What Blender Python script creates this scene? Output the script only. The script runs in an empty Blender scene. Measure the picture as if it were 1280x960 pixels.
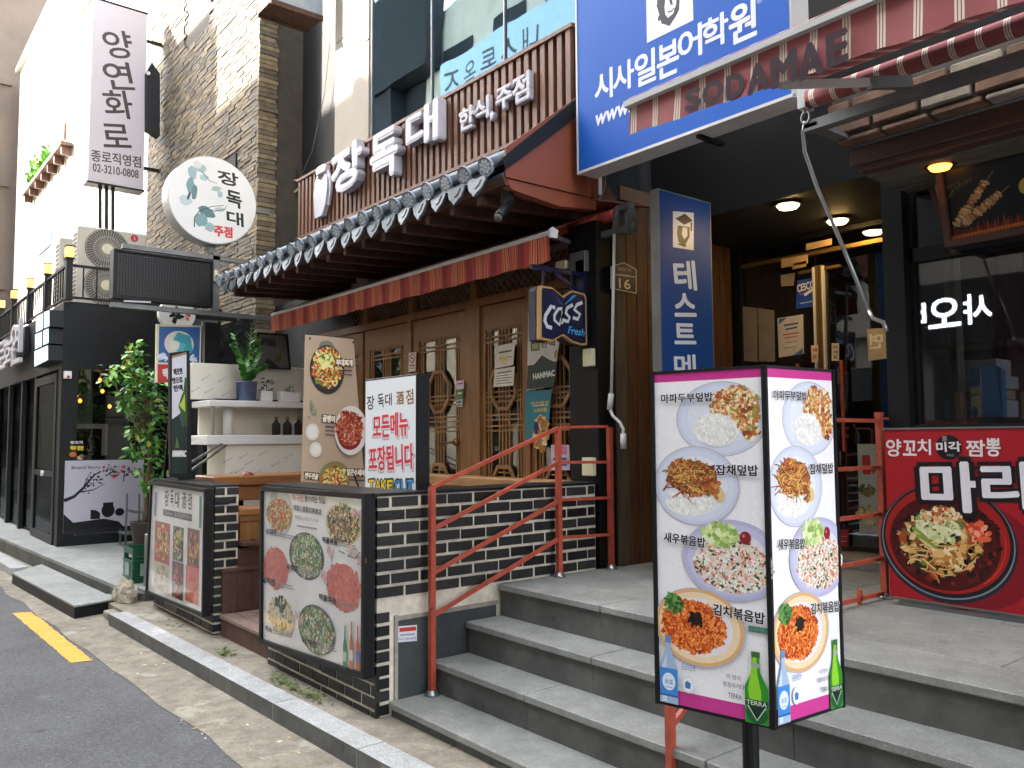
import bpy, bmesh, math, random
import numpy as np
from mathutils import Vector, Matrix
random.seed(7)
SC = bpy.context.scene
COL = SC.collection
# ---------------------------------------------------------------- camera, sky, sun, exposure
F_PX, PITCH, ROLL, YAW, CAM_Z = 1035.0, math.radians(3.81), -0.0062, math.radians(39.1), 1.6
fw = Vector((-math.cos(YAW)*math.cos(PITCH), math.sin(YAW)*math.cos(PITCH), math.sin(PITCH)))
_r0 = Vector((math.sin(YAW), math.cos(YAW), 0)); _u0 = _r0.cross(fw)
cR = _r0*math.cos(ROLL) + _u0*math.sin(ROLL); cU = _u0*math.cos(ROLL) - _r0*math.sin(ROLL)
CAM = Vector((0, 0, CAM_Z))
cam = bpy.data.cameras.new('camera'); cam.sensor_width = 36; cam.lens = 36*F_PX/1280
cam.clip_start = 0.05; cam.clip_end = 500
camo = bpy.data.objects.new('camera', cam); COL.objects.link(camo)
camo.matrix_world = Matrix((( cR.x, cU.x, -fw.x, CAM.x), (cR.y, cU.y, -fw.y, CAM.y), (cR.z, cU.z, -fw.z, CAM.z), (0, 0, 0, 1)))
SC.camera = camo
SUN_DIR = Vector((0.83, 1.0, -0.85)).normalized()          # travel direction of sunlight
sun = bpy.data.lights.new('sun', 'SUN'); sun.energy = 2.6; sun.angle = math.radians(0.5); sun.color = (1.0, 0.93, 0.80)
suno = bpy.data.objects.new('sun', sun); COL.objects.link(suno)
suno.rotation_euler = SUN_DIR.to_track_quat('-Z', 'Y').to_euler(); suno.location = (-10, -12, 20)
w = bpy.data.worlds.new('World'); SC.world = w; w.use_nodes = True
nt = w.node_tree; bg = nt.nodes['Background']; sky = nt.nodes.new('ShaderNodeTexSky')
sky.sky_type = 'NISHITA'; sky.sun_disc = False
sky.sun_elevation = math.asin(-SUN_DIR.z); sky.sun_rotation = math.atan2(-SUN_DIR.x, -SUN_DIR.y)
sky.air_density = 1.0; sky.dust_density = 2.5; sky.ozone_density = 1.0
hs = nt.nodes.new('ShaderNodeHueSaturation'); hs.inputs['Saturation'].default_value = .24
nt.links.new(sky.outputs[0], hs.inputs['Color']); nt.links.new(hs.outputs[0], bg.inputs[0]); bg.inputs[1].default_value = 0.15
SC.view_settings.view_transform = 'Standard'; SC.view_settings.look = 'None'
SC.view_settings.exposure = 3.7; SC.view_settings.gamma = 1.0
SC.render.engine = 'CYCLES'; SC.cycles.max_bounces = 6; SC.cycles.transparent_max_bounces = 12
SC.cycles.caustics_reflective = False; SC.cycles.caustics_refractive = False

# ---------------------------------------------------------------- helpers
def on(px, py, X=None, Y=None, Z=None, p0=None, n=None):
    d = fw*F_PX + cR*(px-640) - cU*(py-480)
    if X is not None: t = (X-CAM.x)/d.x
    elif Y is not None: t = (Y-CAM.y)/d.y
    elif Z is not None: t = (Z-CAM.z)/d.z
    else: t = (Vector(p0)-CAM).dot(n)/d.dot(n)
    return CAM + d*t
def lin(c):
    if isinstance(c, str):
        c = [int(c[i:i+2], 16)/255 for i in (0, 2, 4)]
        return tuple(v/12.92 if v <= .04045 else ((v+.055)/1.055)**2.4 for v in c)
    return tuple(c[:3])
def setin(b, k, v):
    if k in b.inputs: b.inputs[k].default_value = v
MATS = {}
def mat(name, col, rough=.6, metal=0, var=.15, scale=6, bump=0, bscale=40, spec=None, attr=False, emit=0, stretch=None, dirt=0, spots=0, flake=None, grain=None):
    """one procedural material: base colour (or the piece's own colour attribute) broken up by two noises, with fine relief"""
    if name in MATS: return MATS[name]
    m = bpy.data.materials.new(name); m.use_nodes = True; t = m.node_tree; b = t.nodes['Principled BSDF']
    N, L = t.nodes.new, t.links.new
    geo = N('ShaderNodeNewGeometry'); mp = N('ShaderNodeMapping'); L(geo.outputs['Position'], mp.inputs[0])
    if stretch: mp.inputs['Scale'].default_value = stretch
    c = lin(col)
    n1 = N('ShaderNodeTexNoise'); n1.inputs['Scale'].default_value = scale; n1.inputs['Detail'].default_value = 6; L(mp.outputs[0], n1.inputs[0])
    r = N('ShaderNodeMapRange'); r.inputs[1].default_value = .3; r.inputs[2].default_value = .7
    r.inputs[3].default_value = 1-var; r.inputs[4].default_value = 1+var; L(n1.outputs[0], r.inputs[0])
    mx = N('ShaderNodeVectorMath'); mx.operation = 'SCALE'
    if attr:
        at = N('ShaderNodeAttribute'); at.attribute_name = 'Col'; L(at.outputs['Color'], mx.inputs[0])
    else: mx.inputs[0].default_value = c
    L(r.outputs[0], mx.inputs['Scale']); out = mx.outputs[0]
    if dirt:
        n3 = N('ShaderNodeTexNoise'); n3.inputs['Scale'].default_value = 1.7; n3.inputs['Detail'].default_value = 9; n3.inputs['Roughness'].default_value = .7; L(geo.outputs['Position'], n3.inputs[0])
        r3 = N('ShaderNodeMapRange'); r3.inputs[1].default_value = .42; r3.inputs[2].default_value = .68; r3.inputs[3].default_value = 1; r3.inputs[4].default_value = 1-dirt; L(n3.outputs[0], r3.inputs[0])
        m3 = N('ShaderNodeVectorMath'); m3.operation = 'SCALE'; L(out, m3.inputs[0]); L(r3.outputs[0], m3.inputs['Scale']); out = m3.outputs[0]
    if grain:      # aggregate: small stones each with a tone of their own
        vg = N('ShaderNodeTexVoronoi'); vg.inputs['Scale'].default_value = grain[0]; L(geo.outputs['Position'], vg.inputs['Vector']); sx = N('ShaderNodeSeparateXYZ'); L(vg.outputs['Color'], sx.inputs[0])
        rg = N('ShaderNodeMapRange'); rg.inputs[3].default_value = 1-grain[1]; rg.inputs[4].default_value = 1+grain[1]; L(sx.outputs[0], rg.inputs[0])
        pg = N('ShaderNodeMath'); pg.operation = 'GREATER_THAN'; pg.inputs[1].default_value = .93; L(sx.outputs[1], pg.inputs[0])
        ag = N('ShaderNodeMath'); ag.operation = 'MULTIPLY_ADD'; ag.inputs[1].default_value = grain[1]*1.6; L(pg.outputs[0], ag.inputs[0]); L(rg.outputs[0], ag.inputs[2])
        mg = N('ShaderNodeVectorMath'); mg.operation = 'SCALE'; L(out, mg.inputs[0]); L(ag.outputs[0], mg.inputs['Scale']); out = mg.outputs[0]
    if spots:      # old gum, drips and chips with a shape of their own
        vo = N('ShaderNodeTexVoronoi'); vo.inputs['Scale'].default_value = 5.5; L(geo.outputs['Position'], vo.inputs['Vector'])
        n4 = N('ShaderNodeTexNoise'); n4.inputs['Scale'].default_value = 14; L(geo.outputs['Position'], n4.inputs[0])
        ad = N('ShaderNodeMath'); ad.operation = 'MULTIPLY_ADD'; ad.inputs[1].default_value = .22; L(n4.outputs[0], ad.inputs[0]); L(vo.outputs['Distance'], ad.inputs[2])
        r4 = N('ShaderNodeMapRange'); r4.inputs[1].default_value = .19; r4.inputs[2].default_value = .23; r4.inputs[3].default_value = 1-spots; r4.inputs[4].default_value = 1; L(ad.outputs[0], r4.inputs[0])
        n5 = N('ShaderNodeTexNoise'); n5.inputs['Scale'].default_value = 2.3; n5.inputs['Detail'].default_value = 10; n5.inputs['Roughness'].default_value = .75; L(geo.outputs['Position'], n5.inputs[0])
        r5 = N('ShaderNodeMapRange'); r5.inputs[1].default_value = .60; r5.inputs[2].default_value = .66; r5.inputs[3].default_value = 1; r5.inputs[4].default_value = 1+spots*.9; L(n5.outputs[0], r5.inputs[0])
        mm = N('ShaderNodeMath'); mm.operation = 'MULTIPLY'; L(r4.outputs[0], mm.inputs[0]); L(r5.outputs[0], mm.inputs[1])
        m4 = N('ShaderNodeVectorMath'); m4.operation = 'SCALE'; L(out, m4.inputs[0]); L(mm.outputs[0], m4.inputs['Scale']); out = m4.outputs[0]
    if flake:      # worn patches showing another colour
        n6 = N('ShaderNodeTexNoise'); n6.inputs['Scale'].default_value = flake[1]; n6.inputs['Detail'].default_value = 10; n6.inputs['Roughness'].default_value = .7; L(geo.outputs['Position'], n6.inputs[0])
        r6 = N('ShaderNodeMapRange'); r6.inputs[1].default_value = flake[2]; r6.inputs[2].default_value = flake[2]+.04; L(n6.outputs[0], r6.inputs[0])
        m6 = N('ShaderNodeMix'); m6.data_type = 'RGBA'; L(r6.outputs[0], m6.inputs[0]); L(out, m6.inputs[6]); m6.inputs[7].default_value = (*lin(flake[0]), 1); out = m6.outputs[2]
    L(out, b.inputs['Base Color']); b.inputs['Roughness'].default_value = rough; b.inputs['Metallic'].default_value = metal
    if spec is not None: setin(b, 'Specular IOR Level', spec)
    if bump:
        n2 = N('ShaderNodeTexNoise'); n2.inputs['Scale'].default_value = bscale; n2.inputs['Detail'].default_value = 5; L(mp.outputs[0], n2.inputs[0])
        bp = N('ShaderNodeBump'); bp.inputs['Strength'].default_value = bump; bp.inputs['Distance'].default_value = .01
        L(n2.outputs[0], bp.inputs['Height']); L(bp.outputs[0], b.inputs['Normal'])
    if emit:
        setin(b, 'Emission Color', (*c, 1)); setin(b, 'Emission Strength', emit)
        if attr: L(at.outputs['Color'], b.inputs['Emission Color'])
    MATS[name] = m; return m
def glass(name, tint, refl, rough=.01, f=1.0):
    m = bpy.data.materials.new(name); m.use_nodes = True; t = m.node_tree; t.nodes.clear(); N, L = t.nodes.new, t.links.new
    o = N('ShaderNodeOutputMaterial'); tr = N('ShaderNodeBsdfTransparent'); tr.inputs[0].default_value = (*tint, 1)
    g = N('ShaderNodeBsdfGlossy'); g.inputs['Roughness'].default_value = rough; g.inputs[0].default_value = (.52, .74, .90, 1) if name == 'window_glass' else (.92, .96, 1, 1)
    lay = N('ShaderNodeLayerWeight'); lay.inputs[0].default_value = .5
    pw = N('ShaderNodeMath'); pw.operation = 'POWER'; pw.inputs[1].default_value = 5; L(lay.outputs['Facing'], pw.inputs[0])
    lw = N('ShaderNodeMath'); lw.operation = 'MULTIPLY_ADD'; lw.inputs[1].default_value = .96; lw.inputs[2].default_value = .04; L(pw.outputs[0], lw.inputs[0])
    a = N('ShaderNodeMath'); a.operation = 'MULTIPLY_ADD'; a.inputs[1].default_value = f; a.inputs[2].default_value = refl; a.use_clamp = True; L(lw.outputs[0], a.inputs[0])
    mx = N('ShaderNodeMixShader'); L(a.outputs[0], mx.inputs[0]); L(tr.outputs[0], mx.inputs[1]); L(g.outputs[0], mx.inputs[2])
    geo = N('ShaderNodeNewGeometry'); nz = N('ShaderNodeTexNoise'); nz.inputs['Scale'].default_value = .8; L(geo.outputs['Position'], nz.inputs[0])
    bp = N('ShaderNodeBump'); bp.inputs['Strength'].default_value = .06; bp.inputs['Distance'].default_value = .05; L(nz.outputs[0], bp.inputs['Height']); L(bp.outputs[0], g.inputs['Normal'])
    L(mx.outputs[0], o.inputs[0]); MATS[name] = m; return m

ORG = {}
def thing(name, label, cat, loc=(0, 0, 0), group=None, kind=None):
    o = bpy.data.objects.new(name, None); COL.objects.link(o); o.location = loc; o.empty_display_size = .1
    o['label'] = label; o['category'] = cat
    if group: o['group'] = group
    if kind: o['kind'] = kind
    ORG[o.name] = Vector(loc); return o
def tag(o, label, cat, group=None):
    o['label'] = label; o['category'] = cat
    if group: o['group'] = group
    return o
def mk(name, verts, faces, m, parent=None, kind=None, cols=None, smooth=False, center=True):
    org = ORG[parent.name] if parent is not None else None
    vs = [Vector(v) for v in verts]
    if org is None:
        mn = Vector((min(v.x for v in vs), min(v.y for v in vs), min(v.z for v in vs))); mxx = Vector((max(v.x for v in vs), max(v.y for v in vs), max(v.z for v in vs)))
        org = Vector(((mn.x+mxx.x)/2, (mn.y+mxx.y)/2, mn.z))
    me = bpy.data.meshes.new(name); me.from_pydata([tuple(v-org) for v in vs], [], faces)
    ms = m if isinstance(m, (list, tuple)) else [m]
    for q in ms: me.materials.append(MATS[q] if isinstance(q, str) else q)
    if cols is not None:
        a = me.color_attributes.new('Col', 'FLOAT_COLOR', 'CORNER')
        buf = []
        for p, c in zip(me.polygons, cols):
            for _ in range(p.loop_total): buf.extend((c[0], c[1], c[2], 1.0))
        a.data.foreach_set('color', buf)
    if smooth: me.polygons.foreach_set('use_smooth', [True]*len(me.polygons))
    me.update()
    o = bpy.data.objects.new(name, me); COL.objects.link(o)
    if parent is not None: o.parent = parent; ORG[o.name] = org
    else: o.location = org; ORG[o.name] = org
    if kind: o['kind'] = kind
    return o
class B:
    """collects solids in world coordinates, then links them as ONE mesh"""
    def __init__(s): s.v = []; s.f = []; s.c = []; s.col = (1, 1, 1)
    def add(s, vs, fs):
        k = len(s.v); s.v += [tuple(v) for v in vs]; s.f += [tuple(i+k for i in f) for f in fs]; s.c += [s.col]*len(fs)
    def box(s, x0, x1, y0, y1, z0, z1):
        x0, x1 = sorted((x0, x1)); y0, y1 = sorted((y0, y1)); z0, z1 = sorted((z0, z1))
        s.add([(x0, y0, z0), (x1, y0, z0), (x1, y1, z0), (x0, y1, z0), (x0, y0, z1), (x1, y0, z1), (x1, y1, z1), (x0, y1, z1)],
              [(0, 3, 2, 1), (4, 5, 6, 7), (0, 1, 5, 4), (1, 2, 6, 5), (2, 3, 7, 6), (3, 0, 4, 7)]); return s
    def bev(s, x0, x1, y0, y1, z0, z1, b=.006):
        x0, x1 = sorted((x0, x1)); y0, y1 = sorted((y0, y1)); z0, z1 = sorted((z0, z1))
        bm = bmesh.new(); bmesh.ops.create_cube(bm, size=1)
        for v in bm.verts: v.co = ((x0+x1)/2+v.co.x*(x1-x0), (y0+y1)/2+v.co.y*(y1-y0), (z0+z1)/2+v.co.z*(z1-z0))
        bmesh.ops.bevel(bm, geom=bm.edges[:], offset=b, segments=1, affect='EDGES')
        s.bm(bm); return s
    def bm(s, bm):
        bm.verts.index_update(); s.add([v.co.copy() for v in bm.verts], [[v.index for v in f.verts] for f in bm.faces]); bm.free()
    def obox(s, p, u, v, n, w, h, d):
        """box from corner p, w along u, h along v, d along n"""
        p, u, v, n = Vector(p), Vector(u), Vector(v), Vector(n)
        q = [p, p+u*w, p+u*w+v*h, p+v*h]; q += [a+n*d for a in q]
        s.add(q, [(0, 3, 2, 1), (4, 5, 6, 7), (0, 1, 5, 4), (1, 2, 6, 5), (2, 3, 7, 6), (3, 0, 4, 7)]); return s
    def bar(s, a, b, w=.03, h=None, up=(0, 0, 1)):
        a, b = Vector(a), Vector(b); h = h or w; d = (b-a); L = d.length; d.normalize()
        x = d.cross(Vector(up))
        if x.length < 1e-4: x = d.cross(Vector((1, 0, 0)))
        x.normalize(); y = x.cross(d)
        s.obox(a-x*w/2-y*h/2, x, y, d, w, h, L); return s
    def tube(s, pts, r, n=10, cap=True, rs=None):
        pts = [Vector(p) for p in pts]; k = len(s.v); rings = []
        ref = None
        for i, p in enumerate(pts):
            d = (pts[min(i+1, len(pts)-1)]-pts[max(i-1, 0)]).normalized()
            if ref is None:
                ref = d.cross(Vector((0, 0, 1)))
                if ref.length < .1: ref = d.cross(Vector((1, 0, 0)))
            x = (ref - d*ref.dot(d)).normalized(); y = d.cross(x); ref = x; rr = rs[i] if rs else r
            rings.append([p+x*rr*math.cos(2*math.pi*j/n)+y*rr*math.sin(2*math.pi*j/n) for j in range(n)])
        vs = [q for g in rings for q in g]; fs = []
        for i in range(len(pts)-1):
            for j in range(n): a = i*n+j; b = i*n+(j+1) % n; fs.append((a, b, b+n, a+n))
        if cap: fs.append(tuple(range(n))[::-1]); fs.append(tuple((len(pts)-1)*n+j for j in range(n)))
        s.add(vs, fs); return s
    def prism(s, poly, n, d):
        """planar 3-D outline pushed d along n"""
        poly = [Vector(p) for p in poly]; n = Vector(n); k = len(poly)
        s.add(poly+[p+n*d for p in poly], [tuple(range(k)), tuple(range(2*k-1, k-1, -1))]+[(i, i+k, (i+1) % k+k, (i+1) % k) for i in range(k)]); return s
    def lathe(s, cx, cy, prof, n=20):
        k = len(prof); vs = [(cx+r*math.cos(2*math.pi*j/n), cy+r*math.sin(2*math.pi*j/n), z) for r, z in prof for j in range(n)]
        fs = [(i*n+j, i*n+(j+1) % n, (i+1)*n+(j+1) % n, (i+1)*n+j) for i in range(k-1) for j in range(n)]
        s.add(vs, fs); return s
    def sheet(s, vs): s.add(vs, [tuple(range(len(vs)))]); return s
    def build(s, name, m, parent=None, kind=None, smooth=False, attr=False):
        return mk(name, s.v, s.f, m, parent, kind, s.c if attr else None, smooth)
def structure(o, label=None):
    o['kind'] = 'structure'; return o

# text and flat print -------------------------------------------------------
_T = {}
def glyphs(text, bold=0, depth=0, res=3):
    key = (text, bold, depth)
    if key in _T: return _T[key]
    c = bpy.data.curves.new('lettering', 'FONT'); c.body = text; c.resolution_u = res; c.offset = bold; c.extrude = depth; c.fill_mode = 'FRONT' if not depth else 'BOTH'
    o = bpy.data.objects.new('lettering', c); COL.objects.link(o); bpy.context.view_layer.update()
    me = bpy.data.meshes.new_from_object(o.evaluated_get(bpy.context.evaluated_depsgraph_get()))
    v = np.array([tuple(q.co) for q in me.vertices]); f = [tuple(p.vertices) for p in me.polygons]
    bpy.data.objects.remove(o); bpy.data.curves.remove(c); bpy.data.meshes.remove(me)
    mn, mx = v[:, :2].min(0), v[:, :2].max(0); v[:, :2] -= mn
    _T[key] = (v, f, mx-mn); return _T[key]
class Print:
    """flat print: coloured shapes laid on a real board, in the board's own metres"""
    def __init__(s, p0, u, v=(0, 0, 1), off=.0015):
        s.p0 = Vector(p0); s.u = Vector(u).normalized(); s.v = Vector(v).normalized(); s.n = s.u.cross(s.v).normalized()
        s.vs = []; s.fs = []; s.cs = []; s.off = off; s.cyc = None
    def uv(s, px, py):
        p = on(px, py, p0=s.p0, n=s.n)-s.p0; return Vector((p.dot(s.u), p.dot(s.v)))
    def add(s, pts, faces, col):
        if s.cyc is not None: o = s.off+(s.cyc % 24)*1.2e-5; s.cyc += 1
        else: s.off += 2e-5; o = s.off
        k = len(s.vs); c = lin(col)
        s.vs += [s.p0+s.u*p[0]+s.v*p[1]+s.n*o for p in pts]; s.fs += [tuple(i+k for i in f) for f in faces]; s.cs += [c]*len(faces)
    def poly(s, pts, col): s.add(pts, [tuple(range(len(pts)))], col)
    def rect(s, x0, y0, x1, y1, col): s.poly([(x0, y0), (x1, y0), (x1, y1), (x0, y1)], col)
    def quad(s, pxs, col): s.poly([s.uv(*p) for p in pxs], col)
    def ell(s, cx, cy, rx, ry, col, rot=0, n=32, a0=0, a1=2*math.pi, jit=0):
        c, q = math.cos(rot), math.sin(rot); P = []
        for i in range(n):
            a = a0+(a1-a0)*i/(n if a1-a0 > 6.2 else n-1); r = 1+random.uniform(-jit, jit)
            x, y = rx*math.cos(a)*r, ry*math.sin(a)*r; P.append((cx+x*c-y*q, cy+x*q+y*c))
        s.poly(P, col)
    def line(s, pts, w, col, w2=None):
        pts = [Vector(p[:2]) for p in pts]; k = len(pts); vs = []; fs = []
        for i, p in enumerate(pts):
            d = (pts[min(i+1, k-1)]-pts[max(i-1, 0)]); d = d.normalized() if d.length > 0 else Vector((1, 0)); nn = Vector((-d.y, d.x))
            ww = (w+((w2-w)*i/(k-1) if w2 is not None else 0))/2; vs += [p+nn*ww, p-nn*ww]
        for i in range(k-1): fs.append((2*i, 2*i+1, 2*i+3, 2*i+2))
        s.add(vs, fs, col)
    def text(s, t, x, y, w, h, col, bold=0.0, rot=0, shear=0, mirror=False, curve=None):
        v, f, sz = glyphs(t, 0); e = bold*h/max(sz[1], .01)
        if e > .0006:
            for k in range(6): s.text(t, x+e*math.cos(k*1.047), y+e*math.sin(k*1.047), w, h, col, 0, rot, shear, mirror)
            bold = 0
        bold = 0
        v, f, sz = glyphs(t, bold); c, q = math.cos(rot), math.sin(rot); P = []
        for a in v:
            X = a[0]/sz[0]*w; Y = a[1]/sz[1]*h; X += shear*Y
            if mirror: X = w-X
            P.append((x+X*c-Y*q, y+X*q+Y*c))
        s.add(P, f, col)
    def tpx(s, t, pL, pR, hpx, col, bold=0.0, **k):
        """text whose mid-line runs between two points of the board and whose height is given at its middle"""
        a, b = s.uv(*pL), s.uv(*pR); mx, my = (pL[0]+pR[0])/2, (pL[1]+pR[1])/2
        h = (s.uv(mx, my-hpx/2)-s.uv(mx, my+hpx/2)).length; d = b-a; r = math.atan2(d.y, d.x); nn = Vector((-d.y, d.x)).normalized()
        o = a-nn*h/2; s.text(t, o.x, o.y, d.length, h, col, bold, rot=r, **k)
    def chunks(s, cx, cy, rx, ry, cols, n, size, rot=0, asp=1.6, sides=5, a0=0, a1=2*math.pi, rmin=0):
        c, q = math.cos(rot), math.sin(rot); s.cyc = 0
        for i in range(n):
            r = math.sqrt(random.uniform(rmin*rmin, 1)); a = random.uniform(a0, a1); x, y = rx*r*math.cos(a), ry*r*math.sin(a)
            z = size*random.uniform(.55, 1.3)
            s.ell(cx+x*c-y*q, cy+x*q+y*c, z*random.uniform(1, asp)/2, z/2, random.choice(cols), random.uniform(0, 3.1), sides, jit=.25)
        s.cyc = None; s.off += 3e-4
    def noodles(s, cx, cy, rx, ry, cols, n, w, L):
        s.cyc = 0
        for i in range(n):
            r = math.sqrt(random.random())*.85; a = random.uniform(0, 6.28); x, y = cx+rx*r*math.cos(a), cy+ry*r*math.sin(a); t = random.uniform(0, 6.28); k = random.uniform(-25, 25); P = []
            for j in range(6): P.append((x, y)); x += L/5*math.cos(t); y += L/5*math.sin(t)*ry/rx; t += k*L/5
            s.line(P, w, random.choice(cols))
        s.cyc = None; s.off += 3e-4
    def build(s, name, parent, m='print_ink'):
        return mk(name, s.vs, s.fs, m, parent, None, s.cs)
def letter(text, p0, u, v, w, h, depth, m, parent, name='letter', bold=.03, rot=0, label=None, side=None, shear=0):
    """raised lettering w x h standing depth proud of p0's plane"""
    p0, u, v = Vector(p0), Vector(u).normalized(), Vector(v).normalized(); n = u.cross(v); c, q = math.cos(rot), math.sin(rot)
    b0 = 0; e = bold*.8
    vv, f, sz = glyphs(text, b0, .1); zmin, zmax = vv[:, 2].min(), vv[:, 2].max(); P = []; F = []
    em = h/sz[1]; sh = [(0, 0)]+([(e*em*math.cos(k*math.pi/4), e*em*math.sin(k*math.pi/4)) for k in range(8)] if e else [])
    w -= 2*e*em; h -= 2*e*em
    for j, (sx, sy) in enumerate(sh):
        k0 = len(P)
        for a in vv:
            X = a[0]/sz[0]*w+sx+e*em; Y = a[1]/sz[1]*h+sy+e*em; X += shear*Y; P.append(p0+u*(X*c-Y*q)+v*(X*q+Y*c)+n*((a[2]-zmin)/(zmax-zmin)*(depth-.0006*j)))
        F += [tuple(i+k0 for i in g) for g in f]
    return mk(name, P, F, m, parent)

# ---------------------------------------------------------------- materials
mat('print_ink', (1, 1, 1), .38, var=.05, scale=130, attr=True, spec=.35)
mat('film_ink', (1, 1, 1), .15, var=.12, scale=2.5, attr=True, spec=.6)
mat('painted', (1, 1, 1), .55, var=.12, scale=9, attr=True, bump=.1)
mat('lit_panel', (1, 1, 1), .4, attr=True, var=.02, emit=.06)
mat('asphalt', '606061', .9, var=.22, scale=130, bump=.7, bscale=220, dirt=.25, spots=.3, flake=('3f3f41', 1.3, .64), grain=(95, .24))
mat('concrete', '8d8576', .9, var=.24, scale=9, bump=.5, bscale=90, dirt=.35, spots=.25, grain=(90, .12), flake=('a19a8c', 2.1, .6))
mat('kerb_stone', 'a8a9a7', .85, var=.12, scale=12, bump=.3, bscale=200, dirt=.28, spots=.2, grain=(150, .2))
mat('granite', '8f918d', .62, var=.12, scale=9, bump=.15, bscale=250, dirt=.3, spots=.22, grain=(170, .14))
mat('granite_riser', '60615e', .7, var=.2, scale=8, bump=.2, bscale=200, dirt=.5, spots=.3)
mat('granite_dark', '3e4446', .55, var=.2, scale=6, bump=.1, dirt=.3)
mat('granite_light', '9a9080', .7, var=.08, scale=60, bump=.1, dirt=.1)
mat('yellow_paint', 'e8a83f', .75, var=.1, scale=30, bump=.3, bscale=200, dirt=.15, flake=('55534c', 26, .60))
mat('mortar', 'e2dac8', .85, var=.14, scale=20, bump=.3, dirt=.4)
mat('mortar_old', '9c978c', .9, var=.2, scale=20, bump=.3, dirt=.3)
mat('black_brick', '1b1c1e', .45, var=.4, scale=12, bump=.3, bscale=60, dirt=.2, flake=('4c4a46', 30, .67))
mat('black_brick_dull', '222224', .6, var=.35, scale=18, bump=.3, bscale=60, flake=('4c4a46', 24, .66))
mat('black_brick_deep', '141517', .35, var=.35, scale=12, bump=.3, bscale=60)
mat('black_paint', '131416', .5, var=.2, scale=5, bump=.05, spec=.28)
mat('black_matte', '191b1d', .75, var=.2, scale=4, dirt=.2)
mat('deep_black', '0e0f11', .7, var=.25, scale=3, dirt=.2)
mat('near_black', (.008, .008, .009), .8, var=.2)
mat('red_paint', 'b2503b', .42, var=.18, scale=24, bump=.12, dirt=.25, flake=('4a2a20', 11, .635))
mat('white_metal', 'c9c9c7', .45, var=.06, dirt=.12)
mat('white_paint', 'd9d8d4', .5, var=.04)
mat('cream_plastic', 'd8cfae', .5, var=.06)
mat('cream_wall', 'e6dcc8', .85, var=.05, scale=2, dirt=.1)
mat('steel', 'a5a6a6', .3, metal=.9, var=.1)
mat('grey_metal', '77797a', .45, metal=.4, var=.15, dirt=.25)
mat('brass', '8c7038', .45, metal=.7, var=.1)
mat('brass_dull', '6e5630', .5, metal=.3, var=.1)
mat('door_wood', '8a6036', .42, var=.22, scale=5, stretch=(6, 6, .7), bump=.12, bscale=30)
mat('lattice_wood', '9c7448', .5, var=.2, scale=8)
mat('dark_lattice', '7d6446', .6, var=.2, scale=8)
mat('plank_brown', '593d29', .5, var=.4, scale=3.5, stretch=(7, 7, .8), bump=.2, bscale=20)
mat('plank_grey', '5b4f43', .6, var=.35, scale=3.5, stretch=(7, 7, .8), bump=.2, bscale=20)
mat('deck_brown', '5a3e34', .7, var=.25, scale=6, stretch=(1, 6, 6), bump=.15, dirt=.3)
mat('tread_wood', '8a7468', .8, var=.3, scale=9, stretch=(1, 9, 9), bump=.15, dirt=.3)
mat('table_wood', '8c5d34', .45, var=.25, scale=5, stretch=(4, .7, 4), bump=.1)
mat('slat_wood', '6f4a38', .55, var=.3, scale=4, stretch=(8, 8, .8), bump=.2, bscale=20)
mat('slat_back', '2a1814', .8, var=.2)
mat('rust_panel', '7d4029', .5, var=.1, scale=3, dirt=.1)
mat('wood_beam', '4e3226', .6, var=.35, scale=4, stretch=(.8, 6, 6), bump=.2)
mat('roof_tile', '566068', .45, var=.22, scale=14, bump=.15, dirt=.2)
mat('tile_face', '87929b', .55, var=.25, scale=20, dirt=.35)
mat('flower_white', 'c8d0d6', .55, var=.2, dirt=.3)
mat('letter_white', 'c2bfc6', .45, var=.10, scale=3, dirt=.22)
mat('blue_face', '1a58b4', .5, var=.05, scale=1.5, spec=.2)
mat('navy', '123c78', .5, var=.06, scale=2, spec=.25)
mat('navy_dark', '10183a', .3, var=.08)
mat('gold_trim', 'b08a52', .4, var=.08)
mat('sign_white', 'eae8e6', .35, var=.03, scale=2)
mat('leaf_bright', '5f9a35', .45, var=.3, scale=12)
mat('leaf_dark', '2f5a27', .4, var=.35, scale=10)
mat('bark', '6f5d4a', .8, var=.25)
mat('pot_blue', '5b6a8f', .35, var=.05)
mat('pot_brown', '3a2d27', .5, var=.15)
mat('soil', '3a2c20', .95, var=.4, scale=40)
mat('crate_green', '145038', .4, var=.1)
mat('film_cream', 'e3dccb', .35, var=.03)
mat('ac_beige', 'bdb6a8', .5, var=.06, dirt=.15)
mat('ac_dark', '55524b', .6, var=.2)
mat('brick_col', (1, 1, 1), .85, var=.28, scale=18, attr=True, bump=.5, bscale=60)
mat('brick_mortar', '4b453e', .9, var=.2)
mat('tower_brown', '6e6259', .85, var=.1, scale=1, dirt=.12)
mat('facade_white', 'ece7dc', .8, var=.02, scale=1)
mat('interior', '2b2622', .8, var=.3, scale=2)
mat('interior_brown', '6e5540', .7, var=.3, scale=3)
mat('warm_lamp', (1.0, .62, .22), emit=7.5)
mat('orange_lamp', (1.0, .36, .05), emit=.55)
mat('lantern', (1.0, .55, .14), emit=.12)
mat('leaf_litter', '5d6b35', .8, var=.4, scale=30)
mat('rubble', 'aaa08c', .95, var=.3, scale=14, bump=.8, bscale=30, dirt=.35)
mat('opp_wall', '8f8a82', .85, var=.1, scale=1)
mat('opp_dark', '2c2f33', .6, var=.2)
glass('window_glass', (.16, .21, .24), .26, f=.9)
glass('door_glass', (.5, .53, .53), .06, f=1.1)
glass('shop_glass', (.68, .68, .68), .04, f=.7)
glass('front_glass', (.3, .34, .34), .015, rough=.04, f=.18)
glass('case_glass', (1, 1, 1), .01, f=.5)
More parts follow.
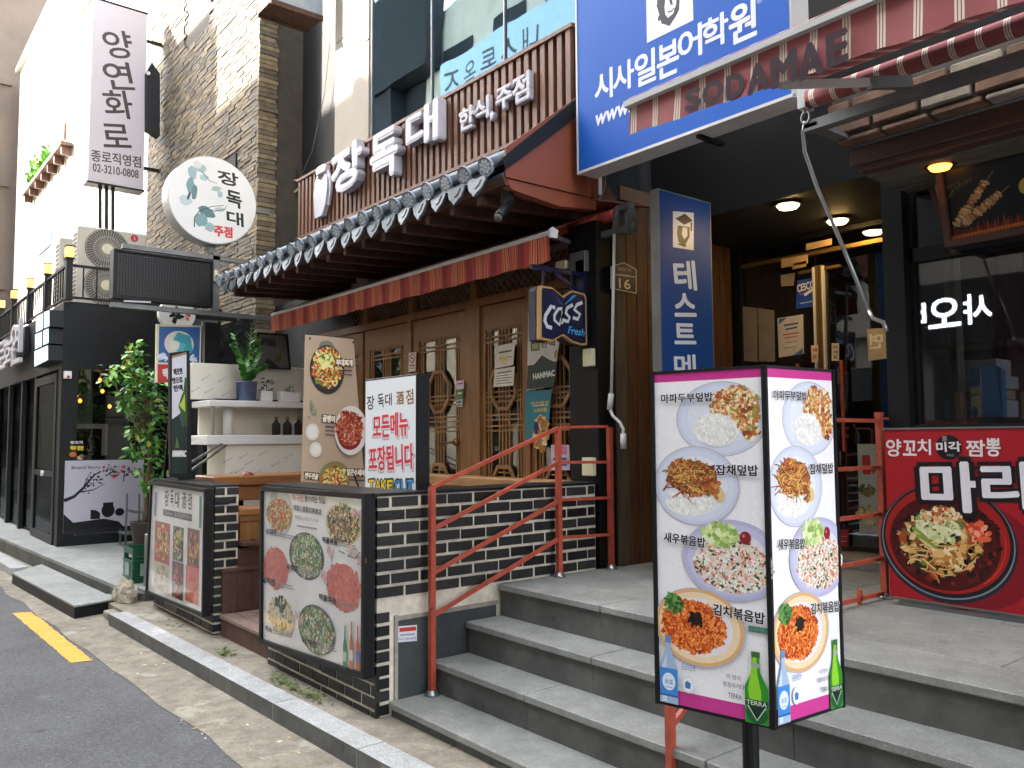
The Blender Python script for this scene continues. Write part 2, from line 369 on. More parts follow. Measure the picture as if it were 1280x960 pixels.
UX, UY, UZ = Vector((1, 0, 0)), Vector((0, 1, 0)), Vector((0, 0, 1))
def stripe_mat(name, base, period, x0, bands, rough=.7, freq=None):
    m = bpy.data.materials.new(name); m.use_nodes = True; t = m.node_tree; b = t.nodes['Principled BSDF']; N, L = t.nodes.new, t.links.new
    g = N('ShaderNodeNewGeometry'); sp = N('ShaderNodeSeparateXYZ'); L(g.outputs['Position'], sp.inputs[0])
    a = N('ShaderNodeMath'); a.operation = 'SUBTRACT'; a.inputs[1].default_value = x0; L(sp.outputs[0], a.inputs[0])
    d = N('ShaderNodeMath'); d.operation = 'DIVIDE'; d.inputs[1].default_value = period; L(a.outputs[0], d.inputs[0])
    fr = N('ShaderNodeMath'); fr.operation = 'FRACT'; L(d.outputs[0], fr.inputs[0])
    r = N('ShaderNodeValToRGB'); r.color_ramp.interpolation = 'CONSTANT'; L(fr.outputs[0], r.inputs[0]); e = r.color_ramp.elements
    e[0].position = 0; e[0].color = (*lin(base), 1); e[1].position = bands[0][0]; e[1].color = (*lin(bands[0][1]), 1)
    for p, c in bands[1:]: q = e.new(p); q.color = (*lin(c), 1)
    nz = N('ShaderNodeTexNoise'); nz.inputs['Scale'].default_value = 3; nz.inputs['Detail'].default_value = 6; L(g.outputs['Position'], nz.inputs[0])
    mr = N('ShaderNodeMapRange'); mr.inputs[3].default_value = .7; mr.inputs[4].default_value = 1.2; L(nz.outputs[0], mr.inputs[0])
    vm = N('ShaderNodeVectorMath'); vm.operation = 'SCALE'; L(r.outputs[0], vm.inputs[0]); L(mr.outputs[0], vm.inputs['Scale']); L(vm.outputs[0], b.inputs['Base Color'])
    b.inputs['Roughness'].default_value = rough; MATS[name] = m
cream = 'd6cbb8'; mar = '94494b'
stripe_mat('awning_maroon', mar, .108, -2.125, [(.06, cream), (.12, mar), (.15, cream), (.21, mar), (.24, cream), (.30, mar)])
rb = 'b23e3a'; og = 'dc8455'; yl = 'e0a878'
stripe_mat('awning_red', rb, .31, -4.0, [(.20, og), (.23, rb), (.26, yl), (.28, rb), (.32, og), (.37, rb), (.40, yl), (.42, '8c2f2c'), (.47, og), (.50, rb), (.55, og), (.58, rb), (.62, yl), (.635, rb), (.68, og), (.72, rb), (.8, '8c2f2c')])

# ================================================================ GROUND AND SETTING
def kf(x): return 1.89+.0291*(x+7.94)          # kerb front line
def gf(x): return 1.444+.0258*(x+10.73)        # asphalt edge line
b = B(); b.sheet([(-90, -30, 0), (40, -30, 0), (40, 30, 0), (-90, 30, 0)]); structure(b.build('road', 'asphalt'))
b = B()
xs = [-40+i*.35 for i in range(150)]
ed = [(x, gf(x)+.018*math.sin(x*5.1)+.012*math.sin(x*13.7+1), .004) for x in xs]
b.sheet([(x, kf(x)+.4, .004) for x in xs][::-1]+ed[:]); structure(b.build('gutter_strip', 'concrete'))
b = B(); b.box(-9.0, 12, 2.02, 6.5, .02, .094); structure(b.build('pavement', 'concrete'))
kerb = structure(thing('kerb', 'pale granite kerb along the alley', 'kerb', (-4, 1.95, 0))); del kerb['category'], kerb['label']
x = -7.93
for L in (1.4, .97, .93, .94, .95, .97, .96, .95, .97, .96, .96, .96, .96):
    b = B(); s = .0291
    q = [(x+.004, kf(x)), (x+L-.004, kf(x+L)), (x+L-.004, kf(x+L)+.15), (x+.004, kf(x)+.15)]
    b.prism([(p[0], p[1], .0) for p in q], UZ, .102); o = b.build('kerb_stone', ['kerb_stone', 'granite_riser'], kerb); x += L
    o.data.polygons[2].material_index = 1   # road-side face takes the darker riser stone
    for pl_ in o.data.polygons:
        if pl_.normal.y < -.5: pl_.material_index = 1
for L, z in ((1.2, 0), (1.2, 0), (1.2, 0), (1.2, 0), (1.2, 0), (1.2, 0)):
    pass
x = -11.6
for i in range(9):
    b = B(); x0 = x-1.2; q = [(x0+.005, kf(x0)-.12), (x-.005, kf(x)-.12), (x-.005, kf(x)+.06), (x0+.005, kf(x0)+.06)]
    b.prism([(p[0], p[1], .0) for p in q], UZ, .09); b.build('kerb_stone', 'kerb_stone', kerb); x = x0
# yellow dash lying on the asphalt
def dash(q, name='road_marking'):
    P = []
    for i in range(4):
        a, c = q[i], q[(i+1) % 4]; k = max(3, int((c-a).length/.05))
        for j in range(k): r_ = a.lerp(c, j/k); P.append((r_.x+random.uniform(-.007, .007), r_.y+random.uniform(-.006, .006), .004))
    b = B(); b.sheet(P); o = structure(b.build(name, 'yellow_paint')); return o
dash([on(16, 767, Z=0), on(88, 829, Z=0), on(116, 826, Z=0), on(40, 765, Z=0)])
b = B(); b.box(-16.5, -14.2, 1.18, 1.33, .003, .005); structure(b.build('road_marking', 'yellow_paint'))
# litter and moss on the gutter
b = B(); random.seed(3)
for i in range(46):
    x = random.uniform(-8, -2.5); y = kf(x)-random.uniform(.03, .42); r = random.uniform(.006, .02); a = random.uniform(0, 3)
    b.col = lin(random.choice(['e6e2d8', 'd8d2c0', 'd0b070', '8a8378']))
    b.prism([(x+r*math.cos(a+k*1.57)*(1 if k % 2 else .45), y+r*math.sin(a+k*1.57)*(1 if k % 2 else .45), .005) for k in range(4)], UZ, .003)
o = b.build('litter', 'painted', attr=True); o['kind'] = 'stuff'; tag(o, 'scraps of paper and pebbles scattered along the concrete gutter', 'litter')
b = B()
for cx, cy, n, R in ((-5.95, 2.19, 26, .12), (-4.95, 2.2, 60, .26), (-4.6, 2.22, 30, .14), (-7.0, 2.2, 12, .2)):
    for i in range(n):
        x = random.gauss(cx, R*.6); y = random.gauss(cy, .03); r = random.uniform(.012, .032); a = random.uniform(0, 6); z = .098+random.uniform(0, .02)
        b.sheet([(x+r*math.cos(a), y+r*math.sin(a), z+.006), (x+.5*r*math.cos(a+1.6), y+.5*r*math.sin(a+1.6), z), (x-r*math.cos(a), y-r*math.sin(a), z+.012), (x-.5*r*math.cos(a+1.6), y-.5*r*math.sin(a+1.6), z)])
o = b.build('moss', 'leaf_litter'); o['kind'] = 'stuff'; tag(o, 'green moss and dead leaves in the crack behind the kerb', 'moss')

# ---------------------------------------------------------------- granite steps and terrace
XW = -4.036
st = structure(thing('steps', 'granite steps', 'steps', (-2, 2.4, 0))); del st['category'], st['label']
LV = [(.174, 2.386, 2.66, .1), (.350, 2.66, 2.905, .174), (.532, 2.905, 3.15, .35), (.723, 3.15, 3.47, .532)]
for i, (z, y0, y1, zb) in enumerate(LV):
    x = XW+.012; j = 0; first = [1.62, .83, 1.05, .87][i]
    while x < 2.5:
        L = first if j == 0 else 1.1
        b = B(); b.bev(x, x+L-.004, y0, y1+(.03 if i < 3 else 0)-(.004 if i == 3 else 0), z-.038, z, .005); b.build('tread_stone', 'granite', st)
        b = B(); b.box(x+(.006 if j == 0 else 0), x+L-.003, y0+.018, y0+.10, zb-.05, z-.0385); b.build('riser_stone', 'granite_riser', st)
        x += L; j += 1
b = B(); b.box(XW+.03, 2.4, 2.5, 3.2, .0, .13); b.box(XW+.03, 2.4, 2.76, 3.4, .12, .30); b.box(XW+.03, 2.4, 3.0, 3.6, .3, .48); b.build('core', 'concrete', st)
tr = structure(thing('terrace', 'stone terrace', 'terrace', (-2, 4.4, 0))); del tr['category'], tr['label']
b = B(); b.box(XW+.02, 2.4, 3.3, 7.5, .3, .683); b.build('slab', 'concrete', tr)
ys = [3.47, 4.27, 5.25]
for r in range(2):
    x = XW+.012+[0, -.3, 0][r]; 
    while x < 2.5:
        L = .9; xa = max(x, XW+.012)
        if x+L > xa+.05:
            b = B(); b.bev(xa, x+L-.004, ys[r], ys[r+1]-.004, .69, .723+random.uniform(-.001, .001), .003); b.build('paving_stone', 'granite', tr)
        x += L
b = B(); b.bev(XW+.01, -2.1, 5.255, 6.6, .69, .79, .006); b.build('sill_stone', 'granite', tr)

# ---------------------------------------------------------------- black brick terrace walls
def shared(name, w, h, d, m, bev=.003):
    bm = bmesh.new(); bmesh.ops.create_cube(bm, size=1)
    for v in bm.verts: v.co = (v.co.x*w, v.co.y*d, v.co.z*h)
    me = bpy.data.meshes.new(name); bm.to_mesh(me); bm.free(); me.materials.append(MATS[m]); return me
def piece(me, name, parent, loc, rotz=0, scale=(1, 1, 1)):
    o = bpy.data.objects.new(name, me); COL.objects.link(o); o.parent = parent; o.location = Vector(loc)-ORG[parent.name]; o.rotation_euler.z = rotz; o.scale = scale; ORG[o.name] = ORG[parent.name]; return o
BRS = [shared('brick', 1, 1, 1, q) for q in ('black_brick', 'black_brick', 'black_brick_dull', 'black_brick_deep')]
PIT = .0703; JT = .017
def brick_run(parent, along, fixed, a0, a1, z0, z1, sign, L=.19, proud=.007, zoff=None, endlens=None):
    """courses of long black bricks on a face; along 'x' (face -Y) or 'y' (face +X)"""
    k = 0; z = z1
    while z-PIT > z0-.03:
        off = 0 if k % 2 else -L/2; a = a0+off
        zt = z-JT/2; zb = max(z-PIT+JT/2, z0)
        while a < a1:
            s, e = max(a+random.uniform(-.003, .003), a0), min(a+L-JT+random.uniform(-.004, .003), a1); a += L
            if e-s < .02: continue
            cx = (s+e)/2; jz = random.uniform(-.0022, .0022); d = .022
            pr = proud+random.uniform(-.0015, .0015)
            if along == 'x': piece(random.choice(BRS), 'brick', parent, (cx, fixed-pr+d/2, (zt+zb)/2+jz), 0, (e-s, d, zt-zb))
            else: piece(random.choice(BRS), 'brick', parent, (fixed+pr-d/2, cx, (zt+zb)/2+jz), 0, (d, e-s, zt-zb))
        z -= PIT; k += 1
tw = thing('brick_wall', 'black brick terrace wall with white joints beside the granite steps', 'wall', (XW-.1, 3.1, .1))
b = B(); b.box(XW-.24, XW-.002, 2.321, 4.0, .0, 1.288); b.box(-5.50, XW-.24, 2.321, 2.56, .0, 1.288); b.build('mortar', 'mortar', tw)
b = B(); b.box(-5.53, XW+.015, 2.29, 2.58, 1.29, 1.306); b.box(XW-.26, XW+.015, 2.581, 4.03, 1.29, 1.306); b.build('coping', 'black_paint', tw)
brick_run(tw, 'y', XW, 2.315, 2.395, .10, .66, 1, L=.2)
brick_run(tw, 'y', XW, 2.315, 3.99, 1.289-PIT*8.0, 1.289, 1)
brick_run(tw, 'y', XW, 3.18, 3.99, .725, 1.289-PIT*7.98, 1)
brick_run(tw, 'x', 2.321, -5.49, XW+.004, .07, .34, 1, L=.2)
b = B(); b.prism([(XW+.001, 2.44, .12), (XW+.001, 2.44, .60), (XW+.001, 3.14, .60), (XW+.001, 3.14, .12)], UX, .006); b.build('dark_panel', 'granite_dark', tw)
b = B(); b.box(XW+.001, XW+.016, 2.425, 2.445, .1, .63); b.box(XW+.001, XW+.014, 2.446, 3.15, .60, .622); b.build('panel_frame', 'mortar_old', tw)
# little phone-number sticker on the dark panel
sk = thing('sticker', 'small white sticker with red and blue print low beside the railing foot', 'sticker', (XW+.01, 2.5, .5))
p = Print((XW+.008, 2.4, .3), UY)
p.quad([(497, 803), (521, 801), (521, 781), (497, 783)], 'dcdde2'); p.quad([(499, 790), (520, 788), (520, 783), (499, 785)], 'c23a3a')
p.tpx('010-2164-4476', (498, 799), (520, 797.5), 3.4, '39449a', .02); p.quad([(500, 795), (518, 793.5), (518, 791.6), (500, 793)], '8d93b8'); p.build('printed_face', sk)

pier = thing('brick_pier', 'narrow black brick pier left of the wooden steps', 'wall', (-7.3, 2.4, .1))
b = B(); b.box(-8.12, -6.562, 2.321, 2.505, .0, 1.236); b.build('mortar', 'mortar', pier)
b = B(); b.box(-8.16, -6.545, 2.29, 2.53, 1.238, 1.252); b.build('coping', 'black_paint', pier)
brick_run(pier, 'y', -6.56, 2.315, 2.502, .06, 1.236, 1, L=.19)
brick_run(pier, 'x', 2.321, -8.11, -6.558, .05, .32, 1, L=.2)

# ---------------------------------------------------------------- wooden deck and stairs between the piers
dk = structure(thing('deck', 'deck', 'deck', (-6, 3, 0))); del dk['category'], dk['label']
b = B(); b.box(-8.1, -6.56, 2.51, 4.3, .0, .74); b.box(-6.52, XW-.25, 3.4, 4.3, .0, .74); b.box(-5.5, XW-.25, 2.57, 3.4, 0, .74); b.build('base', 'deck_brown', dk)
for i in range(12):
    y = 2.58+i*.14; x0 = -8.1; x1 = XW-.25
    if y < 3.4:
        b = B(); b.box(-8.1, -6.53, y, y+.132, .741, .765); b.build('plank', 'deck_brown', dk); b = B(); b.box(-5.5, x1, y, y+.132, .741, .765); b.build('plank', 'deck_brown', dk)
    else:
        b = B(); b.box(x0, x1, y, y+.132, .741, .765); b.build('plank', 'deck_brown', dk)
ws = thing('wooden_steps', 'brown wooden steps up to the deck between the two brick piers', 'steps', (-6, 2.6, .1))
for z, y0, y1, zb in ((.256, 2.345, 2.95, .02), (.43, 2.96, 3.2, .24), (.6, 3.2, 3.45, .42)):
    n = 8; W = 1.0/n
    for k in range(n):
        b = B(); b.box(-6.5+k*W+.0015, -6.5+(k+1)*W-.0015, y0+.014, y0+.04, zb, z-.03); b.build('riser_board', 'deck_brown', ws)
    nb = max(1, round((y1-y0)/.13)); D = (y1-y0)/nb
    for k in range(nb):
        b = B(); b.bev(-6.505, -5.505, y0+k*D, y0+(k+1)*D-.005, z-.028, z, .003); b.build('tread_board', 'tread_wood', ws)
lb = thing('wooden_box', 'low brown boarded side box beside the wooden steps', 'box', (-6.55, 2.6, .1))
for k in range(5):
    b = B(); b.box(-6.545, -6.512, 2.37+k*.12, 2.37+k*.12+.117, .262, .575); b.build('board', 'deck_brown', lb)
b = B(); b.box(-7.3, -6.5, 2.515, 3.0, .766, .79); b.box(-6.545, -6.5, 2.36, 2.98, .576, .6); b.build('lid', 'deck_brown', lb)

# ================================================================ RESTAURANT WITH TILED EAVE
RB = thing('restaurant_building', 'restaurant building with wooden lattice doors below and a tall glass window above', 'building', (-6, 5, 0))
b = B(); b.box(-8.0, -7.45, 4.06, 4.5, 3.3, 9.6); b.build('stone_panel', 'granite_light', RB)
for z in (3.3, 4.6, 5.9, 7.2, 8.5):
    b = B(); b.bev(-7.985, -7.455, 4.04, 4.062, z+.004, z+1.296, .003); b.build('facing_stone', 'granite_light', RB)
for z in (3.1, 4.35, 5.6, 6.85, 8.1):
    b = B(); b.bev(-7.45, -7.12, 3.97, 4.4, z+.004, z+1.246, .003); b.build('pilaster_stone', 'granite_light', RB)
b = B(); b.box(-8.02, -7.985, 4.06, 4.6, 3.1, 9.6); b.build('corner_trim', 'cream_wall', RB)
b = B(); b.box(-7.12, XW, 4.12, 4.16, 4.2, 9.6)   # dark room behind glass
b.build('room_behind_glass', 'opp_dark', RB)
win = B(); win.box(-7.11, XW, 4.0, 4.012, 3.8, 9.6); win = win.build('upper_window', 'window_glass', RB)
for x, hw in ((-7.1, .018), (-6.02, .007), (-4.98, .007), (-4.06, .018)):
    b = B(); b.box(x-hw, x+hw, 3.985, 4.08, 3.8, 9.6); b.build('mullion', 'grey_metal', win)
b = B(); b.box(-7.1, -4.06, 3.988, 4.07, 6.13, 6.145); b.build('mullion', 'grey_metal', win)
b = B(); b.box(-8.0, XW, 4.02, 4.5, 3.25, 3.8); b.box(-9.0, -7.83, 4.22, 4.5, 2.75, 3.4); b.build('upper_wall', 'black_matte', RB)
b = B(); b.box(-8.9, XW+.03, 4.26, 9, 3.3, 3.4); b.box(-8.9, XW, 7.0, 7.1, .7, 3.4); b.box(-8.9, -8.8, 4.3, 7, .7, 3.4); b.box(-8.9, XW, 4.3, 7.0, .66, .72); b.build('interior_shell', 'interior_brown', RB)
b = B(); b.box(XW-.07, XW-.035, 4.2, 7.2, .6, 9.6); b.box(-8, XW, 4.3, 7.2, 9.5, 9.6); b.box(-8.0, -7.95, 4.5, 7.2, 3.4, 9.6); b.build('side_wall', 'black_matte', RB)
# gable side of the eave
g = B(); g.prism([on(633, 221, X=-3.972), on(745, 248, X=-3.972), on(745, 105, X=-3.972), on(720, 122, X=-3.972), on(632, 184, X=-3.972)], -UX, .012); g.build('gable_panel', 'rust_panel', RB)
g = B(); g.prism([on(632, 223, X=-3.985), on(745, 250, X=-3.985), on(745, 262, X=-3.985), on(700, 258, X=-3.985), on(640, 237, X=-3.985)], -UX, .07); g.build('gable_board', 'rust_panel', RB)
b = B(); b.prism([(-3.955, 3.18, 3.285), (-3.955, 3.83, 3.80), (-3.955, 3.83, 3.93), (-3.955, 3.16, 3.36)], -UX, .014); b.build('barge_board', 'black_paint', RB)
# soffit of dark timber under the tiles
b = B(); b.prism([(-3.99, 3.2, 3.2), (-3.99, 4.2, 3.26), (-3.99, 4.2, 3.3), (-3.99, 3.84, 3.6), (-3.99, 3.18, 3.245)], -UX, 4.75); b.build('soffit', 'wood_beam', RB)
for i in range(15):
    x = -4.25-.31*i; b = B(); b.prism([(x, 3.21, 3.135), (x, 4.19, 3.18), (x, 4.19, 3.259), (x, 3.21, 3.2)], -UX, .055); b.build('rafter', 'wood_beam', RB)
# door wall
YD = 4.2
b = B(); b.box(-8.9, XW-.03, YD, YD+.07, 3.16, 3.3); b.build('lintel', 'door_wood', RB)
b = B(); b.box(-8.9, XW-.27, YD-.01, YD+.08, 2.73, 2.80); b.build('transom_bar', 'door_wood', RB)
tl = B()
def lattice_diag(tl, x0, x1, z0, z1, s, Y, w=.011):
    n = int((x1-x0+z1-z0)/s)+2
    for k in range(n):
        for sg in (1, -1):
            xa = x0+(k*s if sg == 1 else k*s-(z1-z0)) ; za, xb, zb = z0, xa+(z1-z0), z1
            if sg == 1: xa -= (z1-z0)
            if sg == 1: xb = xa+(z1-z0)
            if sg == -1: xa, xb = xb, xa
            # clip in x
            P = [(xa, z0), (xb, z1)]
            def cl(p, q):
                pts = []
                for (ax, az), (bx, bz) in ((p, q),):
                    t0, t1 = 0.0, 1.0; dx = bx-ax
                    for lim, s_ in ((x0, 1), (x1, -1)):
                        fa, fb = (ax-lim)*s_, (bx-lim)*s_
                        if fa < 0 and fb < 0: return None
                        if fa < 0: t0 = max(t0, fa/(fa-fb))
                        if fb < 0: t1 = min(t1, fa/(fa-fb))
                    if t1-t0 < .02: return None
                    return (ax+dx*t0, az+(bz-az)*t0), (ax+dx*t1, az+(bz-az)*t1)
            r = cl(*P)
            if r: tl.bar((r[0][0], Y+(.004 if sg == 1 else -.004), r[0][1]), (r[1][0], Y+(.004 if sg == 1 else -.004), r[1][1]), w, .008, up=(0, 1, 0))
XP = [-8.35, -7.55, -6.68, -5.68, -4.36]
for i in range(4):
    lattice_diag(tl, XP[i]+.05, XP[i+1]-.03, 2.80, 3.16, .078, YD+.03)
tl.build('transom_lattice', 'dark_lattice', RB)
b = B(); b.box(-8.3, XW-.3, YD+.08, YD+.085, 2.8, 3.16); b.build('transom_back', 'interior_brown', RB)
for x in XP[1:4]+[-4.33]:
    b = B(); b.box(x-.035, x+.035, YD-.015, YD+.09, 2.801, 3.159); b.build('transom_post', 'door_wood', RB)
def lattice_door(xa, xb, handle=False, stile=.13):
    g = B(); z0, z1 = .78, 2.72
    g.box(xa, xa+stile, YD, YD+.05, z0, z1); g.box(xb-stile, xb, YD, YD+.05, z0, z1); g.box(xa+stile, xb-stile, YD, YD+.05, z1-.2, z1); g.box(xa+stile, xb-stile, YD, YD+.05, z0, z0+.42)
    g.box(xa+stile, xb-stile, YD+.01, YD+.03, z1-.22, z1-.2)
    d = g.build('door', 'door_wood', RB)
    p = B(); p.box(xa+stile, xb-stile, YD+.022, YD+.028, z0+.42, z1-.2); p.build('pane', 'door_glass', d)
    l = B(); a, c = xa+stile, xb-stile; m = (a+c)/2; zb, zt = z0+.42, z1-.2; Y = YD+.012; T = .014
    for dx in (-.065, -.022, .022, .065): l.box(m+dx-T/2, m+dx+T/2, Y-.006, Y+.008, zb+.17, zt)
    for x in (a+.03, a+.065, c-.03, c-.065): l.box(x-T/2, x+T/2, Y-.005, Y+.007, zb, zt)
    for z in (zt-.07, zt-.11, zt-.53, zt-.57, zt-.61, zb+.47, zb+.51, zb+.56, zb+.60): l.box(a, c, Y-.004, Y+.006, z-T/2, z+T/2)
    r = .17; zc = zt-.49
    for k in range(8):
        A, Bq = math.pi/8+k*math.pi/4, math.pi/8+(k+1)*math.pi/4
        l.bar((m+r*math.cos(A), Y-.012, zc+r*1.15*math.sin(A)), (m+r*math.cos(Bq), Y-.012, zc+r*1.15*math.sin(Bq)), .03, .02, up=(0, 1, 0))
    for sg in (-1, 1):
        l.bar((m+sg*.19, Y-.012, zb), (m+sg*.08, Y-.012, zb+.17), .028, .02, up=(0, 1, 0))
    l.box(m-.09, m+.09, Y-.02, Y-.004, zb+.16, zb+.19)
    for z in (zb+.05, zb+.09, zb+.13): l.box(m-.08, m+.08, Y-.011, Y-.001, z-.006, z+.006)
    l.box(m-.006, m+.006, Y-.012, Y-.002, zb, zb+.16)
    l.build('lattice', 'lattice_wood', d)
    if handle:
        h = B(); hx, hz = -5.93, 1.575; h.tube([(hx, YD-.002, hz), (hx, YD-.03, hz)], .03, 14); h.tube([(hx, YD-.03, hz), (hx, YD-.06, hz), (hx-.03, YD-.065, hz), (hx-.16, YD-.065, hz-.005)], .010, 8); h.build('handle', 'brass', d, smooth=True)
    return d
lattice_door(-8.3, -7.62, stile=.08); lattice_door(-7.58, -6.72, stile=.10); lattice_door(-6.66, -5.78, True, stile=.11); lattice_door(-5.58, -4.98, stile=.06); lattice_door(-4.93, -4.32, stile=.06)
for x0, x1 in ((-6.72, -6.66), (-5.78, -5.58), (-4.98, -4.93)):
    b = B(); b.box(x0, x1, YD-.02, YD+.06, .77, 2.729); b.build('door_post', 'door_wood', RB)
b = B(); b.box(-4.318, XW-.0, 4.04, 4.19, .73, 3.12); b.build('corner_post', 'black_paint', RB)
ld = thing('bench', 'long pale wooden bench board standing in front of the lattice doors', 'bench', (-5.2, 3.9, .766))
b = B(); b.bev(-6.35, -4.25, 3.78, 4.0, 1.235, 1.31, .006); b.build('seat', 'lattice_wood', ld)
for x in (-6.2, -4.5):
    b = B(); b.box(x-.04, x+.04, 3.8, 3.98, .766, 1.234); b.build('leg', 'door_wood', ld)
# things seen through the door glass
for i, (x, z, wd, hh, c) in enumerate(((-6.3, 1.25, .35, .45, 'white_paint'), (-7.2, 1.95, .3, .4, 'white_paint'), (-5.35, 2.15, .28, .3, 'cream_wall'), (-4.75, 1.5, .35, .5, 'interior'))):
    t = thing('wall_poster' if i else 'fridge_unit', ['white cabinet dimly seen through the door with the brass handle', 'pale sheet dimly seen inside behind the second lattice door', 'pale notice dimly seen inside high behind the third lattice door', 'dark crate dimly seen inside behind the last lattice door'][i], 'cabinet' if i == 0 else 'poster', (x, 5.0+i*.3, z))
    b = B(); b.box(x-wd/2, x+wd/2, 5.0+i*.3, 5.2+i*.3, z if i else .72, z+hh); b.build('panel' if i else 'cabinet_body', c, t)
# notices stuck to the doors
def notice(name, label, cat, pxs, X=None, Y=None, base='e6e0d4', draw=None, thick=.004):
    u = UY if X is not None else UX; p = Print((X, 0, 0) if X is not None else (0, Y, 0), u)
    pts = [p.uv(*q) for q in pxs]; n = p.n
    w3 = [p.p0+p.u*q.x+p.v*q.y for q in pts]; c = sum(w3, Vector())/len(w3)
    t = thing(name, label, cat, c)
    bb = B(); bb.col = lin(base); bb.prism([q+n*thick for q in w3], -n, thick*.8); bb.build('sheet', 'painted', t, attr=True)
    p.off = thick+.0005
    if draw: draw(p)
    if p.vs: p.build('printed_face', t)
    return t
def bars(p, rows, col='55504c'):
    for (x0, y0, x1, y1, h) in rows: p.quad([(x0, y0+h), (x1, y1+h), (x1, y1), (x0, y0)], col)
YN = YD-.034
notice('notice', 'white notice with a yellow splash taped over the octagon of the third door', 'notice', [(619, 461), (642, 456), (644, 428), (620, 433)], Y=YN,
       draw=lambda p: (bars(p, [(624, 440, 640, 437, 2.2), (624, 448, 640, 445, 1)]), p.chunks(*p.uv(631, 450), .03, .03, [lin('e8d24a')], 14, .02)))
notice('notice', 'white typed notice on the third door just under the splashed one', 'notice', [(617, 484), (642, 482), (644, 458), (619, 462)], Y=YN-.002,
       draw=lambda p: bars(p, [(622, 466, 640, 463, 1.4)]+[(621, 470+k*3.2, 636+(k % 2)*4, 468+k*3.2, .8) for k in range(4)]))
notice('notice', 'tiny white and pink sticker on the door stile, topmost of three', 'sticker', [(571, 487), (580, 486), (580, 475), (571, 476)], Y=YN, base='e4d6e0', draw=lambda p: bars(p, [(572, 479, 579, 478, 2)], 'c04878'))
notice('notice', 'tiny green sticker on the door stile, middle of three', 'sticker', [(571, 498), (579, 497), (579, 487.5), (571, 488.5)], Y=YN, base='3f8a4a', draw=lambda p: bars(p, [(573, 491, 578, 490, 2)], 'e8f0e0'))
notice('notice', 'tiny dark blue sticker on the door stile, lowest of three', 'sticker', [(571, 509), (578, 508), (578, 499), (571, 500)], Y=YN, base='d8d8dc', draw=lambda p: bars(p, [(572, 502, 577.5, 501, 2), (572, 506, 577.5, 505, 1.5)], '2c3f7c'))
def nosmoke(p):
    c = p.uv(515.5, 448); p.ell(c.x, c.y, .045, .045, 'b03030'); p.ell(c.x, c.y, .034, .034, 'e8e4dc'); p.line([c+Vector((-.03, .03)), c+Vector((.03, -.03))], .009, 'b03030'); p.line([c+Vector((-.024, 0)), c+Vector((.024, 0))], .008, '303030'); bars(p, [(512.5, 456, 519, 455.5, 2.2), (512.5, 460, 519, 459.5, 1)], '907060')
notice('notice', 'small no-smoking sign on the post between the second and third doors', 'sign', [(511, 465), (520, 464), (520.5, 440), (511.5, 441)], Y=YD-.022, draw=nosmoke)
def hanmac1(p):
    p.quad([(659, 487), (693, 483), (697, 452), (660, 457)], '1d3a36')
    p.quad([(660, 457), (668, 456), (678, 444), (686, 449), (693, 452), (697, 452), (692, 455), (662, 461)], '16302e')
    p.quad([(664, 439), (675, 438), (675, 423), (664, 424)], '3b4a30'); p.quad([(665.5, 437), (673.5, 436), (673.5, 429), (665.5, 430)], 'a5a878')
    p.tpx('한맥', (677, 431), (694, 429), 8, '26262a', .03)
    p.tpx('HANMAC', (667, 471), (694, 466), 7, 'e6e6e2', .05)
    p.quad([(693, 448), (696, 447), (697, 437), (694, 438)], 'c09030')
notice('poster', 'green and white beer poster with a mountain on the last lattice door', 'poster', [(659, 488), (692, 483), (700, 425), (700, 385), (661, 391)], Y=YN-.001, base='d9d6d2', draw=hanmac1)
def teal(p):
    p.tpx('해산물탕', (664, 504.5), (687, 503), 5, 'd8c060', .03); p.tpx('6,900원', (668, 513), (684, 512), 5.5, 'e6c850', .04); bars(p, [(666, 507, 685, 506, 1)], 'd8e4e4')
    c = p.uv(677, 540); p.chunks(c.x, c.y-.01, .085, .13, [lin(q) for q in ('c89a58', 'e0c890', 'b07838', 'ece0c8', 'a8703a')], 70, .05); d = p.uv(671, 535); p.ell(d.x, d.y, .03, .05, '1c2c5c')
notice('poster', 'teal food poster priced in gold taped below the beer poster', 'poster', [(658, 553), (684, 555), (690, 487), (657, 489)], Y=YN-.003, base='1f8296', draw=teal)
notice('poster', 'pink and violet leaflet low on the last door behind the railing', 'poster', [(690, 587), (713, 588), (712, 556), (689, 556)], Y=YN, base='cfc6dc',
       draw=lambda p: (p.tpx('품절', (693, 563), (709, 563), 10, 'd0559a', .03), bars(p, [(692, 572, 709, 572, 3), (692, 580, 709, 580, 2)], '4a4a88')))

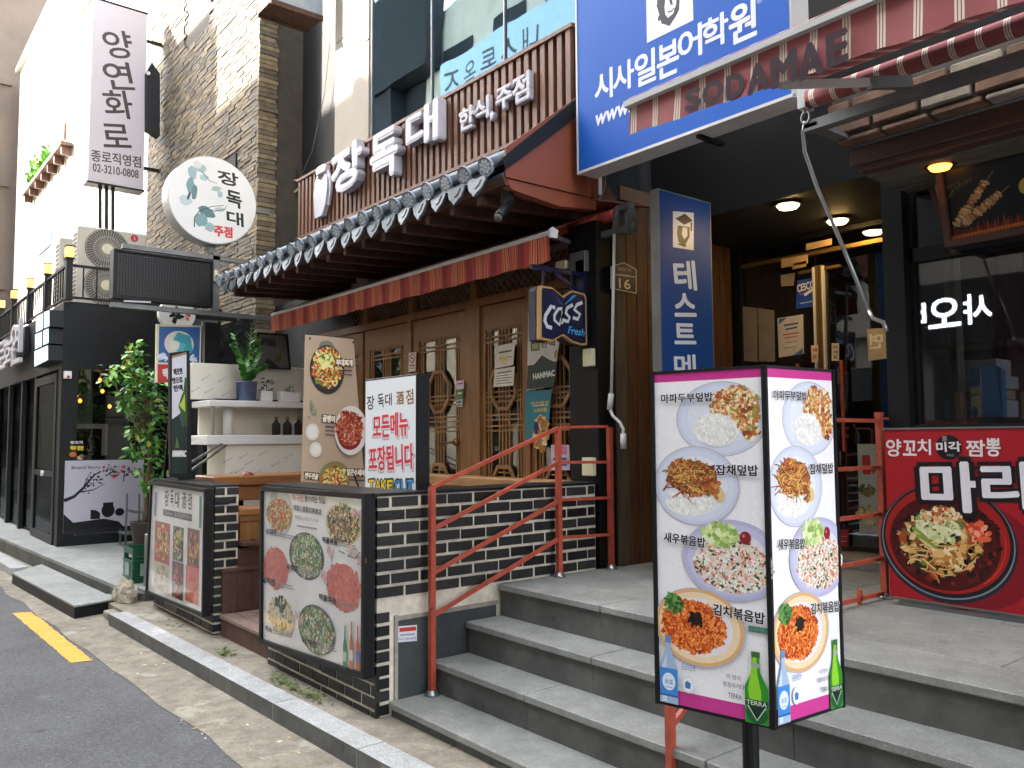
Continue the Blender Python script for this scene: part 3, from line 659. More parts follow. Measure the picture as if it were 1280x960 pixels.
# ---------------------------------------------------------------- tiled eave
EV = thing('tiled_eave', 'row of grey traditional roof tiles with white flower end caps over the doors', 'roof', (-6.2, 3.2, 3.2))
e0, e1 = Vector((0, 3.15, 3.285)), Vector((0, 3.80, 3.70)); ed_ = (e1-e0).normalized(); en = Vector((0, -ed_.z, ed_.y))
def tile_mesh(name, build, m, smooth=False):
    bb = B(); build(bb); me = bpy.data.meshes.new(name); me.from_pydata([tuple(v) for v in bb.v], [], bb.f); me.materials.append(MATS[m])
    if smooth: me.polygons.foreach_set('use_smooth', [True]*len(me.polygons))
    return me
def f_ridge(bb):
    # three overlapping half-round tiles stepping up the slope
    for k in range(3):
        s0, s1 = -.01+k*.245, .255+k*.245; lift = .0+.010*(2-k); vs = []; n = 8
        for s in (s0, s1):
            for r in (.058, .044):
                for j in range(n+1):
                    a = math.pi*j/n; r2 = r-(.006 if s == s1 else 0); p = ed_*s+UX*(r2*math.cos(a))+en*(r2*math.sin(a)+lift); vs.append(p-Vector((0, 0, 0)))
        fs = []; m = n+1
        for j in range(n):
            fs += [(j, j+1, 2*m+j+1, 2*m+j), (m+j+1, m+j, 3*m+j, 3*m+j+1), (j+1, j, m+j, m+j+1)]
        fs += [(0, 2*m, 3*m, m), (n, m+n, 3*m+n, 2*m+n)]
        bb.add(vs, fs)
def f_pan(bb):
    for k in range(3):
        s0, s1 = 0+k*.245, .265+k*.245; n = 6; vs = []
        for s, dz in ((s0, -.002), (s1, -.012)):
            for t in (0, -.012):
                for j in range(n+1):
                    q = -1+2*j/n; vs.append(ed_*s+UX*(.085*q)+en*(-.02+.03*q*q+t-dz*0-.01*k*0+(.008 if s == s0 else 0)))
        m = n+1; fs = []
        for j in range(n): fs += [(j, j+1, 2*m+j+1, 2*m+j), (m+j+1, m+j, 3*m+j, 3*m+j+1), (j+1, j, m+j, m+j+1)]
        bb.add(vs, fs)
fd = Vector((0, -.92, -.38)).normalized(); fu = UX.cross(fd); fu = fu if fu.z > 0 else -fu      # end faces look out and a little down
def f_disc(bb):
    n = 20; c = Vector((0, -.012, .012)); vs = []
    for off in (0, .022):
        for r in (.060, .050): vs += [c+fd*(off-(.006 if r < .055 and off else 0))+UX*(r*math.cos(2*math.pi*j/n))+fu*(r*math.sin(2*math.pi*j/n)) for j in range(n)]
    fs = []
    for j in range(n):
        k = (j+1) % n; fs += [(j, k, 2*n+k, 2*n+j), (2*n+j, 2*n+k, 3*n+k, 3*n+j)]
    fs += [tuple(range(3*n, 4*n)), tuple(range(n))[::-1]]; bb.add(vs, fs)
def f_flower(bb):
    c = Vector((0, -.012, .012))+fd*.0165
    for k in range(8):
        a = k*math.pi/4; q = []
        for t, r in ((-.32, .034), (-.12, .046), (.12, .046), (.32, .034), (0, .012)): q.append(c+UX*(r*math.cos(a+t))+fu*(r*math.sin(a+t)))
        bb.prism(q, fd, .004)
    bb.prism([c+UX*(.011*math.cos(j*math.pi/4))+fu*(.011*math.sin(j*math.pi/4)) for j in range(8)], fd, .005)
def f_drop(bb):
    P = [(-.085, .03), (-.05, .002), (0, -.01), (.05, .002), (.085, .03), (.088, -.03), (.06, -.085), (.025, -.11), (0, -.135), (-.025, -.11), (-.06, -.085), (-.088, -.03)]
    fd = Vector((0, -.985, .17)); fu = Vector((0, .17, .985)); c = Vector((0, -.012, -.005)); bb.prism([c+UX*x+fu*y+fd*(-.018) for x, y in P], fd, .016)
    Q = [(-.045, -.025), (0, -.035), (.045, -.025), (.03, -.062), (0, -.082), (-.03, -.062)]
    bb.prism([c+UX*x+fu*y+fd*-.003 for x, y in Q], fd, .006)
MR, MP, MD, MF, MDR = tile_mesh('ridge_tile', f_ridge, 'roof_tile', True), tile_mesh('pan_tile', f_pan, 'roof_tile', True), tile_mesh('end_cap', f_disc, 'tile_face'), tile_mesh('flower', f_flower, 'flower_white'), tile_mesh('drop_tile', f_drop, 'roof_tile')
for i in range(22):
    x = -4.08-.2235*i; base = Vector((x, e0.y, e0.z)); j = random.uniform(-.004, .004)
    base = base+Vector((random.uniform(-.006, .006), random.uniform(-.012, .012), random.uniform(-.005, .005)))
    r = piece(MR, 'ridge_tile', EV, base+en*.012); r.rotation_euler.z = random.uniform(-.02, .02)
    d = piece(MD, 'end_cap', EV, base+en*.03+Vector((0, -.005+j, 0))); d.rotation_euler = (random.uniform(-.06, .06), random.uniform(-.4, .4), random.uniform(-.08, .08))
    f = bpy.data.objects.new('flower', MF); COL.objects.link(f); f.parent = d; ORG[f.name] = ORG[d.name]
    if i < 21:
        xb = Vector((x-.1117, e0.y, e0.z)); piece(MP, 'pan_tile', EV, xb); dd = piece(MDR, 'drop_tile', EV, xb+Vector((random.uniform(-.006, .006), -.008+random.uniform(-.01, .006), random.uniform(-.008, .004)))); dd.rotation_euler = (random.uniform(-.08, .08), random.uniform(-.06, .06), random.uniform(-.08, .08))
b = B(); b.prism([(-4.0, 3.19, 3.25), (-4.0, 3.80, 3.62), (-4.0, 3.80, 3.66), (-4.0, 3.18, 3.268)], -UX, 4.78); b.build('roof_deck', 'roof_tile', EV)

# ---------------------------------------------------------------- slatted wooden sign
SG = thing('wooden_sign', 'long dark wooden slat fascia above the tiled eave carrying white raised letters', 'sign', (-6.2, 3.8, 3.8))
SX0, SX1, SZ0, SZ1 = -8.38, -4.0, 3.80, 4.42
b = B(); b.box(SX0, SX1, 3.84, 3.9, SZ0, SZ1); b.build('backing', 'slat_back', SG)
b = B(); b.box(SX0-.01, SX1+.004, 3.79, 3.92, SZ1, SZ1+.028); b.build('frame_rail', 'slat_wood', SG)
b = B(); b.box(SX0-.01, SX1+.004, 3.79, 3.92, SZ0-.028, SZ0); b.build('frame_rail', 'slat_wood', SG)
n = 49; W = (SX1-SX0)/n
SLT = shared('slat', .048, SZ1-SZ0-.002, .036, 'slat_wood')
for i in range(n): piece(SLT, 'slat', SG, (SX0+(i+.5)*W, 3.82+random.uniform(-.002, .002), (SZ0+SZ1)/2))
def lpx(text, xl, xr, yt, yb, Y, depth, parent, bold, m='letter_white', rot=0, nm='letter', shear=0):
    xc = (xl+xr)/2; yc = (yt+yb)/2; a, c = on(xl, yc, Y=Y), on(xr, yc, Y=Y); t, q = on(xc, yt, Y=Y), on(xc, yb, Y=Y)
    return letter(text, Vector((a.x, Y, q.z)), UX, UZ, c.x-a.x, t.z-q.z, depth, m, parent, nm, bold, rot, shear=shear)
YL = 3.795
for t, xl, xr, yt, yb, rot in (('장', 424, 463, 186, 241, .06), ('독', 472, 507, 165, 226, .0), ('대', 517, 558, 135, 186, .0)):
    lpx(t, xl, xr, yt, yb, YL, .085, SG, .055, rot=rot)
for t, xl, xr, yt, yb in (('한', 578, 597, 135, 164), ('식', 596, 616, 124, 153), (',', 617, 622, 141, 152), ('주', 624, 645, 109, 138), ('점', 645, 667, 94, 130)):
    lpx(t, xl, xr, yt, yb, YL, .04, SG, .05)
# jar emblem
pj = [(397, 216), (402, 213), (410, 215), (416, 222), (418, 236), (413, 256), (407, 268), (398, 271), (396, 258), (395, 236)]
c0 = on(406, 240, Y=YL)
def jr(x, z): return Vector((c0.x+x, YL, c0.z+z))
b = B(); b.prism([jr(*q) for q in ((-.12, -.26), (.04, -.26), (.11, -.16), (.15, 0), (.14, .12), (.09, .16), (.02, .1), (-.05, .14), (-.12, .12), (-.16, 0), (-.14, -.14))], -UY, .05)
b.build('jar_emblem', 'letter_white', SG)
b = B(); b.prism([jr(*q) for q in ((-.10, .19), (.10, .19), (.12, .25), (.06, .27), (-.06, .27), (-.12, .25))], -UY, .05); b.build('jar_emblem', 'letter_white', SG)
b = B()
for q0, q1 in (((.1, .2), (.17, .08)), ((.17, .08), (.175, -.02)), ((.175, -.02), (.13, -.17)), ((-.1, .2), (-.17, .1))): b.bar(jr(*q0)+Vector((0, -.02, 0)), jr(*q1)+Vector((0, -.02, 0)), .022, .04)
b.build('jar_emblem', 'letter_white', SG)

# ---------------------------------------------------------------- red awning
AW = thing('awning', 'narrow red striped retractable awning over the lattice doors', 'awning', (-6.3, 3.9, 2.9))
b = B(); b.tube([(-8.6, 3.63, 2.965), (-4.04, 3.63, 2.965)], .022, 10); b.build('front_bar', 'white_metal', AW)
b = B(); b.prism([(-4.036, 3.60, 2.93), (-4.036, 3.66, 2.93), (-4.036, 3.67, 2.985), (-4.036, 3.62, 3.0), (-4.036, 3.6, 2.98)], UX, .02); b.build('end_cap', 'white_metal', AW)
v = []; n = 92; f = []
for i in range(n+1):
    x = -8.6+4.55*i/n; wv = .010*math.sin(i*.7)+.006*math.sin(i*1.9)
    v += [(x, 3.615, 2.955), (x, 3.618+wv*.5, 2.87), (x+.005, 3.62+wv, 2.775+.008*math.sin(i*.7))]
for i in range(n): f += [(3*i, 3*i+3, 3*i+4, 3*i+1), (3*i+1, 3*i+4, 3*i+5, 3*i+2)]
mk('valance', v, f, 'awning_red', AW, smooth=True)
mk('fabric', [(-8.6, 3.64, 2.985), (-4.05, 3.64, 2.985), (-4.05, 4.13, 3.20), (-8.6, 4.13, 3.20)], [(0, 1, 2, 3)], 'awning_red', AW)
b = B(); b.tube([(-8.6, 4.13, 3.15), (-3.92, 4.13, 3.15)], .042, 12); b.build('roller', 'awning_red', AW, smooth=True)
b = B(); b.box(-8.6, -3.72, 4.09, 4.13, 3.0, 3.045); b.build('torsion_bar', 'grey_metal', AW)
b = B(); b.prism([(-3.90, 4.06, 3.0), (-3.90, 4.16, 3.0), (-3.90, 4.18, 3.1), (-3.90, 4.16, 3.2), (-3.90, 4.10, 3.2), (-3.90, 4.07, 3.12)], UX, .02); b.prism([(-3.78, 4.06, 2.98), (-3.78, 4.16, 2.98), (-3.78, 4.17, 3.1), (-3.78, 4.12, 3.2), (-3.78, 4.07, 3.12)], UX, .02); b.box(-3.9, -3.78, 4.1, 4.16, 3.16, 3.2); b.build('bracket', 'grey_metal', AW)
b = B(); b.bar((-4.35, 4.1, 3.02), (-4.1, 3.66, 2.97), .04, .03); b.bar((-8.3, 4.1, 3.02), (-8.45, 3.66, 2.97), .04, .03); b.build('arm', 'grey_metal', AW)
cr = thing('awning_crank', 'white crank rod with a bent end hanging before the brown plank wall', 'crank rod', (-3.85, 4.08, 1.6))
q = [on(768, 290, Y=4.08), on(766, 400, Y=4.08), on(764, 505, Y=4.08)]
b = B(); b.tube(q, .011, 8); b.build('rod', 'white_paint', cr, smooth=True)
q = [on(764, 492, Y=4.08), on(762, 512, Y=4.08)]; b = B(); b.tube(q, .02, 10); q2 = [on(779, 542, Y=4.08), on(779.5, 561, Y=4.08)]; b.tube(q2, .02, 10); b.build('grip', 'white_paint', cr, smooth=True)
b = B(); b.tube([on(x, y, Y=4.08) for x, y in ((762, 510), (766, 520), (775, 528), (779, 536), (779, 545))], .011, 8); b.build('bend', 'white_paint', cr, smooth=True)
sh = thing('metal_sheet', 'thin rusty metal sheet lying level under the gable by the blue sign', 'sheet', (-3.9, 4, 3.2))
b = B(); b.prism([on(667, 262, Z=3.235), on(700, 249.5, Z=3.235), on(745, 250, Z=3.235), on(812, 258.5, Z=3.235), on(745, 268, Z=3.235), on(696, 273, Z=3.235)], UZ, .006); b.build('sheet', 'rust_panel', sh)
cc = thing('security_camera', 'small black security camera under the end of the tiled eave', 'camera', on(632, 250, X=-4.05))
b = B(); b.box(-4.09, -4.03, 3.24, 3.30, 3.10, 3.2); b.build('mount', 'black_paint', cc)
a_ = on(640, 250, X=-4.06); c_ = on(623, 272, X=-4.02)
b = B(); b.tube([a_, a_.lerp(c_, .8), c_], .03, 12, rs=[.026, .034, .034]); b.build('body', 'black_paint', cc, smooth=True)
b = B(); b.tube([c_.lerp(a_, -.0), c_.lerp(a_, -.06)], .028, 12); b.build('lens_ring', 'grey_metal', cc, smooth=True)
eb = thing('junction_box', 'grey electrical box with a small floodlight high beside the beer sign', 'electric box', on(718, 335, Y=4.03))
def ybox(px0, px1, py0, py1, Y, d, name, m, par):
    a, c = on(px0, (py0+py1)/2, Y=Y), on(px1, (py0+py1)/2, Y=Y); t, q = on((px0+px1)/2, py0, Y=Y), on((px0+px1)/2, py1, Y=Y)
    bb = B(); bb.bev(a.x, c.x, Y, Y+d, q.z, t.z, .004); return bb.build(name, m, par)
ybox(711, 731, 315, 341, 4.0, .08, 'box', 'grey_metal', eb); ybox(694, 706, 326, 336, 3.98, .05, 'floodlight', 'cream_plastic', eb)

# ================================================================ PLANK WALL, RECESS AND SHOP ON THE RIGHT
PW = thing('plank_wall', 'vertical brown plank wall beside the recessed glass entrance', 'wall', (-4, 4.7, .72))
y = 4.205; i = 0; random.seed(5)
for wd in (.10, .105, .12, .12, .13, .12, .125, .12, .125, .13, .13):
    b = B(); b.bev(-4.03, -3.998+random.uniform(-.002, .002), y, y+wd-.006, .724, 3.28, .004); b.build('plank', 'plank_grey' if i == 0 else 'plank_brown', PW); y += wd; i += 1
b = B(); b.box(-4.05, -4.032, 4.2, 5.7, .724, 3.3); b.build('backing', 'near_black', PW)
SB = thing('shop_building', 'dark fronted shop building on the right with a recessed glass entrance', 'building', (-2, 5, 0))
b = B(); b.box(-4.03, 2.5, 4.62, 4.80, 3.15, 4.9); b.build('fascia', 'deep_black', SB)
b = B(); b.box(-4.03, 2.5, 4.60, 8.6, 3.12, 3.148); b.build('ceiling', 'deep_black', SB)
b = B(); b.box(-2.43, 2.5, 4.05, 4.9, 4.95, 9.5); b.box(-4.03, -2.43, 4.25, 4.9, 4.95, 9.5); b.build('upper_wall', 'cream_wall', SB)
b = B(); b.box(-2.35, -1.2, 4.0, 4.045, 5.2, 6.9); b.build('upper_window', 'window_glass', SB)
b = B(); b.box(-4.03, 2.5, 8.6, 8.7, .7, 3.11); b.box(-4.04, -3.99, 5.76, 8.6, .72, 3.11); b.build('interior_wall', 'interior_brown', SB)
b = B(); b.box(-2.25, -2.135, 4.52, 4.66, .724, 3.11); b.build('pillar', 'black_paint', SB)
b = B(); b.box(-2.24, -2.17, 4.66, 8.6, .724, 3.11); b.build('party_wall', 'interior', SB)
YG = 5.6
def frame(name, par, boxes, m):
    bb = B()
    for q in boxes: bb.box(*q)
    return bb.build(name, m, par)
ent = frame('entrance_frame', SB, [(-3.995, -3.94, YG-.04, YG+.05, .812, 3.115), (-2.3, -2.252, YG-.04, YG+.05, .812, 3.115), (-3.94, -2.3, YG-.03, YG+.04, 3.08, 3.115)], 'black_paint')
frame('entrance_rail', SB, [(-3.94, -2.3, YG-.02, YG+.03, 2.955, 2.985)], 'brass')
dx = on(1027, 420, Y=YG).x
for s, x0, x1 in ((0, -3.93, dx-.026), (1, dx+.026, -2.31)):
    d = B(); d.box(x0, x1, YG, YG+.012, .83, 2.95); d = d.build('entrance_door', 'door_glass', SB)
    hx = x1-.01 if s == 0 else x0+.01
    hh = B(); hh.box(hx-.008, hx+.008, YG-.03, YG-.004, .84, 2.86); hh.build('edge_strip', 'white_paint', d)
    hh = B(); hh.box(*((hx+.009, dx-.003) if s == 0 else (dx+.003, hx-.009)), YG-.02, YG+.02, .84, 2.87); hh.build('meeting_stile', 'brass_dull', d)
    hh = B(); hh.box(*((hx-.13, hx-.012) if s == 0 else (hx+.012, hx+.13)), YG-.02, YG+.02, 2.83, 2.85); hh.build('patch_fitting', 'brass', d)
    hh = B(); gx = hx-.14 if s == 0 else hx+.14; hh.tube([(gx, YG-.05, 1.5), (gx, YG-.05, 2.15)], .014, 8); hh.box(gx-.01, gx+.01, YG-.05, YG, 1.6, 1.62); hh.box(gx-.01, gx+.01, YG-.05, YG, 2.05, 2.07); hh.build('pull_handle', 'red_paint', d)
b = B(); b.box(-3.93, -2.31, YG, YG+.012, 2.988, 3.078); b.build('transom_pane', 'door_glass', SB)
def downlight(px, py, Z, label, m, r=.075):
    p = on(px, py, Z=Z); t = thing('ceiling_light', label, 'lamp', p, group=None)
    b = B(); b.tube([(p.x, p.y, Z+.03), (p.x, p.y, Z+.004)], r+.02, 20); b.build('trim_ring', 'black_paint', t)
    b = B(); b.tube([(p.x, p.y, Z+.004), (p.x, p.y, Z-.012)], r, 20, rs=[r, r*.8]); b.build('bulb', m, t)
downlight(985, 258, 3.10, 'warm round ceiling light in the recess nearer the street', 'warm_lamp', .07)
downlight(1047, 277, 3.10, 'warm round ceiling light in the recess nearer the glass doors', 'warm_lamp', .07)
# stickers and papers on the entrance glass
YE = YG-.006
def cesco(p):
    p.tpx('CESCO', (997, 361), (1018, 355), 9, 'e8e8f0', .02); a, c = p.uv(999, 366), p.uv(1006, 367); p.line([a, (a+c)/2+Vector((0, -.012)), c], .008, 'd04a6a')
    p.line([p.uv(1006, 369), p.uv(1020, 359)], .022, 'e8e8f0'); bars(p, [(1000, 379, 1016, 376, 1.2)], 'c0c8e0')
notice('sticker', 'blue pest-control sticker on the left entrance door near the centre stile', 'sticker', [(995, 386), (1019, 383), (1020, 346), (997, 351)], Y=YE, base='1c4fae', draw=cesco)
notice('notice', 'white notice with blue corners on the left entrance door', 'notice', [(974, 447), (1005, 442), (1004, 393), (972, 398)], Y=YE, base='d8d2c8',
       draw=lambda p: (p.quad([(974, 406), (984, 397), (974, 399)], '3a78b8'), p.quad([(1004, 435), (1004, 442), (992, 444)], '3a78b8'), bars(p, [(980, 406, 998, 403, 2), (982, 411, 997, 408, 2)], '38488a'), bars(p, [(979, 418, 999, 415, 1.5), (981, 422, 997, 419.5, 1.2)], 'c04a4a'), bars(p, [(983, 428, 996, 426, .8), (980, 435, 996, 433, .8)], '777777')))
for k, q in enumerate(([(927, 451), (947, 452), (947, 385), (926, 383)], [(949, 452), (969, 452), (968, 388), (948, 385)])):
    notice('notice', ['tall plain paper on the entrance glass, first from the blue pylon sign', 'tall plain paper on the entrance glass, second from the blue pylon sign'][k], 'notice', q, Y=YE, base='8f877a', draw=lambda p: None)
for k, (q, bs) in enumerate((([(977, 335), (1010, 329), (1010, 318), (977, 324)], 'c8ae80'), ([(991, 337), (1008, 333), (1008, 326), (991, 330)], 'b89a6c'), ([(1008, 313), (1040, 306), (1040, 298), (1008, 305)], 'bfa276'), ([(977, 358), (992, 357), (994, 341), (976, 344)], '9c8f78'))):
    notice('paper_slip', ['blank yellowed paper slip on the entrance transom left of the stile', 'short yellowed slip hanging just under the longer one on the transom', 'blank yellowed slip above the gold rail right of the others', 'pale square label on the glass beside the blue sticker'][k], 'paper', q, Y=YE-.04 if k < 3 else YE, base=bs)
notice('notice', 'small white tag with red writing left of the door edge strips', 'sign', [(1015, 453), (1023, 453), (1023, 431), (1014, 432)], Y=YE-.03, base='ddc9b4', draw=lambda p: (p.tpx('매', (1016.5, 438), (1021.5, 437.5), 5, 'c03a30', .03), p.tpx('운', (1016.5, 446), (1021.5, 445.5), 5, 'c03a30', .03)))
notice('notice', 'small white tag with black writing right of the door edge strips', 'sign', [(1040, 451), (1049, 451), (1049, 429), (1040, 429)], Y=YE-.03, base='d5cbb8', draw=lambda p: (p.tpx('미', (1042, 434), (1047, 434), 4, '303030', .03), p.tpx('세', (1042, 440), (1047, 440), 4, '303030', .03), p.tpx('요', (1042, 446), (1047, 446), 4, '303030', .03)))
notice('notice', 'white paper with a ghostly reflected word on the right entrance door beside the pillar', 'notice', [(1086, 451), (1110, 448), (1110, 410), (1084, 411)], Y=YE, base='b0a68c', draw=lambda p: (p.text('면', *(p.uv(1088, 436)), .09, .10, 'e6e6e0', .03, mirror=True), bars(p, [(1096, 444, 1104, 443, .8)], '8a8068')))  # mirrored word is a reflection painted onto the sheet
notice('poster', 'pale tall poster with a red figure one leaning behind the railing post', 'poster', [(1075, 668), (1098, 668), (1098, 555), (1072, 555)], Y=YE-.02, base='a9b5b0',
       draw=lambda p: (p.tpx('1', (1080, 581), (1087, 581), 21, 'b03a3a', .06), p.tpx('+', (1089, 588), (1095, 588), 8, 'b03a3a', .05), p.chunks(*p.uv(1084, 613), .05, .04, [lin('7a6a3a'), lin('4a5a40'), lin('90855c')], 30, .03), p.chunks(*p.uv(1085, 645), .06, .07, [lin('c0b88c'), lin('9c9068'), lin('d0c8a0')], 30, .05)))
notice('notice', 'small red label low on the dark entrance frame', 'sticker', [(1050, 683), (1061, 684), (1061, 662), (1050, 662)], Y=YE-.02, base='a83a44', draw=lambda p: bars(p, [(1052, 670, 1059, 670, 1), (1052, 676, 1059, 676, 1)], 'd8b0b0'))

# ---------------------------------------------------------------- shop window on the right
b = B(); b.box(-2.13, 2.5, 4.56, 4.66, .724, 1.64); b.build('window_base', 'black_matte', SB)
b = B(); b.box(-2.13, 2.5, 4.54, 4.70, 1.641, 1.665); b.box(-2.13, 2.5, 4.58, 4.66, 2.56, 2.64); b.box(-2.133, -2.112, 4.58, 4.66, 1.667, 3.0); b.build('window_frame', 'black_paint', SB)
b = B(); b.box(-2.11, 2.5, 4.61, 4.62, 1.667, 2.56); b.build('window_pane', 'shop_glass', SB)
b = B(); b.box(-2.11, 2.5, 4.61, 4.62, 2.64, 3.0); b.build('window_pane', 'shop_glass', SB)
b = B(); b.box(-2.16, 2.5, 6.0, 6.05, .72, 3.0); b.build('inner_wall', 'near_black', SB)
b = B(); b.box(-2.12, 2.4, 4.72, 5.2, 1.60, 1.64); b.build('counter', 'wood_beam', SB)
cu = thing('curtain', 'dark red curtain panel hanging inside the shop window', 'curtain', (-2.2, 5.6, 1.6))
mat('curtain_red', '5a1418', .85, var=.25, scale=3, stretch=(8, 8, .5)); mat('curtain_grey', '6e6a60', .85, var=.2, scale=3, stretch=(8, 8, .5))
b = B(); xs_ = [(-2.35+.02*i, 5.4+.02*math.sin(i*1.5)) for i in range(18)]
b = B(); b.prism([(-2.02+.03*i, 5.35+.02*math.sin(i*1.4), 1.2) for i in range(14)]+[(-2.02+.03*i, 5.38+.02*math.sin(i*1.4), 1.2) for i in range(13, -1, -1)], UZ, 1.7); b.build('cloth', 'curtain_red', cu)
cu = thing('curtain', 'narrow grey curtain edge inside the shop window beside the pillar', 'curtain', (-2.1, 5.0, 1.6))
b = B(); b.prism([(-2.07+.02*i, 4.86+.012*math.sin(i*1.7), 1.66) for i in range(5)]+[(-2.07+.02*i, 4.88+.012*math.sin(i*1.7), 1.66) for i in range(4, -1, -1)], UZ, 1.0); b.build('cloth', 'curtain_grey', cu)
# things on the counter inside
def bxpx(name, label, cat, px0, px1, py0, py1, Y, d, m, part='body', extra=None, col=None, par=None, bevel=.004):
    a, c = on(px0, (py0+py1)/2, Y=Y), on(px1, (py0+py1)/2, Y=Y); t, q = on((px0+px1)/2, py0, Y=Y), on((px0+px1)/2, py1, Y=Y)
    T = thing(name, label, cat, ((a.x+c.x)/2, Y+d/2, q.z)) if par is None else par
    bb = B(); bb.bev(a.x, c.x, Y, Y+d, q.z, t.z, bevel); bb.build(part, m, T)
    if extra: extra(T, a.x, c.x, q.z, t.z, Y)
    return T
mat('box_grey', '9c9aa4', .6, var=.08); mat('box_brown', '8f7d68', .7, var=.1); mat('bag_blue', '2c6fa5', .45, var=.06); mat('bag_yellow', 'd8d29c', .5, var=.05); mat('upright_wood', 'b0874e', .5, var=.15)
bxpx('carton', 'grey printed carton on top of the pile inside the window', 'box', 1190, 1246, 450, 470, 4.95, .2, 'box_grey')
bxpx('carton', 'wide grey carton in the middle of the pile inside the window', 'box', 1186, 1254, 471, 487, 4.95, .22, 'box_grey')
bxpx('carton', 'pale carton third down the pile inside the window', 'box', 1190, 1250, 488, 500, 4.95, .22, 'box_brown')
bxpx('carton', 'grey carton at the bottom of the pile inside the window', 'box', 1180, 1252, 501, 522, 4.95, .24, 'box_grey')
bt = thing('snack_bag', 'blue and yellow gusseted gift bag standing on the counter in the window', 'bag', on(1225, 522, Y=4.78))
a, c = on(1213, 490, Y=4.78), on(1226, 490, Y=4.78); t_, q_ = on(1220, 460, Y=4.78), on(1220, 521, Y=4.78)
b = B(); b.prism([(a.x, 4.78, q_.z), (c.x, 4.78, q_.z), (c.x, 4.78, t_.z-.03), ((a.x+c.x)/2, 4.80, t_.z), (a.x, 4.78, t_.z-.03)], UY, .06); b.build('front_panel', 'bag_yellow', bt)
b = B(); b.prism([(c.x+.001, 4.78, q_.z), (c.x+.09, 4.82, q_.z), (c.x+.09, 4.82, t_.z-.02), (c.x+.06, 4.82, t_.z+.01), (c.x+.001, 4.79, t_.z+.005)], UY, .06); b.build('gusset', 'bag_blue', bt)
b = B(); b.prism([(a.x-.001, 4.775, t_.z-.10), (c.x, 4.775, t_.z-.10), (c.x, 4.775, t_.z-.0), (a.x+.01, 4.775, t_.z+.004)], UY, .004); b.build('top_panel', 'bag_blue', bt)
p = Print((0, 4.779, 0), UX); p.quad([(1214.5, 495.5), (1224, 494.5), (1224, 491.5), (1214.5, 492.5)], '2a4a8a'); e = p.uv(1219, 515); p.ell(e.x, e.y, .016, .03, '24407c'); e = p.uv(1219, 480); p.ell(e.x, e.y, .015, .02, 'c8a850'); p.build('printed_face', bt)
for k, (x0, x1) in enumerate(((1193.5, 1202), (1276, 1286))):
    bxpx('wooden_upright', ['short pale wooden upright on the counter left of the blue bag', 'short pale wooden upright on the counter at the right photo edge'][k], 'wooden post', x0, x1, 490, 524, 4.76, .04, 'upright_wood')
# brick soffit and timber beams above the window
mat('soffit_brick', '6a4f3e', .85, var=.35, scale=9, bump=.4, dirt=.2); mat('soffit_brick_pale', '8d8272', .85, var=.25, scale=9, bump=.4, dirt=.2); mat('soffit_plank', '5a564a', .75, var=.35, scale=4, stretch=(.8, 6, 6), bump=.2)
b = B(); b.box(-2.18, 2.5, 3.90, 4.02, 3.10, 3.35); b.build('soffit_core', 'brick_mortar', SB)
random.seed(11)
for row, (z0, z1) in enumerate(((3.125, 3.2), (3.212, 3.29), (3.30, 3.36))):
    x = -2.19-(.1 if row % 2 else 0)
    while x < .6:
        L = .235; x0 = max(x, -2.19)
        if row < 2 or x > -1.4:
            b = B(); b.bev(x0, x+L-.02, 3.875+random.uniform(-.008, .004), 3.91, z0+random.uniform(0, .006), z1, .006); b.build('brick', random.choice(['soffit_brick', 'soffit_brick', 'soffit_brick_pale']), SB)
        x += L
x = -2.15
while x < .6:
    b = B(); b.bev(x, x+.215, 3.885, 3.975, 3.085, 3.11+random.uniform(-.003, .003), .005); b.build('brick', random.choice(['soffit_brick_pale', 'soffit_brick']), SB); x += .235
b = B(); b.bev(-2.12, 2.5, 4.03, 4.11, 2.96, 3.085, .006); b.build('timber_beam', 'wood_beam', SB)
b = B(); b.bev(-2.15, 2.5, 4.0, 4.028, 2.99, 3.082, .005); b.build('timber_beam', 'wood_beam', SB)
for k in range(5):
    y0 = 4.115+k*.09; x = -2.12
    for L in ((.9, 1.3, 2.3) if k % 2 else (1.5, .8, 2.2)):
        b = B(); b.bev(x, min(x+L-.006, 2.5), y0, y0+.084, 2.955-random.uniform(0, .006), 2.98, .003); b.build('soffit_plank', 'soffit_plank', SB); x += L
downlight(1175, 209, 2.945, 'orange round ceiling light under the timber soffit', 'orange_lamp', .055)
# skewer sign box
KS = thing('skewer_sign', 'dark tilted sign box picturing two grilled skewers over flames', 'sign', (-1.6, 4.4, 2.5))
A0 = on(1172, 224, Y=4.34); A1 = on(1186, 309, Y=4.42); zt, zb = 2.95, A1.z
T0, T1 = Vector((A0.x, 4.34, zt)), Vector((A0.x, 4.42, zb))
vd = (T0-T1); Lh = vd.length; vd.normalize()
b = B(); b.prism([(A0.x-.001, 4.35, zt), (A0.x-.001, 4.43, zb), (A0.x-.001, 4.56, zb), (A0.x-.001, 4.56, zt)], UX, 2.6); b.build('box', 'near_black', KS)
b = B(); nrm = UX.cross(vd)
b.obox(T1+nrm*.0, UX, vd, nrm, 2.6, .035, .03); b.obox(T1+vd*.035, UX, vd, nrm, .03, Lh-.035, .03); b.build('frame', 'wood_beam', KS)
cols_ = ['a98a50', '857a72', '6d5560', '4a3540', '77705c']
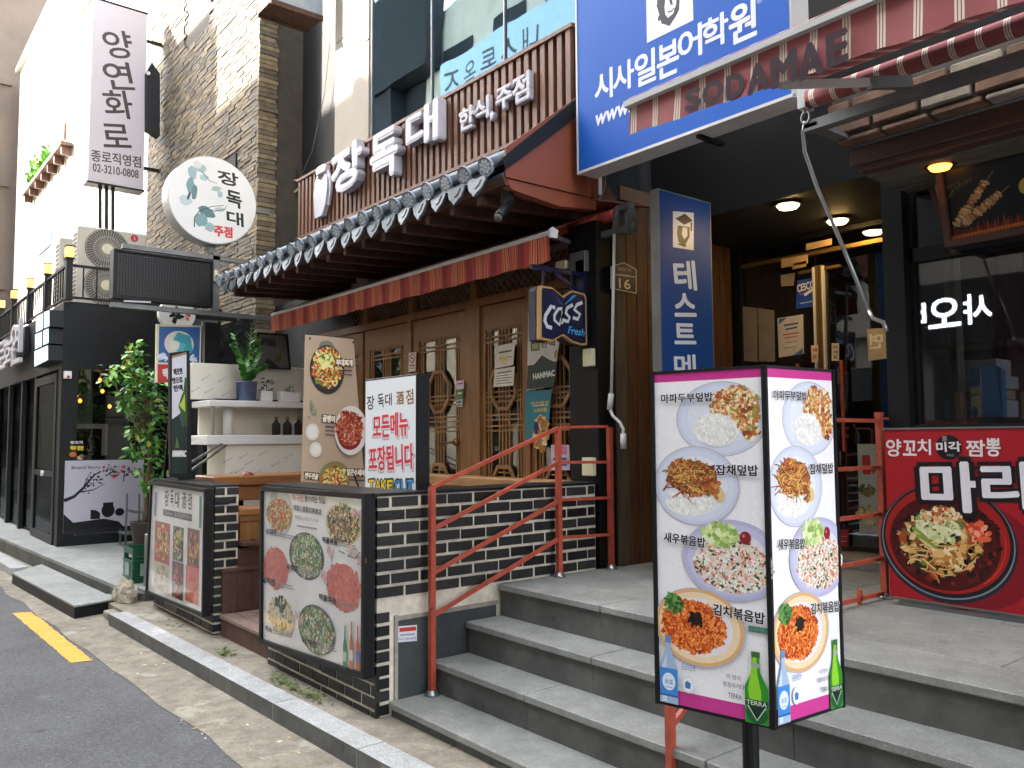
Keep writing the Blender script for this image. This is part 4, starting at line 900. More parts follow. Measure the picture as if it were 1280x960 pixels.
for k in range(5):
    z1 = zt-k*(zt-zb)/5-.003; z0 = zt-(k+1)*(zt-zb)/5+.003; f0 = .11-.018*k; f1 = .11-.018*(k+1)
    ya = 4.36+.017*k
    b = B(); b.col = lin(cols_[k]); b.prism([(A0.x-.0, 4.36+.08*k/5, z1), (A0.x-f0*1.0, 4.56, z1), (A0.x-f1*1.0, 4.56, z0), (A0.x-.0, 4.36+.08*(k+1)/5, z0)], Vector((-.05, -1, 0)).normalized(), .006); b.build('patchwork_board', 'painted', KS, attr=True)
b = B(); b.prism([(A0.x-.145, 4.55, zt), (A0.x-.11, 4.55, zt), (A0.x-.0, 4.55, zb-.01), (A0.x-.035, 4.55, zb-.01)], UY, .03); b.build('side_frame', 'wood_beam', KS)
p = Print(T1, UX, vd, off=.003); S = p.uv
p.rect(.03, .035, 2.5, Lh, '07090b')
random.seed(21)
def skewer(x0, y0, x1, y1, n, w):
    p.line([(x0, y0), (x1, y1)], .004, '7a6a4a')
    for i in range(n):
        t = .08+.72*i/(n-1); cx, cy = x0+(x1-x0)*t, y0+(y1-y0)*t; a = math.atan2(y1-y0, x1-x0)
        ww = w*(1-.45*abs(t-.35)); p.ell(cx, cy, ww*.42, ww*random.uniform(.8, 1.05), random.choice(['8a6a44', 'a08054', '6d4e36', 'b09468']), a+random.uniform(-.3, .3), 9, jit=.12)
        p.ell(cx+.004, cy+.004, ww*.2, ww*.5, random.choice(['b8a074', 'c4b088', '9c7c50']), a+random.uniform(-.3, .3), 7, jit=.15)
a, c = S(1192, 286), S(1242, 213); skewer(a.x, a.y, c.x, c.y, 13, .03)
a, c = S(1200, 284), S(1262, 232); skewer(a.x, a.y, c.x, c.y, 13, .03)
for (q0, q1) in (((1178, 236), (1200, 226)), ((1184, 248), (1196, 232)), ((1198, 232), (1215, 222))):
    a, c = S(*q0), S(*q1); p.line([a, c], .002, '4a5a3a')
    for k in range(8): m_ = a.lerp(c, k/8); p.line([m_, m_+Vector((random.uniform(-.015, .015), -.018))], .003, '43502f')
for i in range(26):
    x = S(1186+i*4.2, 297-i*.9); h = random.uniform(.02, .065); p.poly([(x.x-.012, x.y-.02), (x.x+.012, x.y-.02), (x.x+.004, x.y+h*.5), (x.x+random.uniform(-.006, .006), x.y+h), (x.x-.006, x.y+h*.4)], random.choice(['6a2418', '8a3418', '5a1c14'])); p.ell(x.x, x.y-.008, .009, .011, 'b86a24', n=8)
p.ell(*S(1284, 232), .035, .04, 'b89a4a'); p.build('printed_face', KS, 'print_ink')
# street-side ghost lettering is a real backlit sign over the road: see the opposite row

# ---------------------------------------------------------------- SODAMAE awning
SA = thing('awning', 'maroon awning with cream stripes and the word SODAMAE on its valance', 'awning', (-.8, 3, 2.9))
ax0, ax1 = -2.14, 1.2
b = B(); b.obox((ax0, 2.30, 2.872), UX, UY, UZ, ax1-ax0, .05, .022); b.build('front_bar', 'white_metal', SA)
_l, _r = on(775.5, 173, Y=2.315), on(1235, 16, Y=2.315)
def vz(x): return _l.z+(_r.z-_l.z)*(x-_l.x)/(_r.x-_l.x)
v = []; f = []; n = 80
for i in range(n+1):
    x = ax0+.012+(ax1-ax0-.02)*i/n; wv = .006*math.sin(i*.9)+.004*math.sin(i*2.3)
    v += [(x, 2.322, 2.87), (x+.001, 2.318+wv*.5, (2.87+vz(x))/2), (x+.002, 2.312+wv, vz(x)+.006*math.sin(i*.9))]
for i in range(n): f += [(3*i, 3*i+3, 3*i+4, 3*i+1), (3*i+1, 3*i+4, 3*i+5, 3*i+2)]
mk('valance', v, f, 'awning_maroon', SA, smooth=True)
mk('fabric', [(ax0+.01, 2.35, 2.905), (ax1, 2.35, 2.905), (ax1, 3.56, 3.30), (ax0+.01, 3.56, 3.30)], [(0, 1, 2, 3)], 'awning_maroon', SA)
b = B(); b.tube([(ax0+.0, 3.62, 3.245), (ax1, 3.62, 3.245)], .045, 14); b.build('roller', 'awning_maroon', SA, smooth=True)
b = B(); b.box(ax0-.04, ax0, 3.58, 3.66, 3.2, 3.3); b.build('roller_bracket', 'white_metal', SA)
b = B(); b.box(ax0-.02, ax1, 3.60, 3.66, 3.085, 3.135); b.box(ax0-.02, ax0+.05, 3.60, 3.9, 3.1, 3.12); b.build('mounting_bar', 'grey_metal', SA)
a, c = on(990, 98, Z=2.93), on(1082, 112, Z=3.06)
b = B(); b.bar(on(975, 106, Y=2.9), on(1086, 103, Y=3.25), .02, .032); b.build('arm', 'white_metal', SA)
b = B(); b.bar(on(1086, 104, Y=3.3), on(1138, 103, Y=3.5), .03, .05); b.build('elbow_joint', 'grey_metal', SA)
mk('fabric_fold', [(ax0+.005, 2.300, 2.896), (ax1, 2.300, 2.896), (ax1, 2.33, 2.915), (ax0+.005, 2.33, 2.915)], [(0, 1, 2, 3)], 'awning_maroon', SA)
pv = Print((0, 2.309, 0), UX, off=.004)
for ch, xl, xr, yt, yb in (('S', 858, 877, 110, 139), ('O', 880, 905, 100, 131), ('D', 910, 931, 91, 124), ('A', 936, 962, 77, 117), ('M', 966, 997, 64, 108), ('A', 1000, 1030, 51, 98), ('E', 1036, 1060, 37, 82)):
    a, c = pv.uv(xl, (yt+yb)/2), pv.uv(xr, (yt+yb)/2); t, q = pv.uv((xl+xr)/2, yt), pv.uv((xl+xr)/2, yb)
    pv.text(ch, a.x, q.y+.008, (c.x-a.x)*.95, (t.y-q.y)*.84, '3a2a32', .05)
pv.build('lettering', SA)
cr = thing('awning_crank', 'long steel crank rod hanging from a ring at the corner of the maroon awning', 'crank rod', on(1008, 180, Y=3.6))
b = B(); R0 = on(1007, 147, Y=3.6); b.tube([R0+Vector((.022*math.cos(a), 0, .03*math.sin(a))) for a in [i*.5236 for i in range(13)]], .006, 6, cap=False); b.build('ring', 'steel', cr, smooth=True)
b = B(); b.tube([on(x, y, Y=3.6+k*.03) for k, (x, y) in enumerate(((1007, 152), (1004, 165), (1006, 190), (1022, 236), (1050, 300), (1086, 388)))], .0105, 8); b.build('rod', 'steel', cr, smooth=True)
b = B(); b.tube([on(x, y, Y=3.75) for x, y in ((1086, 388), (1091, 398), (1104, 403), (1108, 414))], .011, 8); b.build('bend', 'steel', cr, smooth=True)
b = B(); b.tube([(ax0-.03, 3.6, 3.22), on(1007, 141, Y=3.6)], .008, 6); b.build('hook', 'steel', cr)

# ---------------------------------------------------------------- big blue sign
BS = thing('blue_sign', 'large blue language school sign box above the recessed entrance', 'sign', (-3.2, 3.8, 3.35))
YB = 3.74; xl = on(722, 214, Y=YB).x; zl = 3.345; xr = -2.30
b = B(); b.box(xl, xr, YB+.004, YB+.17, zl+.006, 5.0); b.build('box', 'white_metal', BS)
b = B(); b.box(xl+.012, xr-.012, YB, YB+.0035, zl+.018, 4.99); b.build('face', 'blue_face', BS)
b = B(); b.box(xl-.002, xl+.0115, YB-.004, YB+.02, zl, 5.0); b.box(xl+.012, xr, YB-.004, YB+.02, zl, zl+.0175); b.build('edge_trim', 'white_metal', BS)
p = Print((0, YB, 0), UX, off=.001)
for ch, L_, R_, T_, B_ in (('시', 744, 766, 88, 127), ('사', 767, 793, 77, 115), ('일', 794, 820, 64, 107), ('본', 822, 849, 52, 97), ('어', 848, 878, 34, 76), ('학', 878, 911, 19, 61), ('원', 912, 946, 1, 53)):
    a, c = p.uv(L_, (T_+B_)/2), p.uv(R_, (T_+B_)/2); t, q = p.uv((L_+R_)/2, T_), p.uv((L_+R_)/2, B_)
    p.text(ch, a.x, q.y+.012, (c.x-a.x)*.97, (t.y-q.y)*.92, 'd6dcea', .026)
p.tpx('®', (946, 2), (953, -1), 7, 'c8d0e0'); p.tpx('www.sisaedu.co.kr'[:4], (744, 152), (789, 133), 13, 'd6dcea', .03, shear=.12)
q = [p.uv(809, 54), p.uv(867, 24)]; x0, x1, z0 = q[0].x, q[1].x, q[0].y
p.rect(x0, z0, x1, z0+.42, 'd4dae8'); p.rect(x0+.008, z0+.012, x1-.008, z0+.41, 'dfe2ea')
ex, ez = (x0+x1)/2, z0
# emblem: dark half face under a mortar-board, as printed
p.poly([(ex-.095, ez+.20), (ex-.07, ez+.12), (ex-.06, ez+.075), (ex-.035, ez+.06), (ex+.0, ez+.035), (ex+.05, ez+.075), (ex+.075, ez+.105), (ex+.08, ez+.16), (ex+.09, ez+.24), (ex+.02, ez+.30), (ex-.08, ez+.28)], '23242c')
p.poly([(ex-.02, ez+.24), (ex-.035, ez+.17), (ex-.03, ez+.12), (ex-.01, ez+.09), (ex+.03, ez+.10), (ex+.055, ez+.15), (ex+.06, ez+.21), (ex+.02, ez+.25)], 'dfe2ea')
p.line([(ex-.01, ez+.125), (ex+.02, ez+.12), (ex+.04, ez+.13)], .009, '23242c'); p.poly([(ex+.0, ez+.2), (ex+.012, ez+.16), (ex+.03, ez+.155), (ex+.02, ez+.2)], '23242c')
p.poly([(ex-.14, ez+.30), (ex, ez+.26), (ex+.14, ez+.31), (ex, ez+.36)], '23242c'); p.poly([(ex+.09, ez+.29), (ex+.105, ez+.29), (ex+.11, ez+.2), (ex+.09, ez+.21)], '23242c')
p.ell(ex-.075, ez+.115, .012, .018, '23242c'); p.build('printed_face', BS)
b = B()
for x in (-2.95,): b.box(x-.01, x+.02, YB+.05, 4.02, 3.33, 3.35)
b.build('bracket', 'black_paint', BS)
cd = thing('conduit', 'white plastic conduit running down below the corner of the blue sign', 'pipe', (-3.95, 3.95, 3.2))
b = B(); b.tube([(-3.9, 3.95, 3.42), (-3.9, 3.95, 3.25)], .013, 8); b.build('pipe', 'white_paint', cd, smooth=True)
b = B(); b.tube([on(x, y, X=-3.88) for x, y in ((757, 215), (757, 232), (752, 245), (748, 250))], .004, 6); b.build('cable', 'grey_metal', cd, smooth=True)

# ---------------------------------------------------------------- blue pylon sign on the plank wall
PY = thing('pylon_sign', 'tall narrow navy sign standing against the brown plank wall', 'sign', (-3.43, 4.25, .724))
XPY = -3.4
b = B(); b.box(XPY-.072, XPY-.002, 3.965, 4.495, .724, 3.178); b.build('box', 'grey_metal', PY)
b = B(); b.box(XPY-.0015, XPY, 3.975, 4.485, .74, 3.168); b.build('face', 'navy', PY)
p = Print((XPY, 0, 0), UY, off=.001)
p.quad([(841, 309), (867, 313), (867, 266), (841, 264)], 'd8d6d0')
def pq(pts, col): p.poly([p.uv(*q) for q in pts], col)
pq([(844, 273), (856, 267), (866, 276), (855, 281)], '1a1c24'); pq([(847, 282), (862, 284), (862, 296), (857, 305), (848, 303), (846, 292)], '1a1c24'); pq([(853, 284), (859, 285), (859, 295), (855, 299), (852, 293)], 'd8d6d0'); pq([(846, 305), (852, 303), (858, 306), (856, 309)], '1a1c24'); pq([(863, 278), (865, 278), (865, 289), (863, 289)], '1a1c24')
for ch, yc, hh in (('테', 344, 35), ('스', 381, 27), ('트', 417, 24), ('메', 456, 25)): p.tpx(ch, (843, yc), (869, yc+.5), hh, 'c4ccd8', .035)
p.build('printed_face', PY)
pl = thing('address_plate', 'dark blue house number plate reading 16 on the plank wall', 'sign', on(780, 348, X=-3.985))
p = Print((-3.992, 0, 0), UY, off=0); o_ = [p.uv(*q) for q in ((763, 361), (795, 367.5), (795, 337), (779, 328), (763, 333))]
b = B(); b.prism([p.p0+UY*q.x+UZ*q.y+UX*.006 for q in o_], -UX, .006); b.build('plate', 'white_paint', pl)
p.off = .0065; cc_ = sum(o_, Vector((0, 0)))/5; p.poly([cc_+(q-cc_)*.93 for q in o_], '20242c'); p.quad([(764, 343.5), (794, 347), (794, 346), (764, 342.5)], 'c8c8c0')
p.tpx('16', (773, 354), (787, 356), 12, 'e0ddd0', .02); p.tpx('삼일대로17길', (771, 336), (788, 338), 4.5, 'b8b8b0', .0); bars(p, [(771, 342, 787, 344, .8)], '9a9a92'); p.build('printed_face', pl)
for k, (q, Y0) in enumerate(((  (728, 740, 436, 458), 4.02), ((727, 741, 572, 595), 4.02))):
    t = bxpx('wall_box', ['small cream plastic box on the dark post below the beer sign', 'small cream plastic box low on the dark post behind the railing'][k], 'box', q[0], q[1], q[2], q[3], Y0-.03, .035, 'cream_plastic')
# beer sign
CS = thing('beer_sign', 'navy shaped beer sign with gold edge hanging beside the lattice doors', 'sign', (-4.1, 3.8, 2.2))
XC = -4.10
oc = [(675, 362), (676, 357), (690, 359), (704, 371), (716, 363), (731, 367), (733, 372), (734, 431), (728, 432), (716, 428), (704, 419), (690, 427), (675, 424)]
p = Print((XC, 0, 0), UY, off=0); O = [p.uv(*q) for q in oc]; cc_ = sum(O, Vector((0, 0)))/len(O)
b = B(); b.prism([p.p0+UY*q.x+UZ*q.y for q in O], -UX, .035); b.build('front_case', 'gold_trim', CS)
b = B(); b.prism([p.p0+UY*(cc_+(q-cc_)*1.0).x+UZ*(cc_+(q-cc_)*1.0).y-UX*.045 for q in O], -UX, .07); b.build('rear_case', 'navy_dark', CS)
p.off = .0005; p.poly([cc_+(q-cc_)*.93 for q in O], '121b3c')
p.poly([p.uv(*q) for q in ((705, 381), (716, 369), (721, 369), (709, 379))], '2a8ac0'); p.poly([p.uv(*q) for q in ((692, 367), (704, 381), (700, 380))], '24487c')
def stroke(pts, w, col='c9cdd4'): p.line([p.uv(*q) for q in pts], w, col)
wt = .027
stroke([(694, 385), (689, 383), (682, 394), (681, 401), (684, 408), (690, 410)], wt); 
stroke([(703, 386), (698, 386), (693, 394), (693, 400), (699, 406), (703, 396), (704, 386), (702, 405)], .022)
stroke([(716, 381), (709, 385), (707, 391), (712, 397), (710, 402), (703, 400)], .024); stroke([(728, 378), (721, 381), (718, 387), (725, 393), (722, 399), (716, 397)], .024)
p.tpx('Fresh', (710, 412), (730, 416), 9, '3f9fd8', .02, shear=.2); p.build('printed_face', CS)
b = B(); b.bar((-4.16, 3.66, 2.60), (-4.16, 3.66, 2.74), .016); b.bar((-4.16, 3.92, 2.60), (-4.16, 3.92, 2.74), .016); b.bar((-4.16, 3.55, 2.75), (-4.16, 4.05, 2.75), .03); b.bar((-4.16, 3.75, 2.735), (-4.16, 4.05, 2.60), .02); b.box(-4.20, -4.12, 4.0, 4.04, 2.25, 2.85); b.build('bracket', 'navy_dark', CS)

# ---------------------------------------------------------------- railings
RL = thing('railing', 'rust red handrail climbing the steps beside the black brick wall', 'railing', (-3.9, 3, .17))
def rail_set(T, xr, xa, P1, P2, P3, flip=1):
    """P1 foot post low, P2 upper post, P3 end post"""
    for (x, y, z0, z1) in (P1, P2, P3):
        b = B(); b.box(x-.016, x+.016, y-.016, y+.016, z0, z1); b.build('post', 'red_paint', T)
        b = B(); b.lathe(x, y, [(.026, z0+.03), (.034, z0+.012), (.045, z0+.0005), (0.001, z0+.0005)], 16); b.build('foot_flange', 'steel', T, smooth=True)
X1 = -3.965; Y1 = on(540, 866, X=X1).y
zt1 = on(540, 609, X=X1).z
P1 = (X1, Y1, .175, zt1)
q2 = on(699, 690, X=X1); q3 = on(764, 690, X=X1)
P2 = (q2.x, q2.y, .724, on(700, 535, X=q2.x).z); P3 = (q3.x, q3.y, .724, on(764, 534, X=q3.x).z)
rail_set(RL, 0, 0, P1, P2, P3)
for k, (za, zb) in enumerate(((609, 535), (662, 578), (717, 626), (770, 673))):
    A = on(541, za, X=P1[0]); C_ = on(699, zb, X=P2[0]); A.y = P1[1]; C_.y = P2[1]
    d = (C_-A).normalized()
    b = B(); b.bar(A+Vector((0, -.0, 0)) if k else A, C_, .020, .022); b.build('rail', 'red_paint', RL)
for k, (za, zb) in enumerate(((534, 533), (578, 577.5), (625, 622), (672, 668))):
    A = Vector((P2[0], P2[1]+.02, on(699, za, X=P2[0]).z-.0)); C_ = Vector((P3[0], P3[1]-.02, on(764, zb, X=P3[0]).z))
    b = B(); b.bar(A, C_, .018, .018); b.build('rail', 'red_paint', RL)
R2 = thing('railing', 'rust red handrail partly hidden behind the menu column on the right of the steps', 'railing', (-2.25, 3.4, .17))
XR = -2.275
pb = on(838, 915, X=XR); P1 = (XR, pb.y, .175, 1.18); P2 = (XR, 3.55, .724, 1.72); P3 = (XR, 4.46, .724, 1.71)
rail_set(R2, 0, 0, P1, P2, P3)
for k in range(4):
    b = B(); b.bar((XR, P1[1], 1.17-.26*k*.95), (XR, P2[1], 1.71-.245*k), .020, .022); b.build('rail', 'red_paint', R2)
for k, (ya, yb) in enumerate(((529, 526), (587, 584), (649, 643), (708, 699), (760, 743))):
    A, C_ = on(1050, ya, X=XR), on(1097, yb, X=XR); dz = (C_.z-A.z)/(C_.y-A.y)
    b = B(); b.bar((XR, P2[1]+.02, C_.z), (XR, P3[1]-.02, C_.z), .020, .02); b.build('rail', 'red_paint', R2)
b = B(); b.box(XR-.018, XR+.018, P3[1]-.018, P3[1]+.018, 1.711, 1.735); b.build('post_cap', 'red_paint', R2)
bp_ = on(1119, 523, X=XR+.0); bm = bmesh.new(); bmesh.ops.create_uvsphere(bm, u_segments=20, v_segments=12, radius=.036)
bc = Vector((XR+.02, P3[1]+.12, on(1119, 523, Y=P3[1]+.12).z)); bc.x = on(1119, 523, Y=P3[1]+.12).x
b = B(); 
for v_ in bm.verts: v_.co += bc
b.bm(bm); b.build('ball_finial', 'red_paint', R2, smooth=True)
b = B(); b.bar((XR, P3[1], 1.70), bc, .012); b.build('finial_arm', 'red_paint', R2)
b = B(); b.box(XR-.01, XR+.01, 4.18, 4.2, .724, .80); b.build('stub', 'red_paint', R2)
# ---------------------------------------------------------------- red noodle banner
NB = thing('noodle_banner', 'red banner with a big bowl of spicy noodles standing on the terrace', 'banner', (-1.3, 4.33, .74))
YR = 4.33
O = [on(1115, 748, Y=YR), on(1103, 539, Y=YR)]; bx0 = (O[0].x+O[1].x)/2; bz0, bz1 = .765, 1.638
b = B(); b.box(bx0, .9, YR+.001, YR+.025, bz0, bz1); b.build('board', 'white_metal', NB)
b = B(); b.box(bx0-.006, .9, YR-.006, YR+.028, bz1, bz1+.009); b.box(bx0-.006, .9, YR-.006, YR+.028, bz0-.009, bz0); b.box(bx0+.05, .88, YR+.002, YR+.024, .724, bz0-.01); b.build('frame', 'grey_metal', NB)
p = Print((0, YR, 0), UX, off=.0); U = p.uv; random.seed(31)
p.rect(bx0, bz0, .9, bz1, 'a31c26')
def pe(px, py, rx, ry, col, **k): a = U(px, py); p.ell(a.x, a.y, rx, ry, col, **k)
c_ = U(1184, 672)   # bowl centre in board metres
L_ = U(1108, 690); Rr = U(1270, 660); rx_ = .31; ry_ = .272
c_ = Vector((U(1181, 672).x, U(1185, 676).y))
p.ell(c_.x+.08, c_.y-.06, rx_*1.12, ry_, '7e1420', n=48)
p.ell(c_.x, c_.y-.012, rx_+.022, ry_+.024, '1e2630', n=56); p.ell(c_.x, c_.y-.004, rx_+.012, ry_+.014, '7d8894', n=56); p.ell(c_.x, c_.y, rx_+.006, ry_+.010, '16181c', n=56)
p.ell(c_.x-.002, c_.y+.004, rx_-.008, ry_-.006, '9c1c1c', n=56); p.ell(c_.x-.01, c_.y-.012, rx_-.04, ry_-.035, '4a0c0e', n=48)
p.line([(c_.x+(rx_-.03)*math.cos(t), c_.y+(ry_-.025)*math.sin(t)) for t in [-.9+.1*i for i in range(12)]], .006, 'c84a3a', .002)
p.chunks(c_.x, c_.y, rx_-.05, ry_-.05, [lin(q) for q in ('2a0f10', '3a1212', '1a0c10', '5c1614', '7a2418')], 200, .03)
p.chunks(c_.x-0.025, c_.y-0.013, rx_*.60, ry_*.56, [lin(q) for q in ('c08a4a', 'd8a864', '8a5a2c', '2c3a20', '6a7a3a', 'a04a20', 'e0c890', '3a2016', '1e2418')]  , 460, .034, asp=2.8)
p.noodles(c_.x-0.025, c_.y-0.052, rx_*.55, ry_*.5, [lin(q) for q in ('d8a860', 'c48a44', 'e4c48c')], 36, .007, .09)
p.chunks(c_.x-0.037, c_.y+0.065, rx_*.34, ry_*.30, [lin(q) for q in ('d8dcae', 'b8c888', 'e8e4c8', 'ccd49a', '8aa05a', 'e8d8a0')], 150, .022, asp=2.4)
p.chunks(c_.x-0.013, c_.y+0.130, rx_*.35, ry_*.14, [lin(q) for q in ('e0b070', 'b06a38', 'e8d8b0', 'c04a30')], 50, .02)
for ang, xo, yo in ((-.7, -.11, .01), (-.6, -.085, -.02)):
    p.ell(c_.x+xo, c_.y+yo, .07, .016, '8a9a44', ang, 14); p.ell(c_.x+xo+.005, c_.y+yo-.012, .06, .007, 'd8c88a', ang, 12)
p.chunks(c_.x+0.163, c_.y+0.052, .05, .045, [lin(q) for q in ('e0643c', 'f0a080', 'c83a28', 'e88a6a')], 40, .028)
p.chunks(c_.x+0.025, c_.y-0.091, .07, .05, [lin(q) for q in ('e0b878', 'c08848', 'f0d8a8', 'a8642c')], 40, .034, asp=2.2)
# white lettering rows
for ch, L, R, T, Bt in (('양', 1108, 1127, 549, 570), ('꼬', 1129, 1146, 551, 569), ('치', 1147, 1164, 549, 568), ('짬', 1208, 1232, 550, 570), ('뽕', 1233, 1251, 548, 570)):
    a, c = U(L, (T+Bt)/2), U(R, (T+Bt)/2); t, q = U((L+R)/2, T), U((L+R)/2, Bt); p.text(ch, a.x, q.y, (c.x-a.x)*.96, t.y-q.y, 'e4dede', .022, rot=-.02)
pe(1186, 559, .062, .062, '15161a', n=40); p.tpx('미각', (1171, 559), (1201, 558), 12, 'e4dede', .04); p.tpx('原', (1178, 548.5), (1184, 548.3), 6, 'c8c4c4', .02); p.tpx('매운', (1184, 569), (1193, 569), 3, 'b8b4b4', .02)
for ch, L, R, T, Bt in (('마', 1154, 1226, 580, 640), ('라', 1230, 1300, 580, 636), ('탕', 1304, 1372, 580, 640)):
    a, c = U(L, 610), U(R, 610); t, q = U((L+R)/2, T), U((L+R)/2, Bt)
    for bo, cl, e in ((.10, '16161a', .008), (.03, 'e2e0e8', 0)):
        p.text(ch, a.x-e, q.y-e, c.x-a.x+2*e, t.y-q.y+2*e, cl, bo, rot=.03)
p.build('printed_face', NB)

# ================================================================ FOOD ART FOR THE PRINTED MENUS
def LC(*a): return [lin(q) for q in a]
RICE = LC('f2f0ec', 'e6e4e0', 'fbfaf6', 'dcdad6')
FOODS = dict(
    mapo=LC('c8743c', 'e0b070', 'f0dcb0', 'a84a28', 'd89050', 'f4e4c4', '8a4a2c', 'b8642e', 'e8c890', '9a9a4a'),
    japchae=LC('8a4a2c', 'b06a38', 'd0904c', '6a3420', 'c07a3c', 'e0b060', 'b04a30', '7a5a30'),
    shrimp=LC('eae6dc', 'f4f0e8', 'e0d0b8', 'e8b090', 'd8d4c4', 'f0dcc8', 'f6f4ee', 'e4dccc', 'd87a5c', '3c5030'),
    kimchi=LC('c8501c', 'e0702c', 'b03c14', 'f09040', 'd8602a', 'e88438', 'a03414', 'f4a860'),
    stew=LC('b84a28', 'd8783c', 'e8c86c', '6a8a3c', '8a2c18', 'e0a050', 'c8d06c', '9c3c20', 'f0dca0'),
    spicy=LC('8a2c1c', 'a8402c', '6a2014', 'c06a4c', 'd8a080', '7a281c', 'b85238'),
    green=LC('66804e', '8aa464', '587048', 'b4c484', '4c6044', 'ccd4ac', 'a85444', 'e4e0cc', '7c9464'),
    red=LC('d0695a', 'd87868', 'c65c4c', 'e08c74', 'd47464', 'da8068'),
    mixed=LC('4a6030', 'b84a2c', 'd8b060', '8a3420', '6a8440', 'e0c890', '33422a', 'c87848', 'e8dcc0'),
    pale=LC('d8c8a8', 'c8b890', 'e8dcc8', 'a89870', '5a6a48', 'b8a480'))
def food(p, cx, cy, rx, ry, kind, n=120, size=None, asp=1.8, **k):
    c = FOODS[kind]; size = size or min(rx, ry)*.26; p.ell(cx, cy, rx*.96, ry*.96, c[0], n=26, jit=.05); p.chunks(cx, cy, rx, ry, c, int(n*1.2), size, asp=asp, **k); p.chunks(cx, cy, rx*.97, ry*.97, c, int(n*2.2), size*.55, asp=asp*1.3, **k)
def soju(p, x, y, h, w):
    p.poly([(x-w*.12, y+h), (x+w*.12, y+h), (x+w*.15, y+h*.8), (x+w*.46, y+h*.55), (x+w*.5, y), (x-w*.5, y), (x-w*.46, y+h*.55), (x-w*.15, y+h*.8)], '9fb6d2')
    p.poly([(x-w*.32, y+h*.55), (x-w*.1, y+h*.75), (x-w*.1, y+h*.02), (x-w*.38, y+h*.02)], 'c4d4e6')
    p.rect(x-w*.17, y+h*.90, x+w*.17, y+h*1.01, '6c88ba'); p.rect(x-w*.49, y+h*.1, x+w*.49, y+h*.52, '3f87cf'); p.rect(x-w*.49, y+h*.1, x+w*.49, y+h*.13, '2c5fa8')
    p.ell(x, y+h*.32, w*.36, h*.13, 'd8e4f0'); p.text('眞露', x-w*.22, y+h*.28, w*.44, h*.075, '4a78b8', .01); p.rect(x-w*.2, y+h*.23, x+w*.2, y+h*.24, '6a90c8')
def beerb(p, x, y, h, w):
    p.poly([(x-w*.16, y+h), (x+w*.16, y+h), (x+w*.18, y+h*.72), (x+w*.5, y+h*.5), (x+w*.5, y), (x-w*.5, y), (x-w*.5, y+h*.5), (x-w*.18, y+h*.72)], '2f8a2c')
    p.poly([(x-w*.1, y+h*.95), (x+w*.04, y+h*.95), (x+w*.06, y+h*.68), (x+w*.2, y+h*.46), (x+w*.2, y+h*.3), (x-w*.3, y+h*.3), (x-w*.36, y+h*.46)], '8ccc30')
    p.rect(x-w*.19, y+h*.92, x+w*.19, y+h*1.0, '3a6a34'); p.rect(x-w*.2, y+h*.78, x+w*.2, y+h*.84, '9aa89a')
    p.ell(x, y+h*.14, w*.47, h*.14, '1c5a30'); p.poly([(x-w*.44, y+h*.27), (x+w*.44, y+h*.27), (x, y+h*.05)], '0e3020'); p.line([(x-w*.44, y+h*.27), (x, y+h*.05), (x+w*.44, y+h*.27)], w*.05, 'c8d4c0')
    p.rect(x-w*.5, y+h*.24, x+w*.5, y+h*.33, '184a2c'); p.text('TERRA', x-w*.44, y+h*.255, w*.88, h*.06, 'dfe6da', .03)

# ================================================================ MENU COLUMN ON THE STEPS
s_ = 1.15; k0, k1, k2 = Vector((-1.707, 1.942, 0))*s_, Vector((-1.350, 2.010, 0))*s_, Vector((-1.328, 2.335, 0))*s_; k3 = k0+k2-k1
kz0, kz1 = 1.6-.795*s_, 1.6+.205*s_; kc = (k0+k2)/2
MC = thing('menu_column', 'white lightbox column of four rice dishes with pink bands on a dark post', 'sign', (kc.x, kc.y, .17))
def inset(k, t): return kc+(k-kc)*t
core = B(); core.prism([inset(k, .965)+UZ*(kz0+.01) for k in (k0, k1, k2, k3)], UZ, kz1-kz0-.02); core.build('box', 'black_paint', MC)
for k in (k0, k1, k2, k3):
    c = inset(k, .985); b = B(); b.bar(c+UZ*kz0, c+UZ*kz1, .016, .016, up=(k1-k0)); b.build('corner_frame', 'black_paint', MC)
b = B()
for a_, c_ in ((k0, k1), (k1, k2), (k2, k3), (k3, k0)):
    for z in (kz0+.006, kz1-.006): b.bar(inset(a_, .985)+UZ*z, inset(c_, .985)+UZ*z, .010, .010)
b.build('edge_frame', 'black_paint', MC)
b = B(); b.tube([(kc.x, kc.y, .352), (kc.x, kc.y, kz0+.02)], .028, 14); b.box(kc.x-.12, kc.x+.12, kc.y-.1, kc.y+.1, .351, .36); b.build('post', 'black_paint', MC, smooth=False)
